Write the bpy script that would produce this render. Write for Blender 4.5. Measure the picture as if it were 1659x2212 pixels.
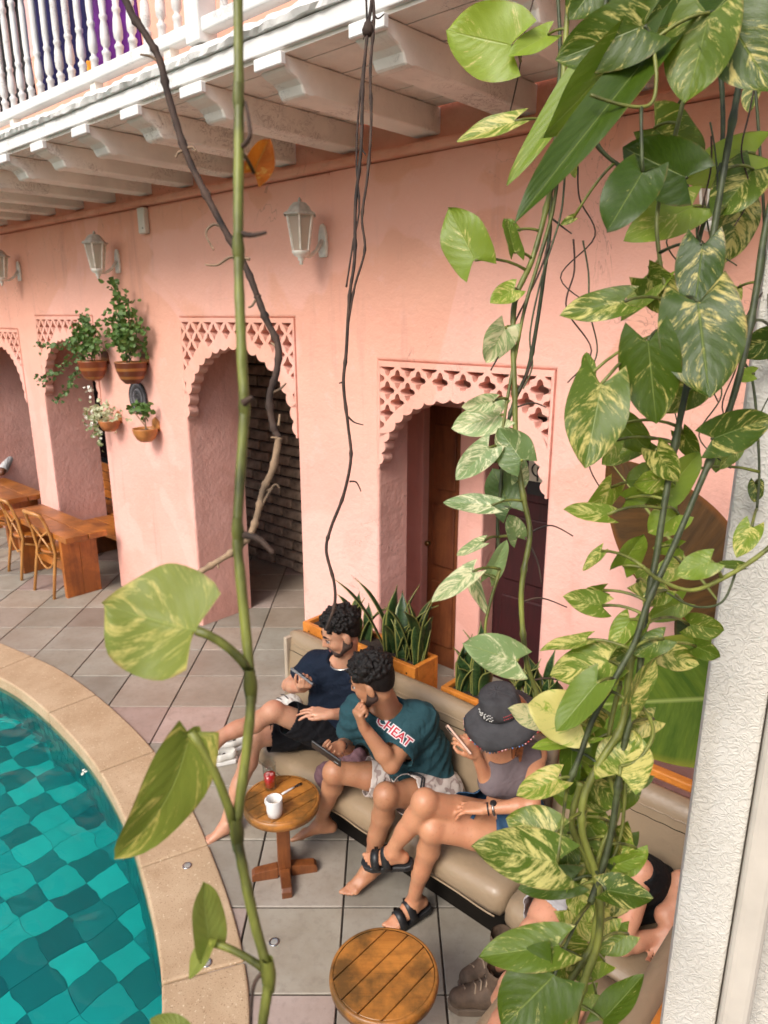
import bpy, bmesh, math, random
import numpy as np
from mathutils import Vector, Matrix
from mathutils.geometry import delaunay_2d_cdt
from mathutils.bvhtree import BVHTree
random.seed(7)
for o in list(bpy.data.objects): bpy.data.objects.remove(o)
S = bpy.context.scene
COL = S.collection
rad = math.radians

# ------------------------------------------------------------ camera, sky, sun, exposure
CAM_H = 2.75; PITCH = rad(15.5); FPX = 1530.0; CX, CY = 829.5, 1106.0
cam_d = bpy.data.cameras.new('camera'); cam = bpy.data.objects.new('camera', cam_d); COL.objects.link(cam)
cam.location = (0, 0, CAM_H); cam.rotation_euler = (rad(90) - PITCH, 0, 0)
cam_d.sensor_fit = 'VERTICAL'; cam_d.sensor_height = 36.0; cam_d.lens = 36.0 * FPX / 2212.0
cam_d.clip_start = 0.02; cam_d.clip_end = 400
cam_d.dof.use_dof = True; cam_d.dof.focus_distance = 1.7; cam_d.dof.aperture_fstop = 6.3
S.camera = cam
W = bpy.data.worlds.new('World'); S.world = W; W.use_nodes = True
wn = W.node_tree; wn.nodes.clear()
sky = wn.nodes.new('ShaderNodeTexSky'); sky.sky_type = 'NISHITA'; sky.sun_disc = False
bg = wn.nodes.new('ShaderNodeBackground'); wo = wn.nodes.new('ShaderNodeOutputWorld')
wn.links.new(sky.outputs[0], bg.inputs[0]); wn.links.new(bg.outputs[0], wo.inputs[0])
SUN_TRAVEL = Vector((0.415, 0.637, -0.66)).normalized()
sun_el = math.asin(-SUN_TRAVEL.z); sun_az = math.atan2(-SUN_TRAVEL.x, -SUN_TRAVEL.y)
sky.sun_elevation = sun_el; sky.sun_rotation = sun_az
sky.altitude = 0; sky.air_density = 1.0; sky.dust_density = 3.0; sky.ozone_density = 0.9
bg.inputs[1].default_value = 0.13
sd_ = bpy.data.lights.new('sun', 'SUN'); sd_.energy = 2.1; sd_.angle = rad(24); sd_.color = (1.0, 0.98, 0.945)
sun = bpy.data.objects.new('sun', sd_); COL.objects.link(sun)
sun.rotation_euler = SUN_TRAVEL.to_track_quat('-Z', 'Y').to_euler()
S.view_settings.view_transform = 'Standard'; S.view_settings.look = 'None'
S.view_settings.exposure = 0.50; S.view_settings.gamma = 1.0; S.view_settings.use_curve_mapping = False
S.render.engine = 'CYCLES'
cy = S.cycles
cy.use_denoising = True
try: cy.denoiser = 'OPENIMAGEDENOISE'
except Exception: pass
cy.max_bounces = 7; cy.diffuse_bounces = 4; cy.glossy_bounces = 2; cy.transmission_bounces = 5; cy.transparent_max_bounces = 14
cy.sample_clamp_indirect = 6.0; cy.use_adaptive_sampling = True; cy.adaptive_threshold = 0.03

# ------------------------------------------------------------ placing: photograph measurements to places in the courtyard
_c, _s = math.cos(PITCH), math.sin(PITCH)
def ray(x, y):
    a = (x - CX) / FPX; b = (y - CY) / FPX
    return Vector((a, _c - b * _s, -_s - b * _c))
CAMP = Vector((0, 0, CAM_H))
def at(x, y, t): return CAMP + ray(x, y) * t
def fl(x, y, z=0.0):
    r = ray(x, y); return CAMP + r * ((z - CAM_H) / r.z)
def pj(p):
    q = Vector(p) - CAMP
    zc = q.y * _c - q.z * _s; yc = -q.y * _s - q.z * _c
    return CX + FPX * q.x / zc, CY + FPX * yc / zc, zc
WAZ = rad(-47.8)
U = Vector((math.sin(WAZ), math.cos(WAZ), 0)); NV = Vector((-math.cos(WAZ), math.sin(WAZ), 0))
W0 = Vector((-1.671, 5.997, 0))
def WL(s, d, z): return W0 - U * s + NV * d + Vector((0, 0, z))      # along the wall, out from the wall, up
def wd(x, y, d):                                                      # point seen at x, y standing d out from the wall
    r = ray(x, y); t = ((W0 - CAMP).dot(NV) + d) / r.dot(NV); return CAMP + r * t
MW = Matrix(((-U.x, -NV.x, 0, W0.x), (-U.y, -NV.y, 0, W0.y), (0, 0, 1, 0), (0, 0, 0, 1)))  # local (s, -d, z) to world
WROT = math.atan2(-U.y, -U.x)

# ------------------------------------------------------------ mesh building
class MB:
    def __init__(s): s.v = []; s.f = []; s.uv = None
    def add(s, vs, fs, M=None):
        n = len(s.v)
        s.v += [tuple(M @ Vector(v)) if M else tuple(v) for v in vs]
        s.f += [tuple(i + n for i in f) for f in fs]; return s
    def box(s, c, d, M=None, rz=0):
        x, y, z = d[0] / 2, d[1] / 2, d[2] / 2
        vs = [(sx * x, sy * y, sz * z) for sz in (-1, 1) for sx, sy in ((-1, -1), (1, -1), (1, 1), (-1, 1))]
        T = Matrix.Translation(c) @ Matrix.Rotation(rz, 4, 'Z')
        vs = [T @ Vector(v) for v in vs]
        return s.add(vs, [(3, 2, 1, 0), (4, 5, 6, 7), (0, 1, 5, 4), (1, 2, 6, 5), (2, 3, 7, 6), (3, 0, 4, 7)], M)
    def bar(s, a, b, w, h, up=Vector((0, 0, 1)), M=None):
        a = Vector(a); b = Vector(b); t = (b - a).normalized(); r = t.cross(up)
        r = r.normalized() if r.length > 1e-5 else Vector((1, 0, 0)); u = r.cross(t)
        vs = [p + r * sx * w / 2 + u * sz * h / 2 for p in (a, b) for sx, sz in ((-1, -1), (1, -1), (1, 1), (-1, 1))]
        return s.add(vs, [(3, 2, 1, 0), (4, 5, 6, 7), (0, 1, 5, 4), (1, 2, 6, 5), (2, 3, 7, 6), (3, 0, 4, 7)], M)
    def tube(s, pts, r, n=8, M=None, caps=True, flat=1.0):
        pts = [Vector(p) for p in pts]
        if not hasattr(r, '__len__'): r = [r] * len(pts)
        vs = []; fs = []; ref = None
        for i, p in enumerate(pts):
            t = (pts[min(i + 1, len(pts) - 1)] - pts[max(i - 1, 0)]).normalized()
            if ref is None:
                ref = t.orthogonal().normalized()
            ref = (ref - t * ref.dot(t)).normalized(); b = t.cross(ref)
            for k in range(n):
                a = 2 * math.pi * k / n
                vs.append(p + ref * math.cos(a) * r[i] + b * math.sin(a) * r[i] * flat)
        for i in range(len(pts) - 1):
            for k in range(n):
                k2 = (k + 1) % n; fs.append((i * n + k, i * n + k2, (i + 1) * n + k2, (i + 1) * n + k))
        if caps:
            fs.append(tuple(range(n))[::-1]); fs.append(tuple(range((len(pts) - 1) * n, len(pts) * n)))
        return s.add(vs, fs, M)
    def lathe(s, prof, n=24, M=None, c=(0, 0, 0)):
        vs = []; fs = []; m = len(prof)
        for k in range(n):
            a = 2 * math.pi * k / n
            for r, z in prof: vs.append((c[0] + r * math.cos(a), c[1] + r * math.sin(a), c[2] + z))
        for k in range(n):
            k2 = (k + 1) % n
            for i in range(m - 1): fs.append((k * m + i, k2 * m + i, k2 * m + i + 1, k * m + i + 1))
        return s.add(vs, fs, M)
    def prism(s, poly, y0, y1, M=None):     # polygon in x, z extruded along y
        n = len(poly)
        vs = [(p[0], y0, p[1]) for p in poly] + [(p[0], y1, p[1]) for p in poly]
        fs = [tuple(range(n)), tuple(range(2 * n - 1, n - 1, -1))]
        for i in range(n):
            j = (i + 1) % n; fs.append((i, i + n, j + n, j))
        return s.add(vs, fs, M)
    def slab(s, poly, z0, z1, M=None):      # polygon in x, y extruded along z
        n = len(poly)
        vs = [(p[0], p[1], z0) for p in poly] + [(p[0], p[1], z1) for p in poly]
        fs = [tuple(range(n))[::-1], tuple(range(n, 2 * n))]
        for i in range(n):
            j = (i + 1) % n; fs.append((i, j, j + n, i + n))
        return s.add(vs, fs, M)
    def build(s, name, mat, parent=None, smooth=False, bevel=0, seg=2, sub=0, fix=True):
        me = bpy.data.meshes.new(name)
        base = Vector(parent['base']) if parent is not None and 'base' in parent else Vector((0, 0, 0))
        me.from_pydata([tuple(Vector(v) - base) for v in s.v], [], s.f)
        if fix:
            bm = bmesh.new(); bm.from_mesh(me); bmesh.ops.recalc_face_normals(bm, faces=bm.faces); bm.to_mesh(me); bm.free()
        return link(name, me, mat, parent, smooth, bevel, seg, sub)
def link(name, me, mat, parent=None, smooth=False, bevel=0, seg=2, sub=0):
    o = bpy.data.objects.new(name, me); COL.objects.link(o)
    if mat is not None: me.materials.append(mat)
    if parent is not None:
        o.parent = parent
        if 'base' in parent: o['base'] = parent['base']
    if smooth:
        for p in me.polygons: p.use_smooth = True
    if bevel:
        b = o.modifiers.new('edge', 'BEVEL'); b.width = bevel; b.segments = seg; b.limit_method = 'ANGLE'; b.angle_limit = rad(40)
    if sub:
        b = o.modifiers.new('round', 'SUBSURF'); b.levels = sub; b.render_levels = sub
    return o
def tag(o, label=None, cat=None, group=None, kind=None):
    if label: o['label'] = label
    if cat: o['category'] = cat
    if group: o['group'] = group
    if kind: o['kind'] = kind
    return o
def thing(name, base, label, cat, group=None):
    o = bpy.data.objects.new(name, None); COL.objects.link(o); o.location = base; o['base'] = tuple(base); o.empty_display_size = 0.1
    return tag(o, label, cat, group)
def cdt_extrude(loops, y0, y1, M=None):     # even-odd filled plate with holes, in x, z, extruded along y
    co = []; ed = []
    for L in loops:
        n = len(co); co += [Vector(p) for p in L]; ed += [(n + i, n + (i + 1) % len(L)) for i in range(len(L))]
    v, e, f, ov, oe, of = delaunay_2d_cdt(co, ed, [], 0, 1e-5)
    E0 = np.array([(p[0], p[1]) for L in loops for p in L]); E1 = np.array([(L[(i + 1) % len(L)][0], L[(i + 1) % len(L)][1]) for L in loops for i in range(len(L))])
    va = np.array([(p.x, p.y) for p in v]); fa = np.array([t[:3] for t in f]); cc_ = va[fa].mean(1)
    x = cc_[:, 0:1]; y = cc_[:, 1:2]
    cr = (E0[None, :, 1] > y) != (E1[None, :, 1] > y); dy = E1[:, 1] - E0[:, 1]; dy[dy == 0] = 1e-12
    xi = (E1[:, 0] - E0[:, 0]) * (y - E0[None, :, 1]) / dy + E0[None, :, 0]
    ins = ((cr & (x < xi)).sum(1) % 2) == 1
    tr = [f[i] for i in range(len(f)) if ins[i]]
    n = len(v); mb = MB()
    fs = [tuple(t) for t in tr] + [tuple(i + n for i in t[::-1]) for t in tr]
    cnt = {}
    for t in tr:
        for i in range(3):
            a, b = t[i], t[(i + 1) % 3]; cnt[(a, b)] = 1
    for (a, b) in list(cnt):
        if (b, a) not in cnt: fs.append((b, a, a + n, b + n))
    mb.add([(p[0], y0, p[1]) for p in v] + [(p[0], y1, p[1]) for p in v], fs, M)
    return mb

# ------------------------------------------------------------ materials
def lin(h):
    h = h.lstrip('#'); c = [int(h[i:i + 2], 16) / 255 for i in (0, 2, 4)]
    return tuple((x / 12.92 if x <= .04045 else ((x + .055) / 1.055) ** 2.4) for x in c)
def col4(c): return (c[0], c[1], c[2], 1)
class NT:
    def __init__(s, name):
        s.m = bpy.data.materials.new(name); s.m.use_nodes = True; s.t = s.m.node_tree; s.t.nodes.clear()
        s.out = s.n('ShaderNodeOutputMaterial')
    def n(s, typ, **kw):
        nd = s.t.nodes.new(typ)
        for k, v in kw.items():
            if k.startswith('i_'):
                nd.inputs[k[2:].replace('_', ' ')].default_value = v
            else: setattr(nd, k, v)
        return nd
    def l(s, a, b): s.t.links.new(a, b)
    def coord(s, kind='Object', scale=(1, 1, 1), rot=(0, 0, 0)):
        tc = s.n('ShaderNodeTexCoord'); mp = s.n('ShaderNodeMapping'); mp.inputs['Scale'].default_value = scale; mp.inputs['Rotation'].default_value = rot
        s.l(tc.outputs[kind], mp.inputs[0]); return mp.outputs[0]
    def noise(s, vec, scale, detail=5, rough=.55, dist=0):
        nd = s.n('ShaderNodeTexNoise'); nd.inputs['Scale'].default_value = scale; nd.inputs['Detail'].default_value = detail
        nd.inputs['Roughness'].default_value = rough; nd.inputs['Distortion'].default_value = dist
        if vec is not None: s.l(vec, nd.inputs['Vector'])
        return nd.outputs[0]
    def ramp(s, fac, stops):
        nd = s.n('ShaderNodeValToRGB'); e = nd.color_ramp.elements
        while len(e) < len(stops): e.new(.5)
        for i, (p, c) in enumerate(stops): e[i].position = p; e[i].color = col4(c) if hasattr(c, '__len__') else (c, c, c, 1)
        s.l(fac, nd.inputs[0]); return nd.outputs[0]
    def mix(s, fac, a, b, mode='MIX'):
        nd = s.n('ShaderNodeMix'); nd.data_type = 'RGBA'; nd.blend_type = mode
        for sock, v in ((nd.inputs[0], fac), (nd.inputs[6], a), (nd.inputs[7], b)):
            if hasattr(v, 'is_linked'): s.l(v, sock)
            else: sock.default_value = v if not hasattr(v, '__len__') else col4(v)
        return nd.outputs[2]
    def math(s, op, a, b=None, clamp=False):
        nd = s.n('ShaderNodeMath'); nd.operation = op; nd.use_clamp = clamp
        for i, v in enumerate((a, b)):
            if v is None: continue
            if hasattr(v, 'is_linked'): s.l(v, nd.inputs[i])
            else: nd.inputs[i].default_value = v
        return nd.outputs[0]
    def bump(s, h, strength=.3, dist=.01, prev=None):
        nd = s.n('ShaderNodeBump'); nd.inputs['Strength'].default_value = strength; nd.inputs['Distance'].default_value = dist
        s.l(h, nd.inputs['Height'])
        if prev is not None: s.l(prev, nd.inputs['Normal'])
        return nd.outputs[0]
    def pbr(s, color, rough=.6, normal=None, **kw):
        p = s.n('ShaderNodeBsdfPrincipled')
        for nm, v in (('Base Color', color), ('Roughness', rough)):
            if hasattr(v, 'is_linked'): s.l(v, p.inputs[nm])
            else: p.inputs[nm].default_value = v if not hasattr(v, '__len__') else col4(v)
        if normal is not None: s.l(normal, p.inputs['Normal'])
        for k, v in kw.items(): p.inputs[k.replace('_', ' ')].default_value = v
        s.l(p.outputs[0], s.out.inputs[0]); return p
    def objcol(s): return s.n('ShaderNodeObjectInfo').outputs['Color']
    def rnd(s): return s.n('ShaderNodeObjectInfo').outputs['Random']
def simple(name, c, rough=.6, var=.12, scale=8, bump=0, bscale=60, bdist=.004, metal=0, kind='Object', sc=(1, 1, 1), spec=.5, **kw):
    t = NT(name); v = t.coord(kind, sc)
    nz = t.noise(v, scale, 6)
    c2 = tuple(max(0, x * (1 - var * 1.6)) for x in c); c1 = tuple(min(1, x * (1 + var)) for x in c)
    colr = t.ramp(nz, [(.3, c2), (.7, c1)])
    nrm = None
    if bump: nrm = t.bump(t.noise(v, bscale, 5), bump, bdist)
    rn = t.math('ADD', t.math('MULTIPLY', t.noise(v, scale * 2.3, 3), .18), rough - .09, True)
    t.pbr(colr, rn, nrm, Metallic=metal, Specular_IOR_Level=spec, **kw); return t.m
# ------------------------------------------------------------ surface materials
def m_plaster(name, c, c2, c3, top=None):
    t = NT(name); v = t.coord()
    a = t.noise(v, 1.1, 4, .6); b = t.noise(v, 7, 4, .65); g = t.noise(v, 75, 2)
    colr = t.ramp(a, [(.3, c2), (.62, c)])
    if top:   # colour turns gradually more orange towards the top of the wall
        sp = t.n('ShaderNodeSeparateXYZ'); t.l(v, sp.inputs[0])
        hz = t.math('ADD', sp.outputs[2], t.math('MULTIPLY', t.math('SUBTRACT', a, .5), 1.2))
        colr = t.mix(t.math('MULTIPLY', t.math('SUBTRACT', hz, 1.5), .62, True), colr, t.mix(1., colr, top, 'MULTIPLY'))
    colr = t.mix(t.ramp(b, [(.58, 0.), (.78, .55)]), colr, c3)
    # rain streaks and grime: noise drawn out vertically
    vs = t.coord('Object', (5, 5, .55))
    colr = t.mix(t.ramp(t.noise(vs, 1.6, 6, .6), [(.56, 0.), (.76, .40)]), colr, tuple(x * .62 for x in c2))
    pt = t.ramp(t.noise(v, .7, 3, .5, .8), [(.50, 0.), (.515, .34)])                       # patches of a later coat
    colr = t.mix(pt, colr, tuple(min(1, x * 1.1) for x in c3))
    rd = t.math('ABSOLUTE', t.math('SUBTRACT', t.noise(v, 1.7, 5, .6, .9), .5))
    ck = t.math('MULTIPLY', t.ramp(rd, [(0., 1.), (.0035, 0.)]), t.ramp(t.noise(v, .9, 2), [(.52, 0.), (.6, .55)]))   # hairline cracks
    colr = t.mix(ck, colr, tuple(x * .4 for x in c2))
    spz = t.n('ShaderNodeSeparateXYZ'); t.l(v, spz.inputs[0])
    low = t.math('MULTIPLY', t.math('SUBTRACT', .55, t.math('ADD', spz.outputs[2], t.math('MULTIPLY', b, .5)), True), 1.1, True)   # scuffs and splashes at the foot
    colr = t.mix(low, colr, tuple(x * .72 for x in c2))
    h = t.math('ADD', t.math('MULTIPLY', t.noise(v, 3.2, 2), 1.6), t.math('ADD', t.math('MULTIPLY', t.noise(v, 30, 3, .6), .55), t.math('MULTIPLY', g, .14)))
    n3 = t.bump(h, .42, .022)
    t.pbr(colr, .82, n3, Specular_IOR_Level=.25); return t.m
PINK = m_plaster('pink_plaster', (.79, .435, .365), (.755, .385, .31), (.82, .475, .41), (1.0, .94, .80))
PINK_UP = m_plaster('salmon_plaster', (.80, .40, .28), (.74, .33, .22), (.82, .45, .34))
def m_whitewood(name, base, chip, amt=.6, scale=1.0):
    t = NT(name); v = t.coord('Object'); vs = t.coord('Object', (9, 9, 9))
    big = t.noise(v, 2.2 * scale, 6, .6); fine = t.noise(v, 38 * scale, 6, .65); cr = t.noise(v, 14 * scale, 8, .7, 1.2)
    dirt = t.ramp(big, [(.35, tuple(x * .80 for x in base)), (.65, base)])
    ridge = t.math('ABSOLUTE', t.math('SUBTRACT', cr, .5))
    crack = t.ramp(ridge, [(0., 1.), (.018, 0.)])
    zone = t.ramp(t.noise(v, 3.1 * scale, 4), [(.52, 0.), (.62, 1.)])
    ck = t.math('MULTIPLY', crack, zone)
    c = t.mix(t.math('MULTIPLY', ck, amt), dirt, chip)
    c = t.mix(t.math('MULTIPLY', t.ramp(fine, [(.66, 0.), (.72, 1.)]), .35), c, tuple(x * .6 for x in base))
    n = t.bump(t.math('SUBTRACT', fine, t.math('MULTIPLY', ck, 2.)), .35, .006)
    t.pbr(c, .7, n, Specular_IOR_Level=.3); return t.m
WHITEWOOD = m_whitewood('peeling_white_paint', (.86, .845, .81), (.16, .12, .09))
BEAMWOOD = m_whitewood('old_cream_paint', (.92, .87, .78), (.16, .10, .07), .8)
LEDGE = m_whitewood('flaking_ledge_paint', (.82, .80, .76), (.20, .15, .12), .9, 2.2)
def m_tile():
    t = NT('stone_tile'); v = t.coord(); oc = t.objcol()
    a = t.noise(v, 3.5, 7, .65); b = t.noise(v, 22, 6, .7)
    # world-varying clouds, different on every tile
    c = t.mix(t.ramp(a, [(.32, .75), (.7, 0.)]), oc, t.mix(1., oc, (.66, .60, .54), 'MULTIPLY'))
    c = t.mix(t.ramp(b, [(.50, 0.), (.75, .5)]), c, (.19, .15, .125))
    r = t.math('ADD', t.math('MULTIPLY', a, .35), .28)
    n = t.bump(b, .18, .003)
    t.pbr(c, r, n, Specular_IOR_Level=.4); return t.m
TILE = m_tile()
GROUT = simple('dark_grout', (.085, .070, .056), .95, .3, 30, .3, spec=.1)
def m_coping():
    t = NT('sandstone_coping'); v = t.coord()
    a = t.noise(v, 2.4, 6, .6); sp = t.noise(v, 130, 3, .6); sp2 = t.noise(v, 60, 3)
    c = t.ramp(a, [(.3, (.40, .265, .15)), (.7, (.55, .40, .255))])
    c = t.mix(t.ramp(t.noise(v, 7, 6, .7), [(.52, 0.), (.72, .5)]), c, (.33, .205, .105))
    c = t.mix(t.ramp(sp, [(.60, 0.), (.66, .75)]), c, (.22, .12, .05))
    c = t.mix(t.ramp(sp2, [(.64, 0.), (.7, .6)]), c, (.78, .66, .46))
    t.pbr(c, .62, t.bump(sp, .35, .003)); return t.m
COPING = m_coping()
def m_pooltile():
    t = NT('glazed_pool_tile'); v = t.coord(); oc = t.objcol()
    c = t.mix(t.ramp(t.noise(v, 6, 4), [(.3, .35), (.7, 0.)]), oc, t.mix(1., oc, (.6, .72, .75), 'MULTIPLY'))
    t.pbr(c, .35); return t.m
POOLTILE = m_pooltile()
POOLGROUT = simple('pool_grout', (.006, .29, .285), .8, .2)
def m_water():
    t = NT('pool_water'); v = t.coord()
    h = t.math('ADD', t.noise(v, 2.6, 1.5, .5, .3), t.math('MULTIPLY', t.noise(v, 7, 1), .16))
    n = t.bump(h, .55, .075)
    g = t.n('ShaderNodeBsdfGlass'); g.inputs['IOR'].default_value = 1.33; g.inputs['Roughness'].default_value = 0
    g.inputs['Color'].default_value = (.72, .97, .96, 1); t.l(n, g.inputs['Normal'])
    t.l(g.outputs[0], t.out.inputs[0]); return t.m
WATER = m_water()
def m_wood(name, c1, c2, c3, axis=0, rough=.45, scale=1., stain=.5, coat=.15):
    t = NT(name); sc = [9, 9, 9]; sc[axis] = .9
    v = t.coord('Object', tuple(x * scale for x in sc)); v0 = t.coord()
    rn = t.n('ShaderNodeVectorMath'); rn.operation = 'ADD'
    cx = t.n('ShaderNodeCombineXYZ'); r = t.math('MULTIPLY', t.rnd(), 37.); t.l(r, cx.inputs[0]); t.l(r, cx.inputs[1]); t.l(r, cx.inputs[2])
    t.l(v, rn.inputs[0]); t.l(cx.outputs[0], rn.inputs[1])
    g = t.noise(rn.outputs[0], 2.2, 7, .65, .6); g2 = t.noise(rn.outputs[0], 9, 5, .7)
    c = t.ramp(g, [(.28, c2), (.5, c1), (.75, tuple(min(1, x * 1.15) for x in c1))])
    c = t.mix(t.ramp(g2, [(.5, 0.), (.75, .45)]), c, c2)
    st = t.ramp(t.noise(v0, 4.5 * scale, 6, .65), [(.43, 0.), (.60, stain)])
    c = t.mix(st, c, c3)
    t.pbr(c, t.math('ADD', t.math('MULTIPLY', g2, .25), rough - .1), t.bump(g2, .12, .003), Coat_Weight=coat, Coat_Roughness=.25); return t.m
WOOD_T = m_wood('worn_table_wood', (.46, .18, .032), (.26, .085, .012), (.075, .042, .012), 0, .4, 1., .85)
WOOD_L = m_wood('table_leg_wood', (.20, .062, .016), (.10, .028, .008), (.06, .018, .006), 2, .4)
WOOD_O = m_wood('orange_plank_wood', (.66, .235, .035), (.45, .13, .015), (.30, .085, .01), 0, .45, .8, .5)
WOOD_B = m_wood('dining_wood', (.44, .145, .022), (.23, .062, .01), (.13, .036, .007), 0, .35, .7, .6, .3)
WOOD_C = m_wood('bentwood_chair', (.50, .225, .055), (.32, .12, .022), (.22, .08, .015), 2, .35, 1., .3, .3)
WOOD_D = m_wood('dark_red_door', (.22, .070, .022), (.12, .030, .010), (.07, .018, .007), 2, .55, .6, .4, .0)
BRICK = simple('dim_painted_brick', (.30, .22, .16), .85, .4, 9, .5, 40, .008)
MORTAR = simple('brick_mortar', (.05, .035, .028), .9, .2)
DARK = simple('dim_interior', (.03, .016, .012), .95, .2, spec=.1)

# ------------------------------------------------------------ ground, pool, coping, floor tiles
def catmull(P, n=8):
    P = [Vector((p[0], p[1])) for p in P]; out = []
    for i in range(len(P) - 1):
        a = P[max(i - 1, 0)]; b = P[i]; c = P[i + 1]; d = P[min(i + 2, len(P) - 1)]
        for k in range(n):
            u = k / n
            out.append(.5 * ((2 * b) + (c - a) * u + (2 * a - 5 * b + 4 * c - d) * u * u + (3 * b - a - 3 * c + d) * u ** 3))
    out.append(P[-1]); return out
INN = catmull([(-6.2, 6.05), (-5.0, 5.92), (-3.9, 5.55), (-3.04, 5.04), (-2.62, 4.72), (-2.16, 4.28), (-1.76, 3.83), (-1.42, 3.35), (-1.19, 2.94), (-1.04, 2.64), (-.93, 2.37), (-.86, 2.1), (-.84, 1.75), (-.9, 1.3), (-1.1, .8)])
def offset(c, w):
    o = []
    for i, p in enumerate(c):
        t = (c[min(i + 1, len(c) - 1)] - c[max(i - 1, 0)]).normalized(); o.append(p + Vector((-t.y, t.x)) * w)
    return o
OUT = offset(INN, .335); MID = offset(INN, .17)
def near_mid(p):
    i = min(range(len(MID)), key=lambda k: (MID[k] - p).length_squared)
    a = MID[max(i - 1, 0)]; b = MID[min(i + 1, len(MID) - 1)]; t = (b - a).normalized(); return MID[i], Vector((-t.y, t.x))
# base sheet with the pool cut out
LR = (Vector((-40, -40)), Vector((40, -40)), Vector((40, 60)), Vector((-40, 60)))
ring = [tuple(p) for p in INN[::1]] + [(-2.5, .2), (-6.2, .2)]
co = [Vector(p) for p in LR] + [Vector(p) for p in ring]
ed = [(i, (i + 1) % 4) for i in range(4)] + [(4 + i, 4 + (i + 1) % len(ring)) for i in range(len(ring))]
gv, ge, gf, _, _, _ = delaunay_2d_cdt(co, ed, [], 0, 1e-6)
def inpoly(p, L):
    r = False; n = len(L)
    for i in range(n):
        x0, y0 = L[i]; x1, y1 = L[(i + 1) % n]
        if (y0 > p[1]) != (y1 > p[1]) and p[0] < (x1 - x0) * (p[1] - y0) / (y1 - y0) + x0: r = not r
    return r
keep = [f for f in gf if not inpoly((gv[f[0]] + gv[f[1]] + gv[f[2]]) / 3, ring)]
mb = MB().add([(v.x, v.y, -.012) for v in gv], keep)
patio = tag(mb.build('patio_floor', GROUT, fix=False), kind='structure')
TS = .455
def clip(poly, p, n):
    out = []
    for i in range(len(poly)):
        a = poly[i]; b = poly[(i + 1) % len(poly)]; da = (a - p).dot(n); db = (b - p).dot(n)
        if da >= 0: out.append(a)
        if (da >= 0) != (db >= 0): out.append(a + (b - a) * (da / (da - db)))
    return out
rt = random.Random(3)
tcols = [(.40, .365, .31), (.37, .34, .295), (.42, .38, .33), (.35, .325, .285), (.39, .35, .31), (.43, .35, .325), (.38, .36, .315), (.33, .31, .275)]
sq = {}
for i in range(-16, 9):
    for j in range(-4, 22):
        x0 = -.196 + i * TS; y0 = 2.783 + j * TS
        g = .0045
        poly = [Vector((x0 + g, y0 + g)), Vector((x0 + TS - g, y0 + g)), Vector((x0 + TS - g, y0 + TS - g)), Vector((x0 + g, y0 + TS - g))]
        c = Vector((x0 + TS / 2, y0 + TS / 2))
        if c.y < .5: continue
        q = pj((c.x, c.y, 0))
        if q[2] < .3 or not (-330 < q[0] < 1990 and q[1] < 2900): continue
        dd = Vector((c.x, c.y, 0)) - W0
        if dd.dot(NV) < -3.2: continue
        m, nn = near_mid(c); dist = (c - m).dot(nn)
        if dist < -.36: continue
        full = dist > .36
        if not full: poly = clip(poly, m, nn)
        if len(poly) < 3: continue
        zt = rt.uniform(-.0012, .0012)
        if full and 'm' in sq and False: pass
        mbt = MB().slab(poly, -.011, zt)
        o = mbt.build('tile', TILE, patio, bevel=.003, seg=1)
        cc = list(rt.choice(tcols)); k = rt.uniform(.88, 1.1)
        if c.y > 4.3 and rt.random() < .35: cc = [cc[0] * 1.03, cc[1] * .955, cc[2] * .94]
        o.color = (cc[0] * k * .95, cc[1] * k * .93, cc[2] * k * .88, 1)
# coping stones
cop = thing('pool_coping', (-1.6, 3.9, 0), 'curved speckled sandstone edge running around the turquoise pool', 'pool edge')
tot = [0.]
for i in range(1, len(INN)): tot.append(tot[-1] + (INN[i] - INN[i - 1]).length)
def cat(L, d):
    for i in range(1, len(tot)):
        if tot[i] >= d:
            u = (d - tot[i - 1]) / (tot[i] - tot[i - 1]); return L[i - 1].lerp(L[i], u)
    return L[-1]
def arcof(px, py):
    p = Vector((px, py)); i = min(range(len(INN)), key=lambda k: (INN[k] - p).length_squared); return tot[i]
joints = [arcof(-4.9, 5.9), arcof(-3.9, 5.5), arcof(-3.12, 5.12), arcof(-2.36, 4.5), arcof(-1.75, 3.8), arcof(-1.25, 3.03), arcof(-.93, 2.36), arcof(-.84, 1.75), arcof(-.9, 1.3), tot[-1]]
joints = [.2] + joints
for a, b in zip(joints[:-1], joints[1:]):
    n = max(3, int((b - a) / .1)); g = .004
    A = [a + g + (b - a - 2 * g) * k / n for k in range(n + 1)]
    poly = [cat(INN, d) - (cat(OUT, d) - cat(INN, d)) * .05 for d in A] + [cat(OUT, d) for d in A[::-1]]
    MB().slab([tuple(p) for p in poly], -.16, .014 + rt.uniform(-.001, .001)).build('coping_stone', COPING, cop, bevel=.012, seg=3)
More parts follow.
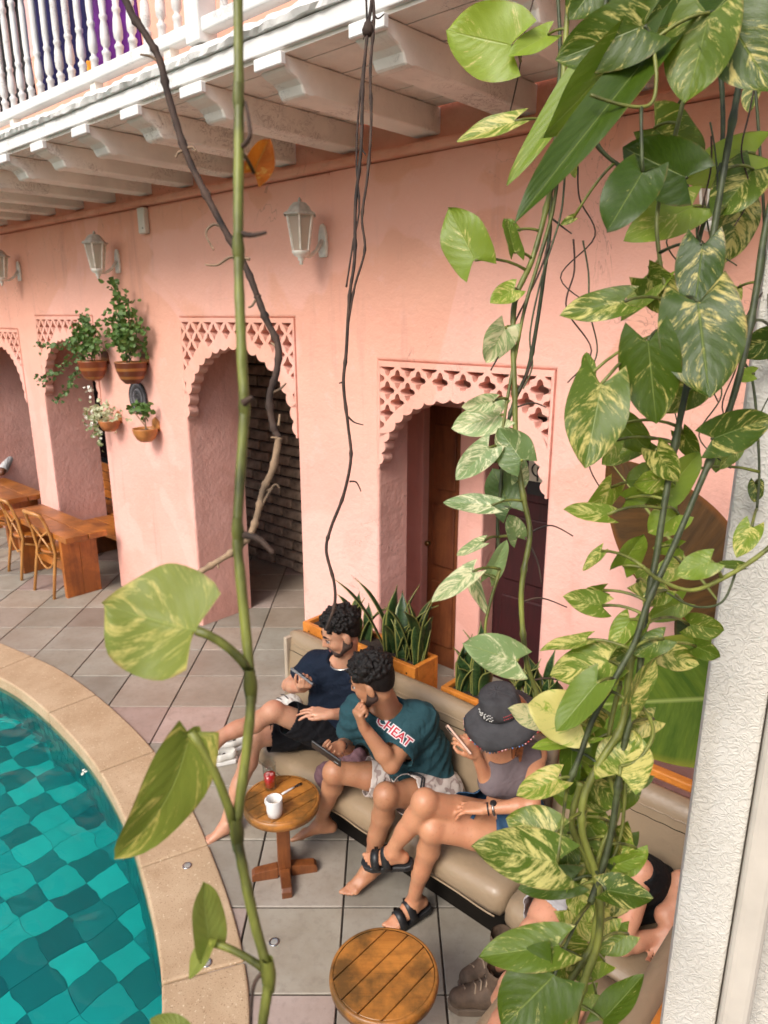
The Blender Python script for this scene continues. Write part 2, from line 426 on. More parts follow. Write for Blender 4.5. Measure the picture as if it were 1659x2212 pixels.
# pool basin: sloping tiled shell under the water
PZ = -.62
basin = tag(MB().add([(p.x, p.y, -.10) for p in INN] + [(p.x, p.y, PZ - .1) for p in INN], [(i, i + 1, i + 1 + len(INN), i + len(INN)) for i in range(len(INN) - 1)]).add(
    [(-7, .1, PZ + .011), (0, .1, PZ + .011), (0, 6.6, PZ + .011), (-7, 6.6, PZ + .011)], [(0, 1, 2, 3)]).build('pool_basin', POOLGROUT, fix=False), kind='structure')
rp = random.Random(11)
lightc = [(.012, .53, .48), (.02, .60, .54), (.008, .44, .41)]; darkc = [(.003, .21, .21), (.004, .25, .25), (.002, .165, .175)]
PT = .185
tile_me = {}
def ptile(name, size, thick):
    key = (name, size)
    if key not in tile_me:
        m_ = MB().box((0, 0, 0), size); me = bpy.data.meshes.new(name); me.from_pydata(m_.v, [], m_.f); me.materials.append(POOLTILE); tile_me[key] = me
    return tile_me[key]
for i in range(-18, 18):
    for j in range(-4, 26):
        s_ = i * PT + .9; d_ = j * PT + .6
        p = WL(s_, d_, PZ); q = pj(p)
        if not (-160 < q[0] < 470 and 1380 < q[1] < 2500): continue
        if not inpoly((p.x, p.y), [tuple(v) for v in INN] + [(-2.5, .2), (-6.2, .2)]): continue
        o = bpy.data.objects.new('floor_tile', ptile('floor_tile', (PT - .003, PT - .003, .03), .03)); COL.objects.link(o); o.parent = basin
        o.location = p; o.rotation_euler = (0, 0, WROT)
        o.color = col4(rp.choice(lightc) if (i + j) % 2 == 0 and rp.random() < .8 or rp.random() < .12 else rp.choice(darkc))
L_ = tot[-1]; k = 0; dcur = 2.2
while dcur < L_ - .2:
    a = cat(INN, dcur); b = cat(INN, dcur + PT * .5); t_ = (b - a).normalized(); nn = Vector((-t_.y, t_.x)); c = (a + b) / 2
    q = pj((c.x, c.y, -.3))
    if -120 < q[0] < 420 and q[1] < 2500:
        for r in range(4):
            o = bpy.data.objects.new('wall_tile', ptile('wall_tile', (PT * .5 - .005, .02, .125), .02)); COL.objects.link(o); o.parent = basin
            o.location = (c.x - nn.x * .004, c.y - nn.y * .004, -.165 - .13 * r); o.rotation_euler = (0, 0, math.atan2(t_.y, t_.x))
            o.color = col4(rp.choice(darkc) if rp.random() < .8 else tuple(x * .5 for x in rp.choice(lightc)))
    dcur += PT * .5; k += 1
# water sheet with gentle waves
wv = []; wf = []
nx, ny = 90, 90
wring = [tuple(v) for v in offset(INN, .012)] + [(-2.5, .2), (-6.2, .2)]
WZ = -.075
wco = [Vector(p) for p in wring]; wed = [(i, (i + 1) % len(wring)) for i in range(len(wring))]
vv, ve, vf, _, _, _ = delaunay_2d_cdt(wco, wed, [], 1, 1e-6)
tag(MB().add([(v.x, v.y, WZ) for v in vv], vf).build('pool_water', WATER, smooth=True, fix=False), kind='structure')

# ------------------------------------------------------------ courtyard wall with arched openings
ARCH = [(-4.62, -3.30, 2.60, 1.80, 2.40), (-2.80, -1.50, 2.745, 1.92, 2.50), (0.0, 1.42, 2.735, 1.92, 2.50), (2.205, 3.44, 2.48, 1.82, 2.255)]
TH = .56; ZT = 3.61
wall = thing('courtyard_wall', WL(0, 0, 0), 'salmon pink plaster wall with four arched openings beneath the balcony', 'wall')
outer = [(-9, -.03), (9.5, -.03), (9.5, ZT), (-9, ZT)]
for (s0, s1, A_, th_) in ((-9, 1.8, ARCH[:3], TH), (1.8, 9.5, ARCH[3:], .29)):
    prof = [(s0, -.03)]
    for (a, b, zt, zs, za) in A_: prof += [(a, -.03), (a, zt), (b, zt), (b, -.03)]
    prof += [(s1, -.03), (s1, ZT), (s0, ZT)]
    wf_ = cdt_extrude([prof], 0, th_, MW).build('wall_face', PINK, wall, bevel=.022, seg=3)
    wf_.modifiers['edge'].limit_method = 'WEIGHT'
    bm = bmesh.new(); bm.from_mesh(wf_.data); bl = bm.edges.layers.float.new('bevel_weight_edge')
    iw = MW.inverted(); bs = Vector(wall['base'])
    for e in bm.edges:
        a_, b_ = (iw @ (v.co + bs) for v in e.verts)
        if e.is_manifold and e.calc_face_angle(0) > 1 and min(a_.y, b_.y) < .01 and max(a_.y, b_.y) < .01 and not (abs(a_.x - 1.8) < .01 and abs(b_.x - 1.8) < .01): e[bl] = 1
    bm.to_mesh(wf_.data); bm.free()
MB().box((0.25, -.012, ZT + .028), (18.5, .07, .055), MW).build('moulding', PINK_UP, wall, bevel=.018, seg=3)
MB().box((0.25, TH / 2, ZT + .75), (18.5, TH, 1.385), MW).build('upper_band', PINK_UP, wall)
def screen(k, a, b, zt, zs, za, clover):
    w = b - a; cx_ = (a + b) / 2; rx = w / 2 - .015; rz = za - zs + .03; band = .05
    n = 160; nb = 19
    arch = []
    for i in range(n + 1):
        th = math.pi * i / n; u = th / math.pi * nb
        k_ = 1 - .052 * abs(math.sin(u * math.pi)) ** .6
        arch.append((cx_ - rx * math.cos(th) * k_, zs + rz * math.sin(th) * k_))
    lo = zs - .02
    outer = [(a + .001, lo), (a + .001, zt - .001), (b - .001, zt - .001), (b - .001, lo), (arch[-1][0], lo)] + arch[::-1] + [(arch[0][0], lo)]
    loops = [outer]
    sx = w / (9 if not clover else 7.5); r0 = .044 if clover else .036
    row = 0; z = zt - .035
    while z > zs:
        for i in range(-1, 12):
            cx0 = a + (i + (.5 if row % 2 == 0 else 0.)) * sx
            if cx0 < a - .01 or cx0 > b + .01: continue
            e = math.hypot((cx0 - cx_) / (rx + band), (z - zs) / (rz + band))
            if e < 1.0 + .1 * r0 / rz: continue
            P = []
            for q in range(24):
                th = 2 * math.pi * q / 24
                if clover: r = r0 * (1.02 + .30 * math.cos(4 * th) if True else 1)
                else: r = r0 * 1.05 / (abs(math.cos(th)) + abs(math.sin(th))) ** 1.0 * (1.25 + .12 * math.cos(4 * th))
                x = cx0 + r * math.cos(th); zz = z + r * math.sin(th) * (1.0 if clover else 1.25)
                x = min(max(x, a + .018), b - .018); zz = min(zz, zt - .035)
                e2 = math.hypot((x - cx_) / (rx + band), (zz - zs) / (rz + band))
                if e2 < 1 and zz > zs - .3:
                    x = cx_ + (x - cx_) / e2; zz = zs + (zz - zs) / e2
                P.append((x, zz))
            Q = []
            for p in P:
                if not Q or math.hypot(p[0] - Q[-1][0], p[1] - Q[-1][1]) > .002: Q.append(p)
            while len(Q) > 2 and math.hypot(Q[0][0] - Q[-1][0], Q[0][1] - Q[-1][1]) < .002: Q.pop()
            ar = .5 * sum(Q[i][0] * Q[(i + 1) % len(Q)][1] - Q[(i + 1) % len(Q)][0] * Q[i][1] for i in range(len(Q)))
            if len(Q) > 3 and abs(ar) > r0 * r0 * .35: loops.append(Q)
        z -= .0725; row += 1
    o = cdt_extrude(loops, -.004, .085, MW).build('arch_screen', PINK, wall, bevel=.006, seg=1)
    return o
for k, (a, b, zt, zs, za) in enumerate(ARCH): screen(k, a, b, zt, zs, za, k == 3)

# ------------------------------------------------------------ rooms behind the arches
room = thing('back_corridor_wall', WL(0, -1.55, 0), 'dim corridor wall of rough painted brick seen through the middle arch', 'wall')
MB().box((-.2, 1.62, 1.4), (4.1, .12, 2.9), MW).build('mortar_bed', MORTAR, room)
rb = random.Random(5); bh = .118; bw = .33
for r in range(23):
    off = (r % 2) * bw / 2
    for i in range(-8, 5):
        s0 = i * bw + off
        if s0 < -1.75 or s0 > .55: continue
        o = MB().box((0, 0, 0), (bw - .012 - rb.uniform(0, .014), .06, bh - .014 - rb.uniform(0, .01))).build('brick', BRICK, None, bevel=.008, seg=1)
        o.parent = room
        o.matrix_world = MW @ Matrix.Translation((s0, 1.55 + rb.uniform(-.012, .01), .06 + r * bh)) @ Matrix.Rotation(rb.uniform(-.02, .02), 4, 'Y')
        o.matrix_parent_inverse = Matrix.Identity(4); o.location = o.location
        o.matrix_basis = Matrix.Translation(Vector(room['base'])).inverted() @ MW @ Matrix.Translation((s0, 1.55 + rb.uniform(-.012, .01), .06 + r * bh)) @ Matrix.Rotation(rb.uniform(-.02, .02), 4, 'Y')
inner = thing('inner_room_wall', WL(3, -1.2, 0), 'plain pink inner wall with two openings behind the clover arch', 'wall')
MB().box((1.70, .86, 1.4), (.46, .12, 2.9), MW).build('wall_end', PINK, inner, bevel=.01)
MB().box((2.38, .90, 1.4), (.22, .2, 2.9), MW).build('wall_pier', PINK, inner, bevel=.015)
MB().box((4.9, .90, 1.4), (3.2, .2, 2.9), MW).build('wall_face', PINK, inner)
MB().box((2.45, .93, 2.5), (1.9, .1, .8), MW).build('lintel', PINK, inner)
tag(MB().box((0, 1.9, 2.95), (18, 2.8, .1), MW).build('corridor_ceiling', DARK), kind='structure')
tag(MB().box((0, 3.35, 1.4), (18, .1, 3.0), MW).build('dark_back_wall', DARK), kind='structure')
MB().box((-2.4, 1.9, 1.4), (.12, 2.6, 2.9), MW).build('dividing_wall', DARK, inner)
# door behind the clover arch
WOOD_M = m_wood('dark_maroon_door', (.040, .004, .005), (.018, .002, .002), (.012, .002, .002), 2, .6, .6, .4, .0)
BRASS = simple('dull_brass', (.35, .25, .10), .35, metal=1)
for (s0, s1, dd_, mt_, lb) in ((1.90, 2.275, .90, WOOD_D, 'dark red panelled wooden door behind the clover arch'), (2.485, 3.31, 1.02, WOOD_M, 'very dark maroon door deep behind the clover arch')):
    door = thing('wooden_door', WL((s0 + s1) / 2, -dd_, 0), lb, 'door'); sc_ = (s0 + s1) / 2; w_ = s1 - s0
    MB().box((sc_, dd_, 1.05), (w_ - .004, .05, 2.1), MW).build('door_leaf', mt_, door, bevel=.004)
    for zc, hh in ((.45, .55), (1.1, .5), (1.72, .5)):
        MB().box((sc_, dd_ - .03, zc), (w_ - .16, .022, hh), MW).build('door_panel', mt_, door, bevel=.012, seg=2)
    MB().lathe([(0, .03), (.018, .03), (.024, .018), (.012, 0), (.012, -.02)], 12, MW @ Matrix.Translation((s0 + .05, dd_ - .04, 1.02)) @ Matrix.Rotation(rad(90), 4, 'X')).build('door_knob', BRASS, door, smooth=True)
# framed notice on the dark wall
sg = thing('framed_notice', WL(2.88, -.98, 1.6), 'small framed notice with a circle emblem beside the dark doorway', 'sign')
dy_ = .972; SGP = simple('notice_paper', (.55, .49, .38), .6); SGD = simple('notice_black', (.012, .012, .012), .5)
pq = MW.inverted() @ wd(1163, 1030, -.96)
MB().box((pq.x, dy_, pq.z), (.17, .02, .27), MW).build('frame', SGD, sg)
MB().box((pq.x, dy_ - .015, pq.z + .045), (.15, .012, .16), MW).build('paper', SGP, sg)
MB().lathe([(.05, 0), (.05, .006), (.04, .006), (.04, 0)], 24, MW @ Matrix.Translation((pq.x, dy_ - .022, pq.z + .05)) @ Matrix.Rotation(rad(90), 4, 'X')).build('circle_emblem', SGD, sg)
MB().box((pq.x, dy_ - .023, pq.z + .02), (.012, .006, .1), MW).build('emblem_stroke', SGD, sg)

# ------------------------------------------------------------ balcony
bal = thing('balcony', WL(1, .6, 3.6), 'white timber balcony with carved joist ends and turned balusters above the pink wall', 'balcony')
JS = [-6.78 + .585 * i for i in range(22)]
jp = [(-.10, 3.690), (.90, 3.690), (.935, 3.682), (.965, 3.688), (.975, 3.705), (.985, 3.724), (1.01, 3.742), (1.045, 3.752), (1.075, 3.766), (1.085, 3.79), (1.085, 3.82), (-.10, 3.82)]
rj = random.Random(8)
for s_ in JS:
    w = .165
    vs = [(s_ - w / 2, -p[0], p[1]) for p in jp] + [(s_ + w / 2, -p[0], p[1]) for p in jp]; n = len(jp)
    fs = [tuple(range(n)), tuple(range(2 * n - 1, n - 1, -1))] + [(i, i + n, (i + 1) % n + n, (i + 1) % n) for i in range(n)]
    j = MB().add(vs, fs, MW).build('joist', BEAMWOOD, bal, bevel=.006, seg=1)
    MB().box((s_, -1.092, 3.80), (.185, .03, .05), MW).build('joist_cap', WHITEWOOD, j, bevel=.004, seg=1)
for i in range(9):                                    # deck boards seen from below
    d0 = .02 + i * .118
    MB().box((.2, -d0 - .055, 3.834 + rj.uniform(0, .004)), (17.6, .113, .028), MW).build('deck_board', BEAMWOOD, bal)
MB().box((.2, -1.07, 3.875), (17.6, .06, .075), MW).build('fascia_board', WHITEWOOD, bal, bevel=.006)
# rough flaking ledge: uneven strip
vs = []; fs = []; N_ = 420; rr = random.Random(4)
ph = [rr.uniform(0, 6.28) for _ in range(8)]
for i in range(N_ + 1):
    s_ = -7 + 14 * i / N_
    nz = lambda a, b: .5 * math.sin(s_ * a + ph[0]) + .3 * math.sin(s_ * a * 2.7 + ph[1]) + .35 * math.sin(s_ * a * 6.1 + ph[2]) + rr.uniform(-b, b)
    e1 = .007 * nz(5, .8); e2 = .009 * nz(7, .9); e3 = .006 * nz(9, .6)
    for (d, z) in ((1.0, 3.914), (1.118 + e3, 3.914 + e1 * .4), (1.128 + e1, 3.935 + e2 * .5), (1.105 + e2, 3.965 + e1), (1.06, 3.985 + e3), (1.0, 3.987)):
        vs.append((s_, -d, z))
for i in range(N_):
    for k in range(5): fs.append((i * 6 + k, i * 6 + k + 1, i * 6 + 7 + k, i * 6 + 6 + k))
MB().add(vs, fs, MW).build('flaking_ledge', LEDGE, bal)
MB().box((.2, -1.06, 4.055), (17.6, .07, .06), MW).build('bottom_rail', WHITEWOOD, bal, bevel=.008)
MB().box((.2, -1.06, 4.86), (17.6, .08, .06), MW).build('hand_rail', WHITEWOOD, bal, bevel=.01)
bp = [(.020, 4.08), (.020, 4.13), (.024, 4.135), (.024, 4.15), (.014, 4.16), (.014, 4.17), (.024, 4.185), (.026, 4.22), (.022, 4.27), (.016, 4.30), (.022, 4.31), (.022, 4.325), (.016, 4.335), (.020, 4.38), (.020, 4.60), (.016, 4.64), (.022, 4.65), (.022, 4.67), (.015, 4.68), (.020, 4.74), (.020, 4.84)]
for (s0, s1) in ((-2.6, 1.93), (2.17, 4.4)):
    nb = int((s1 - s0) / .138)
    for i in range(nb):
        s_ = s0 + (i + .5) * (s1 - s0) / nb
        MB().lathe(bp, 12, MW @ Matrix.Translation((s_, -1.06, 0))).build('baluster', WHITEWOOD, bal, smooth=True)
for s_ in (-2.7, 2.05, 4.5):
    p_ = MB().box((s_, -1.06, 4.46), (.11, .11, .95), MW).build('post', WHITEWOOD, bal, bevel=.008)
for s_ in (-1.3, -.15, 1.0, 1.78, 3.2):
    MB().box((s_, -1.055, 4.006), (.06, .05, .045), MW).build('rail_block', BEAMWOOD, bal)
upper = thing('upper_storey_wall', WL(0, -.3, 4.3), 'pale pink upper storey wall behind the balusters', 'wall')
MB().box((0, .18, 5.2), (18, .12, 2.6), MW).build('wall_face', simple('pale_pink_paint', (.78, .46, .42), .8, .08), upper)
# cloths hanging behind the rail
def cloth(name, s0, s1, z0, z1, d, mat, label, waves=5):
    vs = []; fs = []; nx, nz_ = 40, 10
    for j in range(nz_ + 1):
        for i in range(nx + 1):
            u = i / nx; v = j / nz_
            vs.append((s0 + (s1 - s0) * u + .01 * math.sin(v * 5 + u * 9), -(d + .025 * math.sin(u * waves * 6.28 + v) * (.4 + .6 * (1 - v))), z0 + (z1 - z0) * v + .02 * math.sin(u * 7) * (1 - v)))
    for j in range(nz_):
        for i in range(nx): fs.append((j * (nx + 1) + i, j * (nx + 1) + i + 1, (j + 1) * (nx + 1) + i + 1, (j + 1) * (nx + 1) + i))
    o = MB().add(vs, fs, MW).build(name, mat, smooth=True); sm = o.modifiers.new('thick', 'SOLIDIFY'); sm.thickness = .006
    return tag(o, label, 'cloth')
cloth('hanging_cloth', .08, .75, 4.12, 4.9, .93, simple('navy_cloth', (.02, .015, .10), .9, .2), 'dark navy cloth hanging behind the white balusters')
cloth('hanging_cloth', .85, 1.33, 4.11, 4.9, .95, simple('violet_cloth', (.13, .01, .20), .85, .25), 'violet magenta cloth hanging behind the white balusters', 4)
cloth('hanging_cloth', -.75, -.1, 4.15, 4.9, .92, simple('black_cloth', (.02, .018, .02), .9, .2), 'black cloth hanging behind the leftmost balusters', 4)
cloth('hanging_cloth', .78, .88, 4.1, 4.2, .97, simple('orange_cloth', (.75, .30, .03), .85, .2), 'small orange cloth scrap behind the balusters beside the violet cloth', 2)

# ------------------------------------------------------------ white stucco pillar beside the camera
def m_stucco():
    t = NT('worm_stucco'); v = t.coord()
    n_ = t.noise(v, 66, 2, .55, .8); ridge = t.math('ABSOLUTE', t.math('SUBTRACT', n_, .5))
    h = t.ramp(ridge, [(0., 1.), (.05, .5), (.13, 0.)]); f = t.noise(v, 160, 4)
    c = t.ramp(t.noise(v, 3, 5), [(.3, (.58, .54, .47)), (.7, (.68, .645, .58))])
    c = t.mix(t.ramp(t.noise(t.coord('Object', (4, 4, .8)), 2.5, 5), [(.50, 0.), (.75, .45)]), c, (.50, .43, .32))
    nb_ = t.bump(f, .2, .0015); nb2 = t.bump(h, .5, .0032, nb_)
    t.pbr(c, .85, nb2, Specular_IOR_Level=.2); return t.m
STUCCO = m_stucco()
PX, PY = .60, 1.18
pil = thing('stucco_pillar', (PX + .15, PY + .1, 0), 'white stucco pillar with wormy relief at the edge of the seating', 'pillar')
pm = Matrix.Translation((PX, PY, 0)) @ Matrix.Rotation(rad(-26), 4, 'Z')
MB().box((.050, .12, 3.0), (.100, .24, 6.2), pm).build('stucco_face', STUCCO, pil, bevel=.006, seg=2)
MB().box((.130, .055, 3.0), (.055, .16, 6.2), pm).build('smooth_trim', simple('cream_trim_paint', (.60, .54, .46), .5, .08, 6, .2, 30), pil, bevel=.014, seg=3)
MB().box((.264, .16, 3.0), (.21, .14, 6.2), pm).build('side_stucco', STUCCO, pil)
led = MB().box((.62, .74, 2.30), (.34, .5, .05), Matrix.Rotation(rad(-24), 4, 'Z')).build('white_ledge', simple('white_ledge_paint', (.82, .81, .79), .5, .05), bevel=.01)
tag(led, 'smooth white ledge corner at the foot of the picture beside the pillar', 'ledge')
# ------------------------------------------------------------ sofa along the wall, turning the corner
def m_leather():
    t = NT('tan_vinyl'); v = t.coord()
    c = t.ramp(t.noise(v, 2.3, 4), [(.3, (.255, .18, .108)), (.7, (.32, .235, .15))])
    c = t.mix(t.ramp(t.noise(v, 9, 5, .6), [(.6, 0.), (.8, .3)]), c, (.19, .125, .07))
    h = t.math('ADD', t.noise(v, 5, 3), t.math('ADD', t.math('MULTIPLY', t.noise(v, 15, 2, .5, 2.2), .35), t.math('MULTIPLY', t.noise(v, 220, 2), .06)))
    t.pbr(c, .36, t.bump(h, .25, .02), Specular_IOR_Level=.5); return t.m
LEATHER = m_leather()
BASEW = simple('sofa_base_black', (.010, .008, .006), .8, .2, spec=.1)
def rbox(c, d, M, name, mat, parent, r=.03, bulge=0., cuts=8, wob=0., seed=0):
    """soft upholstered block: a subdivided box with rounded edges and a slight bulge"""
    nx, ny, nz = (max(2, int(math.ceil(x / (.06 if cuts else 1)))) for x in d)
    nx, ny, nz = min(nx, 34), min(ny, 14), min(nz, 10)
    vs = {}; V = []; F = []
    rnd_ = random.Random(seed); ph = [rnd_.uniform(0, 6) for _ in range(6)]
    hx, hy, hz = (x / 2 for x in d)
    def vid(i, j, k):
        key = (i, j, k)
        if key not in vs:
            x = (i / nx * 2 - 1) * hx; y = (j / ny * 2 - 1) * hy; z = (k / nz * 2 - 1) * hz
            q = Vector((max(-hx + r, min(hx - r, x)), max(-hy + r, min(hy - r, y)), max(-hz + r, min(hz - r, z))))
            e = Vector((x, y, z)) - q
            if e.length > 1e-9: p = q + e.normalized() * min(r, e.length * 10)
            else: p = Vector((x, y, z))
            u, v_, w_ = x / hx, y / hy, z / hz
            b = bulge * ((1 - u * u) * (1 - v_ * v_) * (1 if abs(w_) > .99 else 0))
            p.z += b * (1 if w_ > 0 else -.3)
            p.y += bulge * .5 * (1 - u * u) * (1 - w_ * w_) * (1 if abs(v_) > .99 else 0) * (1 if v_ > 0 else -1)
            if wob: p += Vector((0, wob * math.sin(x * 7 + ph[0]) * math.cos(z * 9 + ph[1]), wob * math.sin(x * 11 + ph[2]) * math.cos(y * 10 + ph[3])))
            vs[key] = len(V); V.append(p)
        return vs[key]
    for (a, b, fix, n1, n2) in ((0, 1, 2, nx, ny), (1, 2, 0, ny, nz), (0, 2, 1, nx, nz)):
        nf = (nx, ny, nz)[fix]
        for side in (0, nf):
            for i in range(n1):
                for j in range(n2):
                    idx = []
                    for (di, dj) in ((0, 0), (1, 0), (1, 1), (0, 1)):
                        k = [0, 0, 0]; k[a] = i + di; k[b] = j + dj; k[fix] = side; idx.append(vid(*k))
                    F.append(tuple(idx))
    T = M @ Matrix.Translation(c)
    return MB().add(V, F, T).build(name, mat, parent, smooth=True)
sofa = thing('corner_sofa', WL(3.2, 1.0, 0), 'long tan vinyl corner bench sofa along the pink wall', 'sofa')
rbox((3.13, -.945, .31), (1.72, .45, .15), MW, 'seat_cushion', LEATHER, sofa, .045, .012, wob=.004, seed=1)
rbox((4.35, -.955, .31), (.70, .47, .15), MW, 'seat_cushion', LEATHER, sofa, .045, .012, wob=.004, seed=2)
rbox((4.455, -1.93, .308), (.49, 1.46, .15), MW, 'seat_cushion', LEATHER, sofa, .045, .012, wob=.004, seed=7)
tl = Matrix.Translation((0, -.735, .33)) @ Matrix.Rotation(rad(-7), 4, 'X')
rbox((3.02, 0, .265), (1.86, .10, .53), MW @ tl, 'back_cushion', LEATHER, sofa, .035, .006, wob=.003, seed=3)
rbox((4.30, 0, .265), (.67, .10, .53), MW @ tl, 'back_cushion', LEATHER, sofa, .035, .006, wob=.003, seed=4)
rbox((4.755, -1.75, .60), (.10, 1.85, .50), MW, 'side_back_cushion', LEATHER, sofa, .03, .006, wob=.003, seed=5)
MB().box((3.12, -.87, .115), (1.70, .32, .225), MW).build('base', BASEW, sofa)
MB().box((4.49, -1.7, .115), (.36, 1.8, .225), MW).build('base', BASEW, sofa)
for (a_, b_) in ((2.10, 3.945), (3.975, 4.63)):            # piping along the cushions
    n_ = 40; MB().tube([MW @ tl @ Vector((a_ + (b_ - a_) * k / n_, -.0515 + .002 * math.sin(k * .9), .455 + .002 * math.sin(k * 1.7))) for k in range(n_ + 1)], .0045, 6).build('piping', LEATHER, sofa, smooth=True)
    MB().tube([MW @ tl @ Vector((a_ + (b_ - a_) * k / n_, -.0525, .412 + .0015 * math.sin(k * 1.3))) for k in range(n_ + 1)], .0018, 5).build('stitching', BASEW, sofa, smooth=True)
MB().tube([MW @ Vector((2.30 + 1.66 * k / 40, -1.1735 - .002 * math.sin(k), .262 + .003 * math.sin(k * .8))) for k in range(41)], .004, 6).build('piping', LEATHER, sofa, smooth=True)
for i in range(5):                                     # plank back of the turned end
    MB().box((4.84, -1.75, .30 + i * .125), (.025, 1.85, .105), MW).build('back_plank', WOOD_O, sofa, bevel=.006)
MB().box((4.845, -1.75, .905), (.07, 1.9, .03), MW).build('top_plank', WOOD_O, sofa, bevel=.008)
MB().box((4.29, -.60, .875), (.74, .045, .04), MW).build('top_plank', WOOD_O, sofa, bevel=.008)
MB().box((2.115, -.70, .42), (.03, .12, .82), MW).build('end_board', simple('pale_end_board', (.40, .32, .24), .6), sofa, bevel=.006)
# low ledge board on the floor behind the far end
# ------------------------------------------------------------ planters behind the sofa
SOIL = simple('dark_soil', (.03, .02, .014), .95, .3, 40, .6, 80, .01)
PLANT_BOX = []
for (s0, s1, zt, lb) in ((2.09, 3.02, .875, 'long orange plank planter box behind the two men'), (3.20, 3.98, .835, 'orange plank planter box behind the woman in the black hat')):
    pb = thing('planter_box', WL((s0 + s1) / 2, .485, 0), lb, 'planter', 'plank planters behind the sofa')
    sc = (s0 + s1) / 2; L = s1 - s0
    MB().box((sc, -.575, zt - .22), (L, .03, .44), MW).build('front_board', WOOD_O, pb, bevel=.005)
    MB().box((sc, -.395, zt - .22), (L, .03, .44), MW).build('rear_board', WOOD_O, pb, bevel=.005)
    for e in (s0 + .015, s1 - .015): MB().box((e, -.485, zt - .22), (.03, .148, .44), MW).build('end_board', WOOD_O, pb, bevel=.005)
    MB().box((sc, -.485, zt - .035), (L - .06, .15, .02), MW).build('soil', SOIL, pb)
    for e in (s0 + .08, s1 - .08): MB().box((e, -.485, (zt - .44) / 2), (.07, .15, zt - .445), MW).build('leg', WOOD_O, pb)
    for q in range(6):
        MB().lathe([(0, .003), (.005, .002), (.006, 0)], 8, MW @ Matrix.Translation((s0 + .06 + (L - .12) * (q // 2) / 2, -.591, zt - .05 - .1 * (q % 2))) @ Matrix.Rotation(rad(90), 4, 'X')).build('screw', BASEW, pb)
# ------------------------------------------------------------ round tables
def round_table(cx, cy, zt, r, ang, feet_ang, label):
    t = thing('round_table', (cx, cy, 0), label, 'table', 'small round tables')
    T = Matrix.Translation((cx, cy, 0)) @ Matrix.Rotation(ang, 4, 'Z')
    n = 5; w = 2 * r * .985 / n
    for i in range(n):
        y0 = -r * .985 + i * w + .0022; y1 = y0 + w - .0044
        A = []
        R_ = r - .012
        xs = []
        m = 10
        top = [(math.sqrt(max(0, R_ * R_ - y * y)), y) for y in [max(-R_ * .999, min(R_ * .999, y0 + (y1 - y0) * k / m)) for k in range(m + 1)]]
        poly = [(x, y) for x, y in top] + [(-x, y) for x, y in top[::-1]]
        MB().slab(poly, zt - .03, zt + random.uniform(-.0008, .0008), T).build('plank', WOOD_T, t, bevel=.0028, seg=1)
    MB().lathe([(r - .011, zt - .045), (r, zt - .043), (r + .003, zt - .02), (r, zt - .002), (r - .006, zt + .001), (r - .0112, zt)], 64, T).build('rim', WOOD_T, t, smooth=True)
    MB().slab([( (r - .02) * math.cos(a * .1963), (r - .02) * math.sin(a * .1963)) for a in range(32)], zt - .046, zt - .032, T).build('under_board', WOOD_L, t)
    T2 = Matrix.Translation((cx, cy, 0)) @ Matrix.Rotation(feet_ang, 4, 'Z')
    MB().box((0, 0, (zt - .046 + .02) / 2), (.065, .065, zt - .066), T2).build('pedestal', WOOD_L, t, bevel=.004)
    for k in range(2):
        T3 = T2 @ Matrix.Rotation(rad(90) * k, 4, 'Z')
        for sgn in (-1, 1):
            MB().prism([(sgn * .033, .0), (sgn * .165, .0), (sgn * .165, .035), (sgn * .15, .05), (sgn * .033, .062)], -.025, .025, T3).build('foot', WOOD_L, t, bevel=.004)
    return t
TZ = .45
round_table(-.507, 2.995, TZ, .187, rad(43), rad(12), 'round wooden side table with a red drink and a white mug')
round_table(0.0, 2.035, TZ, .197, rad(48), rad(20), 'empty round wooden side table with worn dark planks')
CER = simple('white_ceramic', (.72, .70, .67), .22, .04, 12, 0, spec=.6)
mg = thing('mug', (-.522, 2.875, TZ), 'white ceramic mug standing on the round side table', 'mug')
T = Matrix.Translation((-.522, 2.875, TZ + .0015))
MB().lathe([(0, 0), (.030, 0), (.034, .003), (.0385, .03), (.0395, .088), (.038, .092), (.0355, .09), (.0345, .03), (.031, .012), (0, .011)], 40, T).build('cup_body', CER, mg, smooth=True)
hp = [Vector((-.036 - .022 * math.sin(a), 0, .05 + .026 * math.cos(a))) for a in [math.pi * k / 10 for k in range(11)]]
MB().tube(hp, .0055, 10, T @ Matrix.Rotation(rad(-35), 4, 'Z')).build('handle', CER, mg, smooth=True)
MB().lathe([(0, .045), (.0352, .045)], 32, T).build('dregs', simple('milky_dregs', (.55, .46, .36), .3, .1, 60), mg)
def glassmat(name, c, ior=1.45):
    t = NT(name); tr = t.n('ShaderNodeBsdfTransparent'); tr.inputs[0].default_value = col4(c)
    gl = t.n('ShaderNodeBsdfGlossy'); gl.inputs['Roughness'].default_value = .03
    lw = t.n('ShaderNodeLayerWeight'); lw.inputs[0].default_value = .5; mx = t.n('ShaderNodeMixShader')
    fc_ = t.math('ADD', t.math('MULTIPLY', t.math('POWER', lw.outputs['Facing'], 3.), .55), .04)
    t.l(fc_, mx.inputs[0]); t.l(tr.outputs[0], mx.inputs[1]); t.l(gl.outputs[0], mx.inputs[2]); t.l(mx.outputs[0], t.out.inputs[0]); return t.m
GLASS = glassmat('clear_glass', (.93, .95, .94))
gp = (-.575, 3.075, TZ + .0015); T = Matrix.Translation(gp)
gls = thing('drinking_glass', gp, 'clear tumbler half full of bright red drink on the side table', 'glass')
MB().lathe([(0, 0), (.027, 0), (.029, .004), (.035, .140), (.0335, .142), (.032, .138), (.0272, .014), (0, .012)], 32, T).build('glass_body', GLASS, gls, smooth=True)
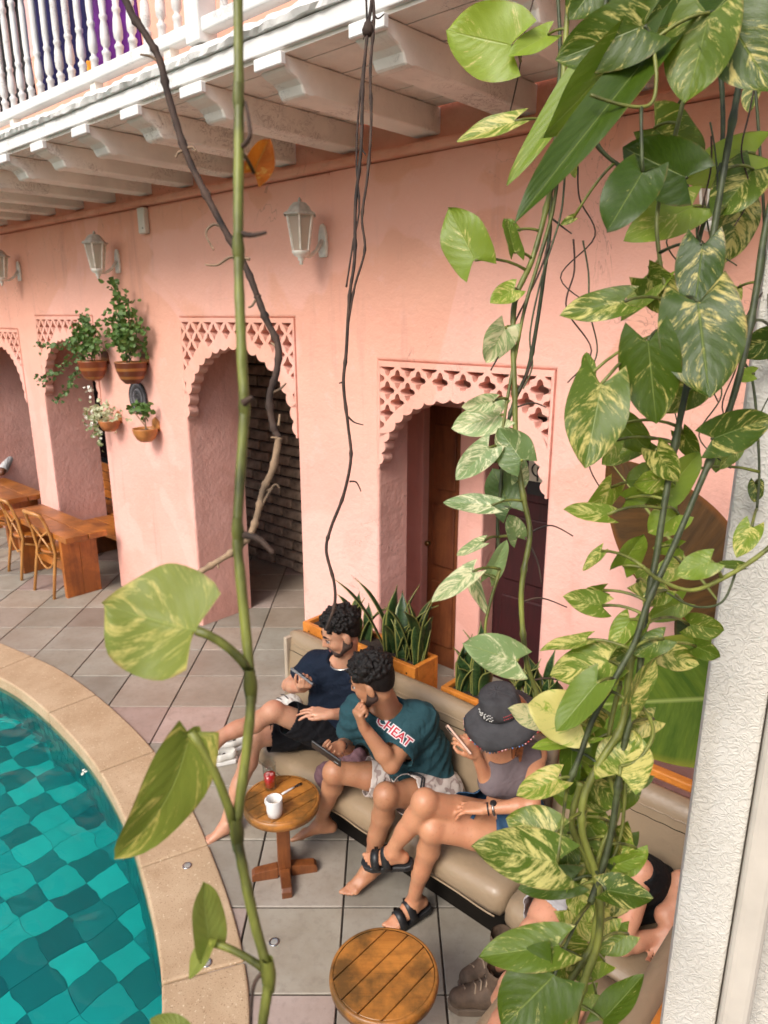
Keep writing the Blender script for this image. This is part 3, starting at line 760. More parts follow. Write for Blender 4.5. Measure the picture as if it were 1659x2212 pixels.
MB().lathe([(0, .0135), (.0265, .0145), (.0296, .078), (0, .078)], 32, T).build('red_drink', simple('red_juice', (.62, .006, .02), .15, .15, 40, spec=.6, Emission_Strength=0.), gls, smooth=True)
for k in range(3): MB().box((random.uniform(-.012, .012), random.uniform(-.012, .012), .079), (.016, .016, .016), T @ Matrix.Rotation(k * 1.1, 4, 'Z')).build('ice_cube', simple('pink_ice', (.80, .30, .30), .1, .1), gls, bevel=.003)
fk = thing('fork', (-.46, 3.07, TZ), 'fork with a white handle lying on the round side table', 'cutlery')
a0 = Vector((-.508, 3.02, TZ + .006)); a1 = Vector((-.452, 3.075, TZ + .006)); a2 = Vector((-.418, 3.108, TZ + .004))
MB().tube([a0, a0.lerp(a1, .3), a0.lerp(a1, .7), a1], [.0055, .006, .005, .004], 10).build('handle', CER, fk, smooth=True)
STEEL = simple('brushed_steel', (.55, .56, .58), .28, .1, 30, metal=1)
dr = (a2 - a1).normalized(); pr = Vector((-dr.y, dr.x, 0))
mbk = MB(); mbk.add([a1 + pr * .004 + Vector((0, 0, .001)), a1 - pr * .004 + Vector((0, 0, .001)), a1 + dr * .02 - pr * .009, a1 + dr * .02 + pr * .009], [(0, 1, 2, 3)])
for q in range(4):
    o_ = pr * (-.0075 + q * .005); mbk.bar(a1 + dr * .019 + o_, a2 + o_, .0028, .002)
mbk.build('tines', STEEL, fk)
# ------------------------------------------------------------ dining corner at the far end
def slab_table(s0, s1, d0, d1, zt, label):
    t = thing('dining_table', WL((s0 + s1) / 2, (d0 + d1) / 2, 0), label, 'table', 'plank dining tables by the far arches')
    w = (d1 - d0); ws = [(d0, d0 + w * .46), (d0 + w * .47, d1)]
    for (a, b) in ws: MB().box(((s0 + s1) / 2, -(a + b) / 2, zt - .03), (s1 - s0, b - a - .004, .06), MW).build('top_plank', WOOD_B, t, bevel=.006)
    for e in (s0 + .22, s1 - .22):
        for k in range(2):
            wl_ = (w - .06) / 2; MB().box((e, -(d0 + .03 + wl_ * (k + .5)), (zt - .06) / 2), (.055, wl_ - .002, zt - .062), MW).build('leg_plank', WOOD_BV, t, bevel=.004)
    MB().box(((s0 + s1) / 2, -(d0 + d1) / 2, .2), (s1 - s0 - .5, .04, .09), MW).build('stretcher', WOOD_B, t)
WOOD_BV = m_wood('dining_leg_wood', (.42, .13, .02), (.21, .055, .01), (.12, .033, .007), 2, .4, .7, .6, .2)
slab_table(-2.86, -1.36, .15, .57, .68, 'brown plank dining table with two cross-back chairs beside the wall pots')
slab_table(-4.9, -3.36, -.10, .36, .68, 'brown plank dining table at the farthest arch')
bn = thing('wall_bench', WL(-2.3, -.5, 0), 'brown plank bench with a slatted back inside the far arch', 'bench')
for k in range(2): MB().box((-2.14, .29 + k * .2 - .02, .40), (1.24, .195, .045), MW).build('seat_plank', WOOD_B, bn, bevel=.005)
for k in range(2): MB().box((-2.6, .69 + k * .16, .40), (2.1, .155, .045), MW).build('seat_plank', WOOD_B, bn, bevel=.005)
for k in range(4): MB().box((-2.6, .93, .50 + k * .118), (2.1, .03, .108), MW).build('back_slat', WOOD_B, bn, bevel=.005)
for e in (-2.7, -1.6): MB().box((e, .5, .19), (.06, .5, .375), MW).build('leg', WOOD_L, bn)
def chair(s, d, rz, label):
    T = MW @ Matrix.Translation((s, -d, 0)) @ Matrix.Rotation(rz, 4, 'Z')      # local +y faces the wall
    t = thing('cross_back_chair', MW @ Vector((s, -d, 0)), label, 'chair', 'cross-back chairs at the dining tables')
    MB().lathe([(0, .435), (.18, .435), (.205, .445), (.205, .462), (.19, .468), (0, .462)], 28, T).build('seat', WOOD_B, t, smooth=True)
    for sx in (-1, 1):
        MB().tube([(sx * .20, -.25, 0), (sx * .185, -.20, .30), (sx * .18, -.17, .46), (sx * .185, -.20, .66), (sx * .17, -.25, .83), (sx * .13, -.275, .875)], [.015, .017, .018, .016, .015, .014], 10, T).build('rear_post', WOOD_C, t, smooth=True)
        MB().tube([(sx * .19, .20, 0), (sx * .17, .16, .25), (sx * .155, .14, .44)], [.014, .017, .018], 10, T).build('front_leg', WOOD_C, t, smooth=True)
        MB().tube([(sx * .185, -.19, .40), (sx * .18, -.05, .35), (sx * .17, .09, .30), (sx * .18, .165, .16)], .011, 8, T).build('side_brace', WOOD_C, t, smooth=True)
        MB().tube([(sx * .17, -.205, .70), (sx * .02, -.205, .62), (-sx * .09, -.19, .52), (-sx * .12, -.18, .47)], .011, 8, T).build('cross_stay', WOOD_C, t, smooth=True)
    MB().tube([(-.175, -.245, .82), (-.15, -.27, .868), (-.08, -.30, .885), (0, -.31, .89), (.08, -.30, .885), (.15, -.27, .868), (.175, -.245, .82)], [.014, .018, .02, .021, .02, .018, .014], 10, T).build('top_rail', WOOD_C, t, smooth=True)
    for (ya, xa) in ((-.185, .18), (.15, .155)):
        MB().tube([(-xa, ya, .40), (-xa * .5, ya * 1.0, .30), (0, ya, .265), (xa * .5, ya, .30), (xa, ya, .40)], .010, 8, T).build('arched_stretcher', WOOD_C, t, smooth=True)
chair(-1.86, .40, rad(4), 'nearest cross-back bentwood chair tucked into the plank dining table')
chair(-2.62, .38, rad(-3), 'second cross-back bentwood chair behind the nearest one')
chair(-3.62, .30, rad(5), 'cross-back bentwood chair cut by the left picture edge')
# ------------------------------------------------------------ wall lanterns
LWHITE = simple('lantern_cream', (.80, .76, .67), .5, .15, 20)
LROOF = simple('lantern_grey', (.48, .455, .40), .5, .2, 25)
def m_pane():
    t = NT('frosted_lantern_pane'); a = t.n('ShaderNodeBsdfTransparent'); a.inputs[0].default_value = (.85, .83, .78, 1); d = t.n('ShaderNodeBsdfDiffuse'); d.inputs[0].default_value = (.74, .71, .62, 1)
    tr = t.n('ShaderNodeBsdfTranslucent'); tr.inputs[0].default_value = (.74, .71, .62, 1); m1_ = t.n('ShaderNodeMixShader'); m1_.inputs[0].default_value = .5; m2_ = t.n('ShaderNodeMixShader'); m2_.inputs[0].default_value = .55
    t.l(d.outputs[0], m1_.inputs[1]); t.l(tr.outputs[0], m1_.inputs[2]); t.l(a.outputs[0], m2_.inputs[1]); t.l(m1_.outputs[0], m2_.inputs[2]); t.l(m2_.outputs[0], t.out.inputs[0]); return t.m
LPANE = m_pane()
def lantern(s, z, label):
    t = thing('wall_lantern', WL(s, .02, z - .1), label, 'lamp', 'cream wall lanterns')
    T = MW @ Matrix.Translation((s, 0, z)); d0 = -.20
    # wall plate
    pl = [(-.035, -.12), (.035, -.12), (.042, -.06), (.036, .02), (.02, .07), (0, .085), (-.02, .07), (-.036, .02), (-.042, -.06)]
    MB().prism(pl, -.022, .0, T).build('wall_plate', LWHITE, t, bevel=.008)
    MB().tube([(0, -.02, -.02), (0, -.07, -.085), (0, -.13, -.12), (0, d0, -.118)], [.015, .013, .012, .014], 10, T).build('arm', LWHITE, t, smooth=True)
    L = T @ Matrix.Translation((0, d0, 0)) @ Matrix.Rotation(rad(15), 4, 'Z')
    MB().lathe([(0, -.175), (.012, -.172), (.010, -.155), (.022, -.145), (.02, -.132), (.045, -.12), (.055, -.105), (.058, -.092), (0, -.09)], 18, L).build('base_cup', LWHITE, t, smooth=True)
    zb, ztp, rb_, rt_ = -.09, .115, .055, .088
    for k in range(6):
        a = math.pi / 3 * k; b = a + math.pi / 3
        A = Vector((rb_ * math.cos(a), rb_ * math.sin(a), zb)); B = Vector((rt_ * math.cos(a), rt_ * math.sin(a), ztp))
        A2 = Vector((rb_ * math.cos(b), rb_ * math.sin(b), zb)); B2 = Vector((rt_ * math.cos(b), rt_ * math.sin(b), ztp))
        MB().bar(A, B, .010, .010, Vector((math.cos(a), math.sin(a), 0)), L).build('frame_bar', LWHITE, t)
        MB().bar(B, B2, .009, .012, M=L).build('frame_bar', LWHITE, t)
        MB().add([A * .96, A2 * .96, B2 * .96, B * .96], [(0, 1, 2, 3)], L).build('pane', LPANE, t)
    MB().lathe([(.006, .19), (.012, .195), (.010, .205), (.004, .215), (0, .217)], 12, L).build('finial', LROOF, t, smooth=True)
    MB().lathe([(.112, .112), (.108, .122), (.085, .135), (.068, .16), (.045, .182), (.02, .190), (.0, .192)], 6, L @ Matrix.Rotation(rad(0), 4, 'Z')).build('roof', LROOF, t, bevel=.003, seg=1)
    MB().lathe([(0, -.085), (.014, -.08), (.014, -.02), (.02, 0), (.022, .03), (.012, .05), (0, .055)], 12, L).build('bulb', simple('frosted_bulb', (.70, .62, .48), .3, .05), t, smooth=True)
lantern(1.74, 3.23, 'cream wall lantern between the middle and clover arches')
lantern(-.90, 3.23, 'cream wall lantern above the wall pots, second from the left edge')
lantern(-3.03, 3.23, 'cream wall lantern at the left picture edge')
lantern(4.22, 3.20, 'cream wall lantern mostly hidden behind the hanging vines')
sb = thing('sensor_box', WL(-.385, .02, 3.42), 'small white plastic box fixed high on the pink wall', 'box')
MB().box((-.385, -.026, 3.50), (.105, .05, .20), MW).build('housing', simple('white_plastic', (.66, .62, .54), .45, .05), sb, bevel=.012, seg=3)
MB().lathe([(0, .004), (.005, .003), (.006, 0)], 10, MW @ Matrix.Translation((-.36, -.052, 3.44)) @ Matrix.Rotation(rad(90), 4, 'X')).build('lens', BASEW, sb)
# ------------------------------------------------------------ recessed floor lights
for i, (x, y, lb) in enumerate(((404, 1870, 'small round light set in the coping beside the long yellow leaf'), (446, 2080, 'small round light set in the coping lower down by the pale leaf'), (592, 2035, 'small round light set in a floor tile near the round tables'))):
    p = fl(x, y, .016 if i < 2 else .002); z_ = p.z
    t = thing('floor_light', p, lb, 'light', 'round lights set in the ground')
    MB().lathe([(.016, -.002), (.0235, -.002), (.0235, .0025), (.021, .0035), (.016, .0015)], 28, Matrix.Translation(p)).build('ring', STEEL, t, smooth=True)
    MB().lathe([(0, .0012), (.0165, .0010)], 24, Matrix.Translation(p)).build('lens', simple('frosted_lens', (.34, .33, .30), .3, .2), t)
# ------------------------------------------------------------ plants: materials
def m_leaf(name, dark, mid, cream, transl=.35, gloss=.32, pale=(.34, .53, .12)):
    t = NT(name); uvn = t.n('ShaderNodeUVMap'); sep = t.n('ShaderNodeSeparateXYZ'); t.l(uvn.outputs[0], sep.inputs[0])
    oc = t.n('ShaderNodeObjectInfo'); sc = t.n('ShaderNodeSeparateColor'); t.l(oc.outputs['Color'], sc.inputs[0])
    v, u = sep.outputs[0], sep.outputs[1]
    av = t.math('ABSOLUTE', v)
    k = t.math('SUBTRACT', t.math('MULTIPLY', u, 7.), t.math('MULTIPLY', av, 3.2))     # runs along the side veins
    cx = t.n('ShaderNodeCombineXYZ'); t.l(t.math('ADD', t.math('MULTIPLY', k, .75), t.math('MULTIPLY', oc.outputs['Random'], 50.)), cx.inputs[0])
    t.l(t.math('MULTIPLY', v, .85), cx.inputs[1]); t.l(t.math('MULTIPLY', u, .6), cx.inputs[2])
    n1 = t.noise(cx.outputs[0], 1.1, 6, .68, .9)
    cx2 = t.n('ShaderNodeCombineXYZ'); t.l(t.math('MULTIPLY', k, 2.2), cx2.inputs[0]); t.l(t.math('ADD', t.math('MULTIPLY', v, 3.), t.math('MULTIPLY', oc.outputs['Random'], 20.)), cx2.inputs[1])
    n2 = t.noise(cx2.outputs[0], 2.0, 5, .7)
    thr = t.math('SUBTRACT', 1., sc.outputs[0])
    mask = t.math('MULTIPLY', t.math('SUBTRACT', t.math('ADD', n1, t.math('MULTIPLY', t.math('SUBTRACT', n2, .5), .35)), t.math('ADD', t.math('MULTIPLY', thr, .52), .19)), 9., True)
    green = t.mix(n2, dark, mid)
    green = t.mix(sc.outputs[1], green, pale)
    cr = t.mix(sc.outputs[2], cream, (.62, .42, .10))
    c = t.mix(mask, green, cr)
    sp_ = t.noise(cx2.outputs[0], 5.5, 3, .6)                                         # brown spots and dry edges
    c = t.mix(t.ramp(sp_, [(.69, 0.), (.73, .8)]), c, (.16, .085, .02))
    c = t.mix(t.math('MULTIPLY', t.math('MULTIPLY', t.math('SUBTRACT', av, .93), 12., True), t.ramp(n1, [(.45, 0.), (.6, .8)])), c, (.22, .12, .03))
    rib = t.math('SUBTRACT', 1., t.math('MULTIPLY', av, 26.), True)
    c = t.mix(t.math('MULTIPLY', rib, .45), c, (.38, .45, .14))
    sn = t.math('SINE', t.math('MULTIPLY', k, 6.2))
    h = t.math('ADD', t.math('MULTIPLY', sn, .16), t.math('SUBTRACT', t.math('MULTIPLY', n2, .7), t.math('MULTIPLY', rib, 1.2)))
    nb_ = t.bump(h, .35, .0022)
    p = t.pbr(c, t.math('ADD', t.math('MULTIPLY', n2, .2), gloss - .06), nb_, Specular_IOR_Level=.42)
    tr = t.n('ShaderNodeBsdfTranslucent'); t.l(t.mix(.5, c, t.mix(1., c, (1.25, 1.35, .45), 'MULTIPLY')), tr.inputs[0]); t.l(nb_, tr.inputs[1])
    mx = t.n('ShaderNodeMixShader'); mx.inputs[0].default_value = transl
    t.l(p.outputs[0], mx.inputs[1]); t.l(tr.outputs[0], mx.inputs[2]); t.l(mx.outputs[0], t.out.inputs[0]); return t.m
POTHOS = m_leaf('pothos_leaf', (.015, .036, .002), (.060, .115, .005), (.66, .60, .20), pale=(.31, .43, .045))
POTHOS_M = m_leaf('silvery_pothos_leaf', (.022, .058, .010), (.075, .15, .024), (.76, .75, .46), pale=(.38, .52, .22))
STEMG = simple('vine_stem_green', (.165, .175, .03), .5, .55, 26, .5, 70, sc=(1, 1, .3))
STEMD = simple('vine_stem_dark', (.050, .062, .018), .55, .4, 40, .3, 90)
TWIG = simple('dry_twig', (.055, .030, .019), .8, .5, 30, .6, 120, .002)
TWIGL = simple('pale_dry_twig', (.26, .17, .10), .8, .5, 30, .6, 120, .002)
def leaf_mesh(base, tip, W, roll=0., fold=.25, curl=.12, twist=0., seed=0, rows=13, cols=10, heart=.26, toward=None, wave=.05, bend=0.):
    base = Vector(base); tip = Vector(tip); L = (tip - base).length; u_ = (tip - base) / L
    n0 = (toward if toward is not None else (CAMP - (base + tip) / 2)); n0 = (n0 - u_ * n0.dot(u_)).normalized()
    n_ = Matrix.Rotation(roll, 3, u_) @ n0; s_ = u_.cross(n_)
    r = random.Random(seed); ph = r.uniform(0, 6); ph2 = r.uniform(0, 6)
    V = []; F = []; UV = []
    for i in range(rows + 1):
        u = i / rows
        w = (W / 2) * 1.68 * (max(u, 1e-4) ** .36) * max(0., 1 - u ** 1.75) ** .88
        w *= 1 + .03 * math.sin(u * 9 + ph)
        for j in range(cols + 1):
            v = j / cols * 2 - 1
            y = L * u - L * heart * abs(v) ** 1.3 * (1 - u) ** 2.2 * 1.5 * (1 if u > 0 else 0)
            x = v * w
            z = fold * abs(x) - curl * L * (u ** 2) - .45 * fold * x * x / max(W, 1e-4)
            z += wave * W * math.sin(u * 10 + ph + (2 if v > 0 else 0)) * v * v
            z += curl * L * .5 * u - .06 * W * math.sin(u * 3.1)
            tw = twist * u
            x2 = x * math.cos(tw) - z * math.sin(tw); z2 = x * math.sin(tw) + z * math.cos(tw)
            x2 += bend * L * math.sin(math.pi * u)
            V.append(base + u_ * y + s_ * x2 + n_ * z2); UV.append((v, u))
    for i in range(rows):
        for j in range(cols):
            a = i * (cols + 1) + j; F.append((a, a + 1, a + cols + 2, a + cols + 1))
    return V, F, UV
def leaf_obj(parent, V, F, UV, mat, name='leaf', color=(.35, .2, .2, 1)):
    base = Vector(parent['base']) if 'base' in parent else Vector((0, 0, 0))
    me = bpy.data.meshes.new(name); me.from_pydata([tuple(v - base) for v in V], [], F)
    uvl = me.uv_layers.new(name='UVMap')
    for lp in me.loops: uvl.data[lp.index].uv = UV[lp.vertex_index]
    o = link(name, me, mat, parent, smooth=True); o.color = color; return o
def smooth_path(P, n=6):
    P = [Vector(p) for p in P]; out = []
    for i in range(len(P) - 1):
        a = P[max(i - 1, 0)]; b = P[i]; c = P[i + 1]; d = P[min(i + 2, len(P) - 1)]
        for k in range(n):
            u = k / n; out.append(.5 * ((2 * b) + (c - a) * u + (2 * a - 5 * b + 4 * c - d) * u * u + (3 * b - a - 3 * c + d) * u ** 3))
    out.append(P[-1]); return out
rv = random.Random(21)
class Vine:
    def __init__(s, name, base, label, cat, group=None):
        s.t = thing(name, base, label, cat, group); s.paths = []
    def stem(s, pts, r, mat=None, name='stem', n=8, knots=0, keep=True):
        if pts[0][1] < -50: pts = [(pts[0][0] - 12, pts[0][1] - 700, pts[0][2]), (pts[0][0] + 6, pts[0][1] - 330, pts[0][2])] + list(pts)   # the strands hang from higher up
        P = smooth_path([at(*p) for p in pts], 7)
        if not hasattr(r, '__len__'): r = (r, r)
        R_ = []
        for i, p in enumerate(P):
            u = i / (len(P) - 1); q = r[0] + (r[1] - r[0]) * u
            if knots and i % knots == 0: q *= 1.35
            R_.append(q * (1 + rv.uniform(-.07, .07)))
        o = MB().tube(P, R_, n).build(name, mat or STEMG, s.t, smooth=True)
        if keep: s.paths.append(P)
        return o
    def leaf(s, bx, by, tx, ty, t, W, var=.35, pale=.2, warm=.1, roll=0., fold=.25, curl=.12, dt=0., petiole=True, att=None, twist=0., heart=.26, bend=0., mat=None, pr=.0022):
        B = at(bx, by, t); T = at(tx, ty, t + dt)
        sd = rv.randint(0, 99999)
        V, F, UV = leaf_mesh(B, T, W * t / FPX / max(.45, abs(math.cos(roll))), roll, fold, curl, twist, sd, heart=heart, bend=bend)
        o = leaf_obj(s.t, V, F, UV, mat or POTHOS, color=(var * .86, pale, warm, 1))
        if petiole and (s.paths or att):
            if att: A = at(*att)
            else:
                best = None
                for P in s.paths:
                    for p in P:
                        d = (p - B).length + .35 * max(0., B.z - p.z)
                        if best is None or d < best[0]: best = (d, p)
                A = best[1]
            mid = (A + B) / 2 + Vector((0, 0, .18 * (A - B).length)) + Vector((rv.uniform(-.1, .1), rv.uniform(-.1, .1), 0)) * (A - B).length * .6
            P = [A.lerp(mid, k / 5).lerp(mid.lerp(B, k / 5), k / 5) for k in range(6)]
            MB().tube(P, [pr * 1.25, pr * 1.05, pr, pr, pr, pr * 1.1], 7).build('petiole', STEMG if pale > .12 else STEMD, o, smooth=True)
        return o
# ------------------------------------------------------------ vine hanging close to the camera, left of centre
T1 = .66
va = Vine('hanging_vine', at(515, 300, T1), 'thick green vine stem hanging close in front with four large pale leaves', 'vine')
va.stem([(508, -140, T1), (514, 0, T1), (516, 250, T1), (515, 540, T1), (522, 760, T1), (527, 900, T1), (513, 1140, T1), (520, 1250, T1), (541, 1480, T1), (535, 1600, T1), (517, 1740, T1), (512, 1800, T1), (530, 1900, T1), (552, 2000, T1), (578, 2110, T1), (566, 2230, T1), (560, 2400, T1)], (.0046, .0049), knots=0, n=12)
for (x, y, rr) in ((515, 540, .0075), (528, 880, .0072), (514, 1150, .0075), (541, 1480, .0085), (512, 1800, .0085), (580, 2105, .009), (515, 215, .007)):
    p = at(x, y, T1 - .001); MB().lathe([(rr * .55, -rr * 2.2), (rr * .72, -rr * .9), (rr * .80, 0), (rr * .72, rr * .8), (rr * .55, rr * 2.0)], 14, Matrix.Translation(p)).build('node', STEMG, va.t, smooth=True)
for pts, r in (([(520, 505, T1), (545, 508, T1 - .01), (575, 502, T1 - .015)], .003), ([(527, 870, T1 - .006), (545, 858, T1 - .012)], .004), ([(525, 1155, T1), (560, 1165, T1 - .01), (590, 1195, T1 - .012)], .004), ([(520, 320, T1), (540, 290, T1 - .01), (530, 220, T1)], .0025), ([(572, 2095, T1), (548, 2130, T1), (542, 2212, T1), (545, 2260, T1)], .0022)):
    va.stem(pts, (r, r * .5), TWIG, 'aerial_root', keep=False)
PALE = m_leaf('pale_pothos_leaf', (.085, .125, .010), (.18, .235, .025), (.60, .54, .16), .40, .42, (.40, .44, .10))
DRYLEAF = m_leaf('dry_orange_leaf', (.30, .06, .004), (.62, .17, .008), (.80, .32, .02), .5, .5)
va.leaf(424, 1362, 230, 1310, T1 - .02, 258, .42, .40, .05, roll=rad(10), fold=.36, curl=-.16, dt=.02, att=(541, 1450, T1), mat=PALE, pr=.0042, heart=.16)
va.leaf(412, 1580, 240, 1888, T1 - .02, 134, .35, .22, .25, roll=rad(-14), fold=.34, curl=.22, dt=.03, att=(512, 1800, T1), mat=PALE, pr=.0042, heart=.12, bend=-.07)
va.leaf(452, 2035, 440, 1905, T1, 72, .1, .55, .05, roll=rad(35), fold=.3, curl=.05, att=(580, 2100, T1), mat=PALE, pr=.0034)
va.leaf(455, 2032, 403, 2115, T1, 40, .1, .45, .05, roll=rad(40), fold=.35, curl=.1, petiole=False, mat=PALE)
va.leaf(395, 2240, 325, 2200, T1, 60, .1, .35, .1, roll=rad(15), att=(566, 2300, T1), mat=PALE, pr=.003)
va.leaf(408, 1590, 432, 1570, T1 - .02, 26, .05, .5, .05, roll=rad(50), petiole=False, mat=PALE)
va.leaf(548, 372, 585, 300, T1 + .05, 62, .35, .0, .9, roll=rad(25), fold=.5, att=(518, 330, T1), mat=DRYLEAF, pr=.0018)
# ------------------------------------------------------------ bare dry branch
T2 = .95
vb = Vine('dry_branch', at(345, 130, T2), 'bare dark dry branch bending down across the pink wall', 'branch')
vb.stem([(262, -70, T2), (280, 20, T2), (315, 75, T2), (345, 130, T2), (362, 200, T2), (400, 325, T2), (445, 420, T2), (490, 505, T2), (530, 575, T2), (556, 640, T2)], (.0052, .0042), TWIG, knots=8)
vb.stem([(556, 640, T2), (575, 690, T2), (600, 745, T2), (598, 800, T2), (582, 860, T2), (590, 920, T2), (602, 945, T2)], (.0044, .0046), TWIG, knots=6)
vb.stem([(602, 945, T2), (590, 1010, T2), (568, 1060, T2), (556, 1110, T2), (540, 1155, T2), (505, 1190, T2), (455, 1222, T2), (422, 1242, T2)], (.0046, .0038), TWIGL, knots=6)
for pts in ([(345, 135, T2), (325, 122, T2), (303, 118, T2)], [(398, 325, T2), (385, 330, T2), (380, 340, T2)], [(398, 322, T2), (415, 318, T2), (425, 328, T2)], [(490, 495, T2), (462, 485, T2), (445, 505, T2), (462, 540, T2)], [(540, 560, T2), (500, 555, T2), (470, 572, T2), (445, 572, T2)], [(556, 640, T2), (545, 660, T2), (536, 664, T2)], [(600, 750, T2), (585, 740, T2)], [(585, 850, T2), (605, 840, T2), (618, 828, T2)], [(602, 945, T2), (585, 945, T2)], [(602, 920, T2), (604, 895, T2)], [(590, 1055, T2), (575, 1060, T2)], [(556, 1110, T2), (590, 1050, T2), (605, 1055, T2)], [(470, 1215, T2), (472, 1228, T2)]):
    vb.stem(pts, (.0022, .0012), TWIGL, 'twig', n=6, keep=False)
# ------------------------------------------------------------ thin dead vine in the middle
T3 = 1.25
vc = Vine('dead_vine', at(790, 100, T3), 'thin dead brown vine dangling down to the man in navy', 'vine')
vc.stem([(805, -80, T3), (803, 0, T3), (795, 60, T3), (784, 180, T3), (780, 320, T3), (768, 440, T3), (766, 560, T3), (755, 640, T3), (748, 760, T3), (742, 830, T3), (752, 920, T3), (758, 990, T3), (742, 1070, T3), (715, 1140, T3), (705, 1190, T3), (722, 1260, T3), (722, 1310, T3), (703, 1362, T3)], (.0030, .0026), TWIG, knots=9)
vc.stem([(800, -80, T3), (808, 30, T3), (800, 150, T3), (802, 260, T3), (794, 380, T3), (782, 470, T3), (788, 540, T3), (766, 620, T3), (752, 700, T3)], (.0028, .002), TWIG, knots=8)
vc.stem([(790, -80, T3), (792, 80, T3), (776, 220, T3), (770, 350, T3), (776, 450, T3), (762, 530, T3), (748, 620, T3)], (.002, .0015), TWIG, 'stem', knots=8)
for pts in ([(803, 20, T3), (815, 40, T3), (830, 30, T3)], [(805, 45, T3), (790, 70, T3), (785, 85, T3)], [(752, 900, T3), (765, 912, T3), (785, 918, T3)], [(755, 1040, T3), (770, 1042, T3), (780, 1062, T3)], [(742, 825, T3), (732, 828, T3)], [(780, 320, T3), (790, 335, T3)]):
    vc.stem(pts, (.002, .001), TWIG, 'twig', n=6, keep=False)
p = at(795, 65, T3); MB().lathe([(0, -.012), (.009, -.008), (.011, .0), (.006, .012), (0, .018)], 8, Matrix.Translation(p)).build('dry_bud', TWIG, vc.t, smooth=True)
# ------------------------------------------------------------ middle hanging pothos strand
T4 = 1.12
vd = Vine('pothos_vine', at(1120, 700, T4), 'slender variegated pothos strand hanging before the clover arch', 'vine')
vd.stem([(1240, -120, T4), (1225, 40, T4), (1215, 200, T4), (1205, 330, T4), (1180, 450, T4), (1150, 560, T4), (1115, 640, T4), (1108, 720, T4), (1112, 850, T4), (1115, 960, T4), (1130, 1070, T4), (1145, 1150, T4), (1132, 1230, T4), (1126, 1290, T4), (1130, 1370, T4), (1140, 1440, T4), (1160, 1500, T4), (1168, 1560, T4)], (.0045, .0042), knots=14)
vd.stem([(1200, -120, T4 + .05), (1210, 100, T4 + .05), (1200, 300, T4 + .05), (1190, 420, T4 + .05), (1188, 500, T4 + .05), (1180, 560, T4 + .05), (1160, 700, T4 + .05), (1140, 800, T4 + .05), (1110, 870, T4 + .05), (1090, 950, T4 + .05), (1082, 1050, T4 + .05), (1075, 1130, T4 + .05), (1080, 1230, T4 + .05)], (.0034, .003), STEMD, knots=12)
vd.stem([(1210, 330, T4), (1195, 450, T4), (1165, 560, T4), (1135, 660, T4), (1115, 760, T4), (1098, 850, T4), (1085, 930, T4), (1070, 1000, T4)], (.0032, .0024))
vd.stem([(1220, 380, T4), (1210, 470, T4), (1170, 600, T4), (1145, 720, T4), (1150, 790, T4), (1130, 840, T4)], (.0018, .0012), STEMD)
vd.stem([(1190, 520, T4), (1160, 600, T4), (1120, 680, T4), (1090, 745, T4), (1060, 800, T4)], (.0016, .0012), TWIG)
vd.stem([(1080, 1230, T4), (1062, 1290, T4), (1050, 1340, T4), (1048, 1370, T4)], (.003, .002))
vd.stem([(1160, -60, T4 + .1), (1135, 60, T4 + .1), (1120, 160, T4 + .1), (1100, 250, T4 + .1)], (.0014, .0012), TWIG)
for pts in ([(1145, 1150, T4), (1190, 1135, T4), (1238, 1158, T4)], [(1128, 1300, T4), (1170, 1292, T4), (1225, 1312, T4)], [(1150, 1470, T4), (1180, 1465, T4), (1225, 1472, T4)], [(1190, 470, T4), (1215, 490, T4), (1235, 505, T4)], [(1270, 270, T4), (1290, 320, T4), (1330, 355, T4)], [(1150, 780, T4), (1120, 850, T4)], [(1115, 880, T4), (1150, 870, T4), (1180, 880, T4)], [(1135, 1160, T4), (1160, 1210, T4), (1170, 1260, T4)]):
    vd.stem(pts, (.0018, .001), TWIG, 'aerial_root', n=6, keep=False)
LD = [  # base x, y, tip x, y, width, variegation, pale, warm, roll, fold
    (1106, 98, 962, 62, 152, .25, .85, .0, 12, .12), (1184, 75, 1098, 118, 46, .15, .8, .0, 35, .3), (1112, 262, 985, 299, 40, .55, .5, .0, 50, .35),
    (1026, 562, 966, 447, 106, .22, .6, .0, -10, .2), (1112, 625, 1060, 652, 48, .45, .7, .1, 20, .3), (1092, 708, 1050, 785, 66, .6, .75, .1, -15, .3),
    (1082, 897, 973, 924, 74, .5, .75, .0, 18, .22), (1064, 868, 998, 880, 40, .6, .7, .1, -10, .3), (1056, 968, 985, 1034, 62, .5, .55, .0, 12, .3),
    (1128, 995, 1075, 925, 84, .35, .3, .1, -18, .3), (1062, 1092, 957, 1082, 44, .5, .45, .0, 30, .3), (1104, 1098, 1062, 1010, 82, .25, .12, .1, 0, .22),
    (1118, 1162, 1100, 1112, 44, .4, .4, .0, 30, .3), (1042, 1172, 984, 1198, 26, .55, .6, .1, 35, .35), (1020, 1236, 931, 1299, 46, .6, .65, .1, 20, .4),
    (1058, 1244, 1097, 1168, 38, .2, .7, .0, 40, .3), (1018, 1238, 1050, 1330, 30, .6, .6, .1, 45, .3), (1116, 1428, 1004, 1388, 88, .4, .62, .0, 15, .2),
    (1108, 500, 1090, 470, 30, .3, .35, .0, 40, .3), (1112, 545, 1098, 470, 34, .3, .3, .0, 50, .3), (1120, 1040, 1130, 985, 40, .5, .5, .1, 20, .3), (1160, 1555, 1100, 1530, 50, .7, .6, .2, 20, .3)]
for q in LD: vd.leaf(q[0], q[1], q[2], q[3], T4 + rv.uniform(-.04, .04), q[4], q[5], q[6], q[7], rad(q[8]), q[9], dt=rv.uniform(-.02, .03), mat=POTHOS_M if q[1] > 690 else None)
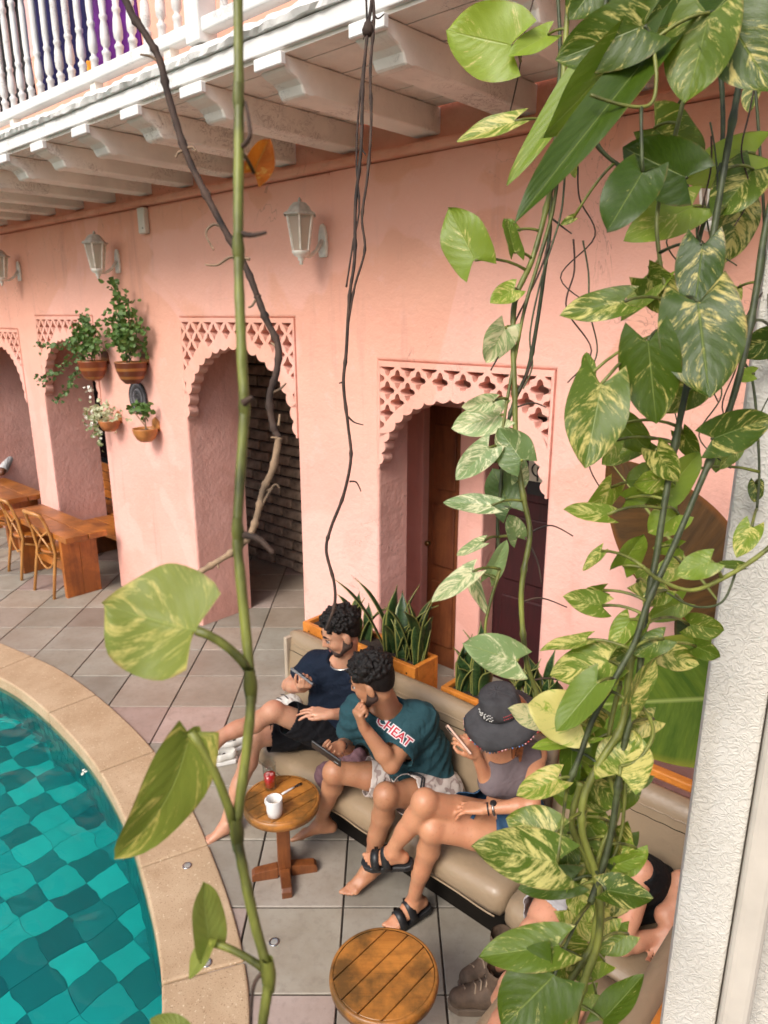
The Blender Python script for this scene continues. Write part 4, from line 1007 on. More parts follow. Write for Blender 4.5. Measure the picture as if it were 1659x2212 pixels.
# ------------------------------------------------------------ big pothos curtain on the right
T5 = 1.02
ve_ = Vine('pothos_vine', at(1400, 1300, T5), 'large pothos curtain with dark thick stems hanging before the white pillar', 'vine')
ve_.stem([(1640, -160, T5), (1622, 0, T5), (1600, 160, T5), (1570, 330, T5), (1550, 450, T5), (1525, 600, T5), (1490, 800, T5), (1462, 940, T5), (1440, 1060, T5), (1418, 1200, T5), (1395, 1320, T5), (1385, 1420, T5), (1372, 1520, T5), (1350, 1600, T5), (1335, 1700, T5), (1320, 1800, T5), (1300, 1880, T5), (1275, 1950, T5)], (.0050, .0050), STEMD, knots=16)
ve_.stem([(1720, 250, T5 - .03), (1660, 460, T5 - .03), (1630, 650, T5 - .03), (1600, 800, T5 - .03), (1560, 930, T5 - .03), (1510, 1050, T5 - .03), (1455, 1180, T5 - .03), (1400, 1300, T5 - .03), (1370, 1390, T5 - .03), (1320, 1480, T5 - .03), (1278, 1560, T5 - .03), (1250, 1640, T5 - .03), (1225, 1700, T5 - .03)], (.0050, .0042), STEMD, knots=16)
ve_.stem([(1400, 1300, T5), (1365, 1420, T5), (1345, 1560, T5), (1300, 1640, T5), (1262, 1720, T5), (1258, 1800, T5), (1285, 1880, T5), (1297, 1960, T5), (1290, 2040, T5), (1262, 2120, T5), (1240, 2210, T5), (1225, 2330, T5)], (.0055, .006), STEMG, knots=16)
ve_.stem([(1255, 1690, T5 + .03), (1235, 1780, T5 + .03), (1265, 1850, T5 + .03), (1285, 1920, T5 + .03), (1282, 2030, T5 + .03), (1250, 2090, T5 + .03), (1210, 2160, T5 + .03), (1195, 2260, T5 + .03)], (.005, .005), STEMG, knots=16)
ve_.stem([(1340, 1480, T5 + .02), (1320, 1560, T5 + .02), (1310, 1650, T5 + .02), (1335, 1750, T5 + .02), (1300, 1830, T5 + .02), (1275, 1930, T5 + .02)], (.004, .0035), STEMG)
ve_.stem([(1480, 200, T5), (1450, 330, T5), (1420, 460, T5), (1425, 560, T5), (1440, 640, T5), (1435, 700, T5), (1470, 760, T5)], (.0032, .003), STEMG)
ve_.stem([(1720, 1130, T5 - .05), (1640, 1200, T5 - .05), (1560, 1250, T5 - .05), (1490, 1275, T5 - .05), (1420, 1250, T5 - .05), (1390, 1225, T5 - .05)], (.0034, .0026), STEMG)
ve_.stem([(1590, 1235, T5 - .04), (1560, 1300, T5 - .04), (1500, 1310, T5 - .04), (1440, 1280, T5 - .04)], (.0018, .0014), STEMD)
ve_.stem([(1360, 1500, T5 - .02), (1400, 1545, T5 - .02), (1410, 1590, T5 - .02), (1380, 1640, T5 - .02), (1340, 1655, T5 - .02)], (.003, .0024), STEMG)
ve_.stem([(1350, 1690, T5 + .02), (1345, 1780, T5 + .02), (1325, 1850, T5 + .02), (1300, 1860, T5 + .02)], (.003, .0022), STEMG)
ve_.stem([(1120 + 290, 90, T5 - .1), (1418, 170, T5 - .1), (1405, 225, T5 - .1), (1350, 228, T5 - .1), (1275, 205, T5 - .1)], (.0026, .0022), STEMG)
ve_.stem([(1520, -120, T5 + .06), (1540, 60, T5 + .06), (1560, 200, T5 + .06), (1555, 360, T5 + .06), (1510, 520, T5 + .06), (1500, 640, T5 + .06)], (.004, .0035), STEMD)
ve_.stem([(1320, -120, T5 + .06), (1300, 60, T5 + .06), (1270, 200, T5 + .06), (1290, 310, T5 + .06), (1340, 360, T5 + .06)], (.004, .003), STEMD)
ve_.stem([(1610, -100, T5 + .1), (1640, 300, T5 + .1), (1650, 560, T5 + .1), (1610, 700, T5 + .1), (1590, 760, T5 + .1), (1625, 820, T5 + .1), (1640, 1000, T5 + .1), (1635, 1100, T5 + .1)], (.0025, .002), STEMD)
for i in range(16):                                     # thin tangled roots
    x0 = rv.choice([1270, 1480, 1560, 1500, 1620]) + rv.uniform(-40, 40); y0 = rv.uniform(100, 800); tt = T5 + rv.uniform(.02, .16)
    ve_.stem([(x0, y0, tt), (x0 + rv.uniform(-25, 25), y0 + 70, tt), (x0 + rv.uniform(-40, 40), y0 + 150, tt), (x0 + rv.uniform(-50, 50), y0 + 240, tt), (x0 + rv.uniform(-60, 60), y0 + 310, tt)], (.0014, .001), TWIG if i % 2 else STEMD, 'aerial_root', n=6, keep=False)
LR_ = [  # low pale values near the top paint in shade from foliage above
    (1392, 55, 1200, 128, 132, .35, .12, .1, 10, .25, -.10), (1395, 60, 1185, 300, 120, .30, .45, .1, -35, .3, -.06), (1335, 60, 1092, 395, 66, .2, .55, .0, 40, .3, .02),
    (1402, 118, 1108, 475, 88, .05, .05, .0, 28, .5, -.08), (1532, 28, 1478, 222, 150, .35, .3, .15, 20, .25, -.12), (1562, 25, 1675, 195, 150, .35, .1, .2, -15, .25, -.12),
    (1600, -40, 1500, 70, 120, .2, .02, .1, 10, .2, -.05), (1300, -50, 1230, 40, 110, .3, .1, .1, 10, .3, .05), (1480, -30, 1400, 60, 120, .2, .05, .1, -20, .3, .05),
    (1484, 384, 1345, 318, 128, .12, .0, .1, 0, .15, -.06), (1388, 372, 1312, 492, 112, .15, .02, .1, 15, .2, -.10), (1632, 332, 1472, 385, 100, .15, .85, .0, 15, .15, .04),
    (1496, 446, 1352, 512, 92, .3, .75, .0, 18, .2, .05), (1348, 652, 1208, 678, 68, .45, .25, .0, 25, .35, -.02), (1426, 600, 1338, 690, 50, .35, .65, .0, 35, .3, .02),
    (1508, 652, 1532, 858, 176, .38, .04, .35, 0, .22, -.10), (1518, 528, 1498, 672, 100, .30, .0, .3, 10, .2, -.06), (1400, 735, 1416, 917, 128, .28, .08, .25, 8, .25, -.08),
    (1300, 828, 1264, 1012, 132, .45, .25, .25, -6, .22, -.08), (1272, 812, 1268, 758, 32, .3, .25, .0, 20, .3, 0), (1538, 948, 1672, 902, 92, .35, .08, .25, 15, .3, -.06),
    (1628, 808, 1588, 812, 34, .2, .65, .0, 20, .2, .05), (1312, 1112, 1219, 1098, 42, .45, .5, .0, 30, .3, 0), (1345, 1222, 1392, 1155, 54, .2, .45, .0, 40, .3, 0),
    (1300, 1190, 1258, 1232, 26, .5, .4, .2, 40, .3, 0), (1302, 1308, 1220, 1288, 58, .45, .4, .0, 15, .22, 0), (1536, 1212, 1462, 1242, 62, .3, .5, .0, 15, .2, -.05),
    (1600, 1222, 1548, 1218, 20, .2, .15, .0, 40, .3, -.05), (1624, 1138, 1592, 1202, 52, .5, .5, .05, 10, .25, .05), (1316, 1428, 1188, 1458, 92, .5, .4, .05, 15, .25, -.02),
    (1268, 1382, 1165, 1404, 30, .55, .5, .1, 50, .4, 0), (1362, 1338, 1318, 1402, 50, .35, .55, .0, 30, .3, .02), (1388, 1342, 1352, 1405, 36, .35, .35, .0, 45, .3, .02),
    (1432, 1032, 1398, 946, 44, .1, .3, .0, 40, .35, .03), (1400, 1030, 1352, 1035, 60, .1, .35, .0, 30, .3, .03), (1440, 1066, 1516, 976, 66, .2, .7, .0, 30, .3, .03),
    (1465, 1110, 1400, 1150, 74, .3, .6, .1, 20, .25, .05), (1352, 1078, 1412, 1062, 46, .2, .55, .0, 20, .3, .05),
    (1254, 1562, 1142, 1520, 118, .85, .8, .05, 5, .15, -.02), (1290, 1476, 1198, 1578, 74, .12, .4, .0, 30, .3, -.06), (1272, 1590, 1148, 1614, 38, .25, .65, .0, 40, .3, .02),
    (1338, 1676, 1368, 1576, 122, .6, .4, .05, -15, .2, -.02), (1206, 1682, 1115, 1718, 60, .6, .6, .3, 25, .35, -.02), (1236, 1618, 1228, 1722, 48, .25, .1, .0, 25, .3, .05),
    (1262, 1520, 1290, 1600, 70, .6, .3, .3, -20, .3, .05), (1360, 1520, 1420, 1420, 46, .5, .3, .35, 45, .4, -.05), (1290, 1660, 1240, 1560, 60, .3, .6, .1, 30, .3, .05),
    (1198, 1800, 1092, 1768, 96, .5, .35, .05, 10, .25, -.02), (1204, 1862, 1024, 1826, 118, .5, .22, .05, 12, .25, -.08), (1238, 1902, 1118, 1918, 68, .2, .1, .0, 10, .25, .02),
    (1222, 1812, 1228, 1892, 62, .35, .12, .15, 10, .3, .05), (1308, 1922, 1412, 1938, 66, .4, .1, .1, -25, .4, -.03), (1328, 1868, 1396, 1848, 34, .2, .55, .0, 35, .3, .02),
    (1208, 2042, 1034, 2064, 92, .32, .3, .05, 12, .3, -.08), (1212, 2048, 1252, 2115, 110, .5, .35, .1, 0, .25, .03), (1198, 2106, 1078, 2225, 150, .22, .08, .1, 0, .25, -.1),
    (1302, 2204, 1390, 2102, 58, .2, .15, .0, -25, .4, -.03), (1220, 2235, 1140, 2190, 90, .25, .4, .0, 5, .2, 0), (1262, 1770, 1310, 1840, 70, .45, .25, .2, 20, .3, .08),
    (1330, 1690, 1255, 1640, 60, .4, .6, .1, 25, .3, .08), (1240, 1735, 1190, 1705, 40, .2, .6, .0, 25, .3, .05), (1228, 1800, 1160, 1830, 40, .4, .5, .1, 40, .3, .05)]
for q in LR_:
    ve_.leaf(q[0], q[1], q[2], q[3], T5 + q[10] + rv.uniform(-.02, .02), q[4], q[5], q[6], q[7], rad(q[8]), q[9], dt=rv.uniform(-.02, .03), curl=rv.uniform(.04, .18))
for i in range(46):                                     # further leaves springing from the stems
    Pq = rv.choice(ve_.paths[:6]); q = Pq[rv.randint(4, len(Pq) - 4)]; x, y, tq = pj(q)
    if not (1150 < x < 1640 and 0 < y < 2200): continue
    sg = rv.choice((-1, 1)); L = rv.uniform(62, 118) * (1.15 if y < 700 else .9); a = math.pi / 2 + sg * rv.uniform(.1, 1.3)
    bx = x + sg * rv.uniform(25, 75); by = y + rv.uniform(-30, 40)
    ve_.leaf(bx, by, bx + L * math.cos(a) * 1.0, by + L * math.sin(a), tq + rv.uniform(.0, .12), L * rv.uniform(.62, .85), rv.uniform(.2, .6), rv.uniform(.0, .3) if y < 900 else rv.uniform(.1, .6), rv.uniform(0, .25), rad(rv.uniform(-30, 30)), rv.uniform(.15, .35), att=(x, y, tq))  # higher leaves get a darker colour, shade from above painted in
for i in range(18):                                     # leaves filling the middle of the curtain
    x = rv.uniform(1290, 1520); y = rv.uniform(860, 1450); sg = rv.choice((-1, 1)); a = math.pi / 2 + sg * rv.uniform(.2, 1.5); L = rv.uniform(48, 92)
    ve_.leaf(x, y, x + L * math.cos(a), y + L * math.sin(a), T5 + rv.uniform(-.04, .12), L * rv.uniform(.55, .8), rv.uniform(.2, .6), rv.uniform(.15, .75), rv.uniform(0, .15), rad(rv.uniform(-40, 40)), rv.uniform(.15, .35))
for i in range(26):                                     # small leaves deeper in the curtain
    zone = rv.choice([(1230, 1340, 150, 480), (1450, 1640, 180, 480), (1470, 1600, 560, 800), (1440, 1640, 880, 1120), (1600, 1659, 700, 1080), (1240, 1330, 1600, 1850)])
    x = rv.uniform(zone[0], zone[1]); y = rv.uniform(zone[2], zone[3]); a = rv.uniform(-.6, 1.2) + math.pi / 2; L = rv.uniform(30, 66)
    ve_.leaf(x, y, x + L * math.cos(a), y + L * math.sin(a), T5 + rv.uniform(.06, .2), L * rv.uniform(.5, .8), rv.uniform(.1, .55), rv.uniform(.05, .7), .05, rad(rv.uniform(-40, 40)), .3)
# ------------------------------------------------------------ snake plants in the planters
SNAKE = m_leaf('snake_plant_leaf', (.018, .055, .014), (.055, .11, .030), (.42, .42, .12), .05, .4)
def m_snake():
    t = NT('snake_blade'); uvn = t.n('ShaderNodeUVMap'); sep = t.n('ShaderNodeSeparateXYZ'); t.l(uvn.outputs[0], sep.inputs[0])
    av = t.math('ABSOLUTE', sep.outputs[0]); cx = t.n('ShaderNodeCombineXYZ'); t.l(t.math('MULTIPLY', sep.outputs[1], 26.), cx.inputs[0]); t.l(sep.outputs[0], cx.inputs[1])
    t.l(t.math('MULTIPLY', t.rnd(), 30.), cx.inputs[2])
    c = t.ramp(t.noise(cx.outputs[0], 1., 4, .7), [(.4, (.010, .030, .008)), (.62, (.038, .075, .02))])
    c = t.mix(t.math('MULTIPLY', t.math('SUBTRACT', av, .80), 9., True), c, (.20, .20, .05))
    t.pbr(c, .42); return t.m
SNAKE = m_snake()
def blade(parent, s, d, z0, L, W, lean, az, curl=.25, seed=0):
    B = WL(s, d, z0); r = random.Random(seed)
    dirh = (-U * math.cos(az) + NV * math.sin(az))
    V = []; F = []; UV = []; rows, cols = 12, 4
    sv = Vector((-dirh.y, dirh.x, 0)); ph = r.uniform(-.6, .6)
    sv = (sv * math.cos(ph) + dirh * math.sin(ph)).normalized()
    p = B.copy(); a = lean * .3
    for i in range(rows + 1):
        u = i / rows; a = lean * (.35 + curl * 2.6 * u * u)
        if i: p = p + (dirh * math.sin(a) + Vector((0, 0, math.cos(a)))) * (L / rows)
        w = W / 2 * (.55 + .75 * math.sin(min(1, u * 1.35) * math.pi * .5 + .1)) * (1 - u ** 5) * (1 if u < .75 else max(0.03, 1 - ((u - .75) / .25) ** 1.4))
        nrm = (dirh * math.cos(a) - Vector((0, 0, math.sin(a))))
        for j in range(cols + 1):
            v = j / cols * 2 - 1
            V.append(p + sv * v * w - nrm * abs(v) * w * .35); UV.append((v, u))
    for i in range(rows):
        for j in range(cols):
            k = i * (cols + 1) + j; F.append((k, k + 1, k + cols + 2, k + cols + 1))
    o = leaf_obj(parent, V, F, UV, SNAKE); sm = o.modifiers.new('thick', 'SOLIDIFY'); sm.thickness = .004; return o
def snake(s, d, z0, n, lb, seed, Lr=(.32, .62)):
    t = thing('snake_plant', WL(s, d, z0), lb, 'plant', 'snake plants in the planters'); r = random.Random(seed)
    for i in range(n):
        blade(t, s + r.uniform(-.12, .12), d + r.uniform(-.045, .045), z0, r.uniform(*Lr), r.uniform(.05, .078), r.uniform(.15, .95), r.uniform(0, 6.28), r.uniform(.1, .45), r.randint(0, 9999))
snake(2.50, .48, .835, 9, 'small snake plant low behind the man in navy', 3, (.18, .30))
snake(2.86, .48, .835, 24, 'tall snake plant behind the man in the teal shirt', 5, (.24, .50))
snake(3.36, .48, .795, 20, 'snake plant between the teal shirt and the black hat', 8, (.22, .42))
snake(3.70, .48, .795, 18, 'snake plant just behind the black hat', 11, (.2, .38))
# two long arching blades reaching left
tarch = [o for o in bpy.data.objects if o.name.startswith('snake_plant')][1]
blade(tarch, 2.75, .45, .84, .50, .045, 1.15, math.pi * .95, .2, 4); blade(tarch, 2.72, .50, .84, .55, .045, 1.2, math.pi * .80, .15, 9)
# ------------------------------------------------------------ banana plant by the pillar
def m_banana(name, c1, c2, edge):
    t = NT(name); uvn = t.n('ShaderNodeUVMap'); sep = t.n('ShaderNodeSeparateXYZ'); t.l(uvn.outputs[0], sep.inputs[0])
    v, u = sep.outputs[0], sep.outputs[1]; av = t.math('ABSOLUTE', v)
    k = t.math('SUBTRACT', t.math('MULTIPLY', u, 60.), t.math('MULTIPLY', av, 8.))
    st = t.math('SINE', t.math('MULTIPLY', k, 2.4)); cx = t.n('ShaderNodeCombineXYZ'); t.l(t.math('MULTIPLY', k, .22), cx.inputs[0]); t.l(t.math('MULTIPLY', v, .5), cx.inputs[1])
    n_ = t.noise(cx.outputs[0], 1.4, 5, .7)
    c = t.mix(t.ramp(n_, [(.35, 0.), (.65, 1.)]), c1, c2)
    c = t.mix(t.math('MULTIPLY', t.math('SUBTRACT', av, .86), 6., True), c, edge)
    c = t.mix(t.math('SUBTRACT', 1., t.math('MULTIPLY', av, 22.), True), c, (.30, .38, .10))
    nb_ = t.bump(st, .16, .003)
    p = t.pbr(c, .62, nb_, Specular_IOR_Level=.2); tr = t.n('ShaderNodeBsdfTranslucent'); t.l(c, tr.inputs[0]); mx = t.n('ShaderNodeMixShader'); mx.inputs[0].default_value = .3
    t.l(p.outputs[0], mx.inputs[1]); t.l(tr.outputs[0], mx.inputs[2]); t.l(mx.outputs[0], t.out.inputs[0]); return t.m
BAN_G = m_banana('banana_leaf_green', (.045, .10, .008), (.13, .20, .02), (.24, .25, .03))
BAN_B = m_banana('banana_leaf_brown', (.050, .028, .008), (.105, .052, .012), (.18, .065, .012))
BAN_D = m_banana('banana_leaf_dark', (.035, .055, .020), (.06, .085, .028), (.10, .06, .02))  # duller, darker green for the third leaf
ban = thing('banana_plant', WL(4.95, .42, 0), 'banana plant with one brown and two green broad leaves beside the pillar', 'plant')
MB().tube([WL(4.95, .42, 0), WL(4.93, .42, .6), WL(4.85, .42, 1.3)], [.07, .06, .04], 14).build('stalk', simple('banana_stalk', (.16, .17, .05), .5, .3), ban, smooth=True)
def broad(bx, by, tx, ty, d, W, mat, roll, fold=.2, gaps=(), dt=0., curl=.1):
    B = wd(bx, by, d); T = wd(tx, ty, d + dt); L = (T - B).length; t_ = (B - CAMP).length
    V, F, UV = leaf_mesh(B, T, W * t_ / FPX, roll, fold, curl, 0, 5, rows=44, cols=14, heart=.06, wave=.02)
    if gaps:
        F2 = []
        for f in F:
            u = sum(UV[i][1] for i in f) / 4; v = sum(UV[i][0] for i in f) / 4
            cut = False
            for (gu, gs, gw, vmin) in gaps:
                if gs * v > vmin and abs(u - abs(v) * .1 - gu) < gw * (abs(v) - vmin + .15): cut = True
            if not cut: F2.append(f)
        F = F2
    o = leaf_obj(ban, V, F, UV, mat)
    ax = WL(4.87, .42, 1.0)
    MB().tube([ax, (ax + B) / 2 + Vector((0, 0, .1)), B], [.022, .016, .012], 8).build('petiole', STEMG, o, smooth=True)
broad(1720, 1500, 1190, 1530, .55, 255, BAN_G, rad(-8), .12, curl=.05, dt=.1)
broad(1560, 1310, 1315, 985, .48, 205, BAN_B, rad(12), .25, curl=.12)
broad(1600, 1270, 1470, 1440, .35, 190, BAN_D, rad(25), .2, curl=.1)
# ------------------------------------------------------------ pots on the wall
POT1 = simple('banded_brown_pot', (.27, .085, .025), .35, .35, 14); 
def m_pot(name, a, b, freq):
    t = NT(name); v = t.coord(); sp = t.n('ShaderNodeSeparateXYZ'); t.l(v, sp.inputs[0])
    w = t.math('SINE', t.math('MULTIPLY', t.math('ADD', sp.outputs[2], t.math('MULTIPLY', t.noise(v, 6, 3), .02)), freq))
    t.pbr(t.mix(t.ramp(w, [(.35, 0.), (.65, 1.)]), a, b), .38); return t.m
POTA = m_pot('banded_pot_dark', (.13, .032, .012), (.33, .13, .03), 90.)
POTB = m_pot('banded_pot_rust', (.19, .045, .015), (.34, .12, .03), 75.)
POTC = simple('terracotta_pot', (.42, .145, .045), .5, .25, 12)
POTD = simple('ochre_pot', (.48, .19, .05), .45, .2, 12)
FOLI = m_leaf('pot_foliage', (.016, .06, .012), (.05, .13, .025), (.5, .5, .3), .2, .45)
FOLV = m_leaf('ivy_foliage', (.03, .085, .03), (.10, .19, .07), (.6, .62, .45), .2, .45)
PETAL = simple('white_petals', (.78, .76, .66), .6, .08)
def foliage(parent, pts, size, mat, name='foliage', seed=0, color=(.2, .2, .1, 1)):
    r = random.Random(seed); V = []; F = []; UV = []
    for p in pts:
        d = Vector((r.gauss(0, 1), r.gauss(0, 1), r.gauss(0, .8) - .2)).normalized(); L = size * r.uniform(.7, 1.3)
        a, b, c = leaf_mesh(p, p + d * L, L * .85, r.uniform(-1, 1), .25, .15, 0, r.randint(0, 9999), rows=4, cols=4, heart=.2)
        n = len(V); V += a; F += [tuple(i + n for i in f) for f in b]; UV += c
    o = leaf_obj(parent, V, F, UV, mat, name, color); o['kind'] = 'stuff'; return o
def wall_pot(s, z, R_, H_, mat, label, shape='bowl'):
    t = thing('wall_pot', WL(s, 0, z), label, 'pot', 'half-round pots hung on the pink wall')
    prof = [(0, -H_), (R_ * .45, -H_), (R_ * .72, -H_ * .8), (R_ * .93, -H_ * .4), (R_, -.01), (R_ * 1.02, 0), (R_ * .97, .003), (R_ * .93, -.012), (R_ * .88, -H_ * .3), (0, -H_ * .3)]
    T = MW @ Matrix.Translation((s, -R_ * 1.03, z))
    MB().lathe(prof, 30, T).build('pot_body', mat, t, smooth=True)
    MB().lathe([(0, -.02), (R_ * .9, -.022)], 24, T).build('soil', SOIL, t)
    MB().prism([(-R_ * .6, -.03), (R_ * .6, -.03), (R_ * .5, R_ * .55), (0, R_ * .85), (-R_ * .5, R_ * .55)], -.012, .0, MW @ Matrix.Translation((s, 0, z))).build('hanging_plate', mat, t, bevel=.004)
    return t, Vector((s, -R_ * 1.03, z))
rw = random.Random(31)
def stems(parent, c, ends, r=.004, mat=None):
    pts = []
    for e in ends:
        P = smooth_path([c + Vector((rw.uniform(-.03, .03), rw.uniform(-.03, .03), -.02))] + [c.lerp(e, .5) + Vector((rw.uniform(-.02, .02), rw.uniform(-.02, .02), rw.uniform(0, .04))), e], 6)
        P = [MW @ p for p in P]; MB().tube(P, r, 6).build('stem', mat or STEMD, parent, smooth=True); pts.append(P)
    return pts
t, c = wall_pot(-.60, 2.36, .135, .185, POTA, 'large banded brown wall pot with a tall bushy green plant')
E_ = [c + Vector(v) for v in ((-.12, -.03, .66), (-.02, -.04, .60), (.10, -.02, .52), (.16, -.06, .34), (-.13, -.08, .36), (.02, -.1, .42), (.2, -.03, .28), (-.2, -.02, .22))]
ps = stems(t, c, E_)
fp = [p + Vector((rw.gauss(0, .035), rw.gauss(0, .035), rw.gauss(0, .035))) for P in ps for p in P[4:] for _ in range(5)] + [MW @ (c + Vector((rw.gauss(0, .1), rw.gauss(-.03, .06), abs(rw.gauss(.25, .12))))) for _ in range(130)]
foliage(t, fp, .042, FOLI, seed=2)
t, c = wall_pot(-1.32, 2.34, .13, .18, POTB, 'banded rust wall pot with ivy trailing out to the left')
E_ = [c + Vector(v) for v in ((.10, -.05, .28), (.18, -.02, .34), (-.05, -.06, .30), (-.18, -.05, .26), (.0, -.1, .22), (.22, -.06, .18))]
ps = stems(t, c, E_)
fp = [p + Vector((rw.gauss(0, .03), rw.gauss(0, .03), rw.gauss(0, .03))) for P in ps for p in P[4:] for _ in range(4)] + [MW @ (c + Vector((rw.gauss(.05, .11), rw.gauss(-.04, .05), abs(rw.gauss(.24, .08))))) for _ in range(110)]
foliage(t, fp, .040, FOLI, seed=3)
iv = []
for pts in ([(205, 760), (190, 715), (184, 690), (180, 683)], [(200, 775), (160, 770), (130, 800), (100, 815), (78, 824)], [(200, 790), (175, 790), (158, 815), (145, 840), (122, 868)], [(190, 780), (150, 750), (110, 745), (80, 748)], [(195, 765), (165, 745), (150, 735)]):
    P = smooth_path([wd(x, y, .16 + .02 * i) for i, (x, y) in enumerate(pts)], 8)
    MB().tube(P, .0028, 6).build('trailing_stem', STEMD, t, smooth=True)
    iv += [p + Vector((rw.gauss(0, .02), rw.gauss(0, .02), rw.gauss(0, .02))) for p in P[3:] for _ in range(2)]
foliage(t, iv, .038, FOLV, 'ivy_leaves', 4, (.25, .15, .0, 1))
t, c = wall_pot(-1.17, 1.79, .10, .10, POTC, 'small terracotta wall pot spilling white flowers')
fp = [MW @ (c + Vector((rw.gauss(-.05, .12), rw.gauss(-.03, .05), rw.gauss(.07, .06)))) for _ in range(130)]
foliage(t, fp, .036, FOLV, seed=5, color=(.6, .4, .1, 1))
fp = [MW @ (c + Vector((rw.gauss(-.22, .05), rw.gauss(-.05, .03), rw.gauss(-.08, .09)))) for _ in range(50)]
foliage(t, fp, .034, FOLV, seed=6, color=(.45, .3, .1, 1))
fp = [MW @ (c + Vector((rw.gauss(-.24, .04), rw.gauss(-.06, .03), rw.gauss(-.02, .08)))) for _ in range(26)] + [MW @ (c + Vector((-.22 + rw.gauss(0, .02), -.05 + rw.gauss(0, .02), .28 + rw.gauss(0, .035)))) for _ in range(16)]
foliage(t, fp, .032, PETAL, 'white_flowers', 7)
t, c = wall_pot(-.50, 1.785, .11, .115, POTD, 'ochre wall pot with two sparse fleshy sprigs')
ps = stems(t, c, [c + Vector((-.07, -.03, .20)), c + Vector((.06, -.02, .21)), c + Vector((-.16, -.03, .16))], .005, TWIGL)
fp = [P[-1] + Vector((rw.gauss(0, .03), rw.gauss(0, .03), rw.gauss(0, .025))) for P in ps for _ in range(12)] + [p + Vector((rw.gauss(0, .015),) * 3) for p in ps[1][4:] for _ in range(2)]
foliage(t, fp, .05, FOLI, seed=8)
dk = thing('wicker_disc', WL(-.76, .01, 1.86), 'dark round woven disc hung on the wall among the pots', 'wall decoration')
DKM = simple('dark_wicker', (.045, .04, .042), .7, .4, 60, .6, 90); Td = MW @ Matrix.Translation((-.76, -.012, 2.03)) @ Matrix.Rotation(rad(90), 4, 'X')
for k in range(6):
    r_ = .022 + k * .024; MB().lathe([(r_ - .011, 0), (r_ - .006, .009), (r_ + .003, .011), (r_ + .010, .004), (r_ + .011, 0)], 40, Td).build('woven_ring', DKM if k not in (2, 4) else simple('grey_wicker', (.14, .13, .14), .7, .3, 60), dk, smooth=True)
MB().lathe([(0, -.002), (.15, -.003)], 40, Td).build('backing', DKM, dk)
# fallen blossom floating on the water
bl = thing('fallen_blossom', fl(180, 1667, -.07), 'small white blossom floating on the pool water', 'flower')
foliage(bl, [fl(180 + rw.uniform(-3, 3), 1667 + rw.uniform(-3, 3), -.066) for _ in range(5)], .02, PETAL, 'petals', 9)
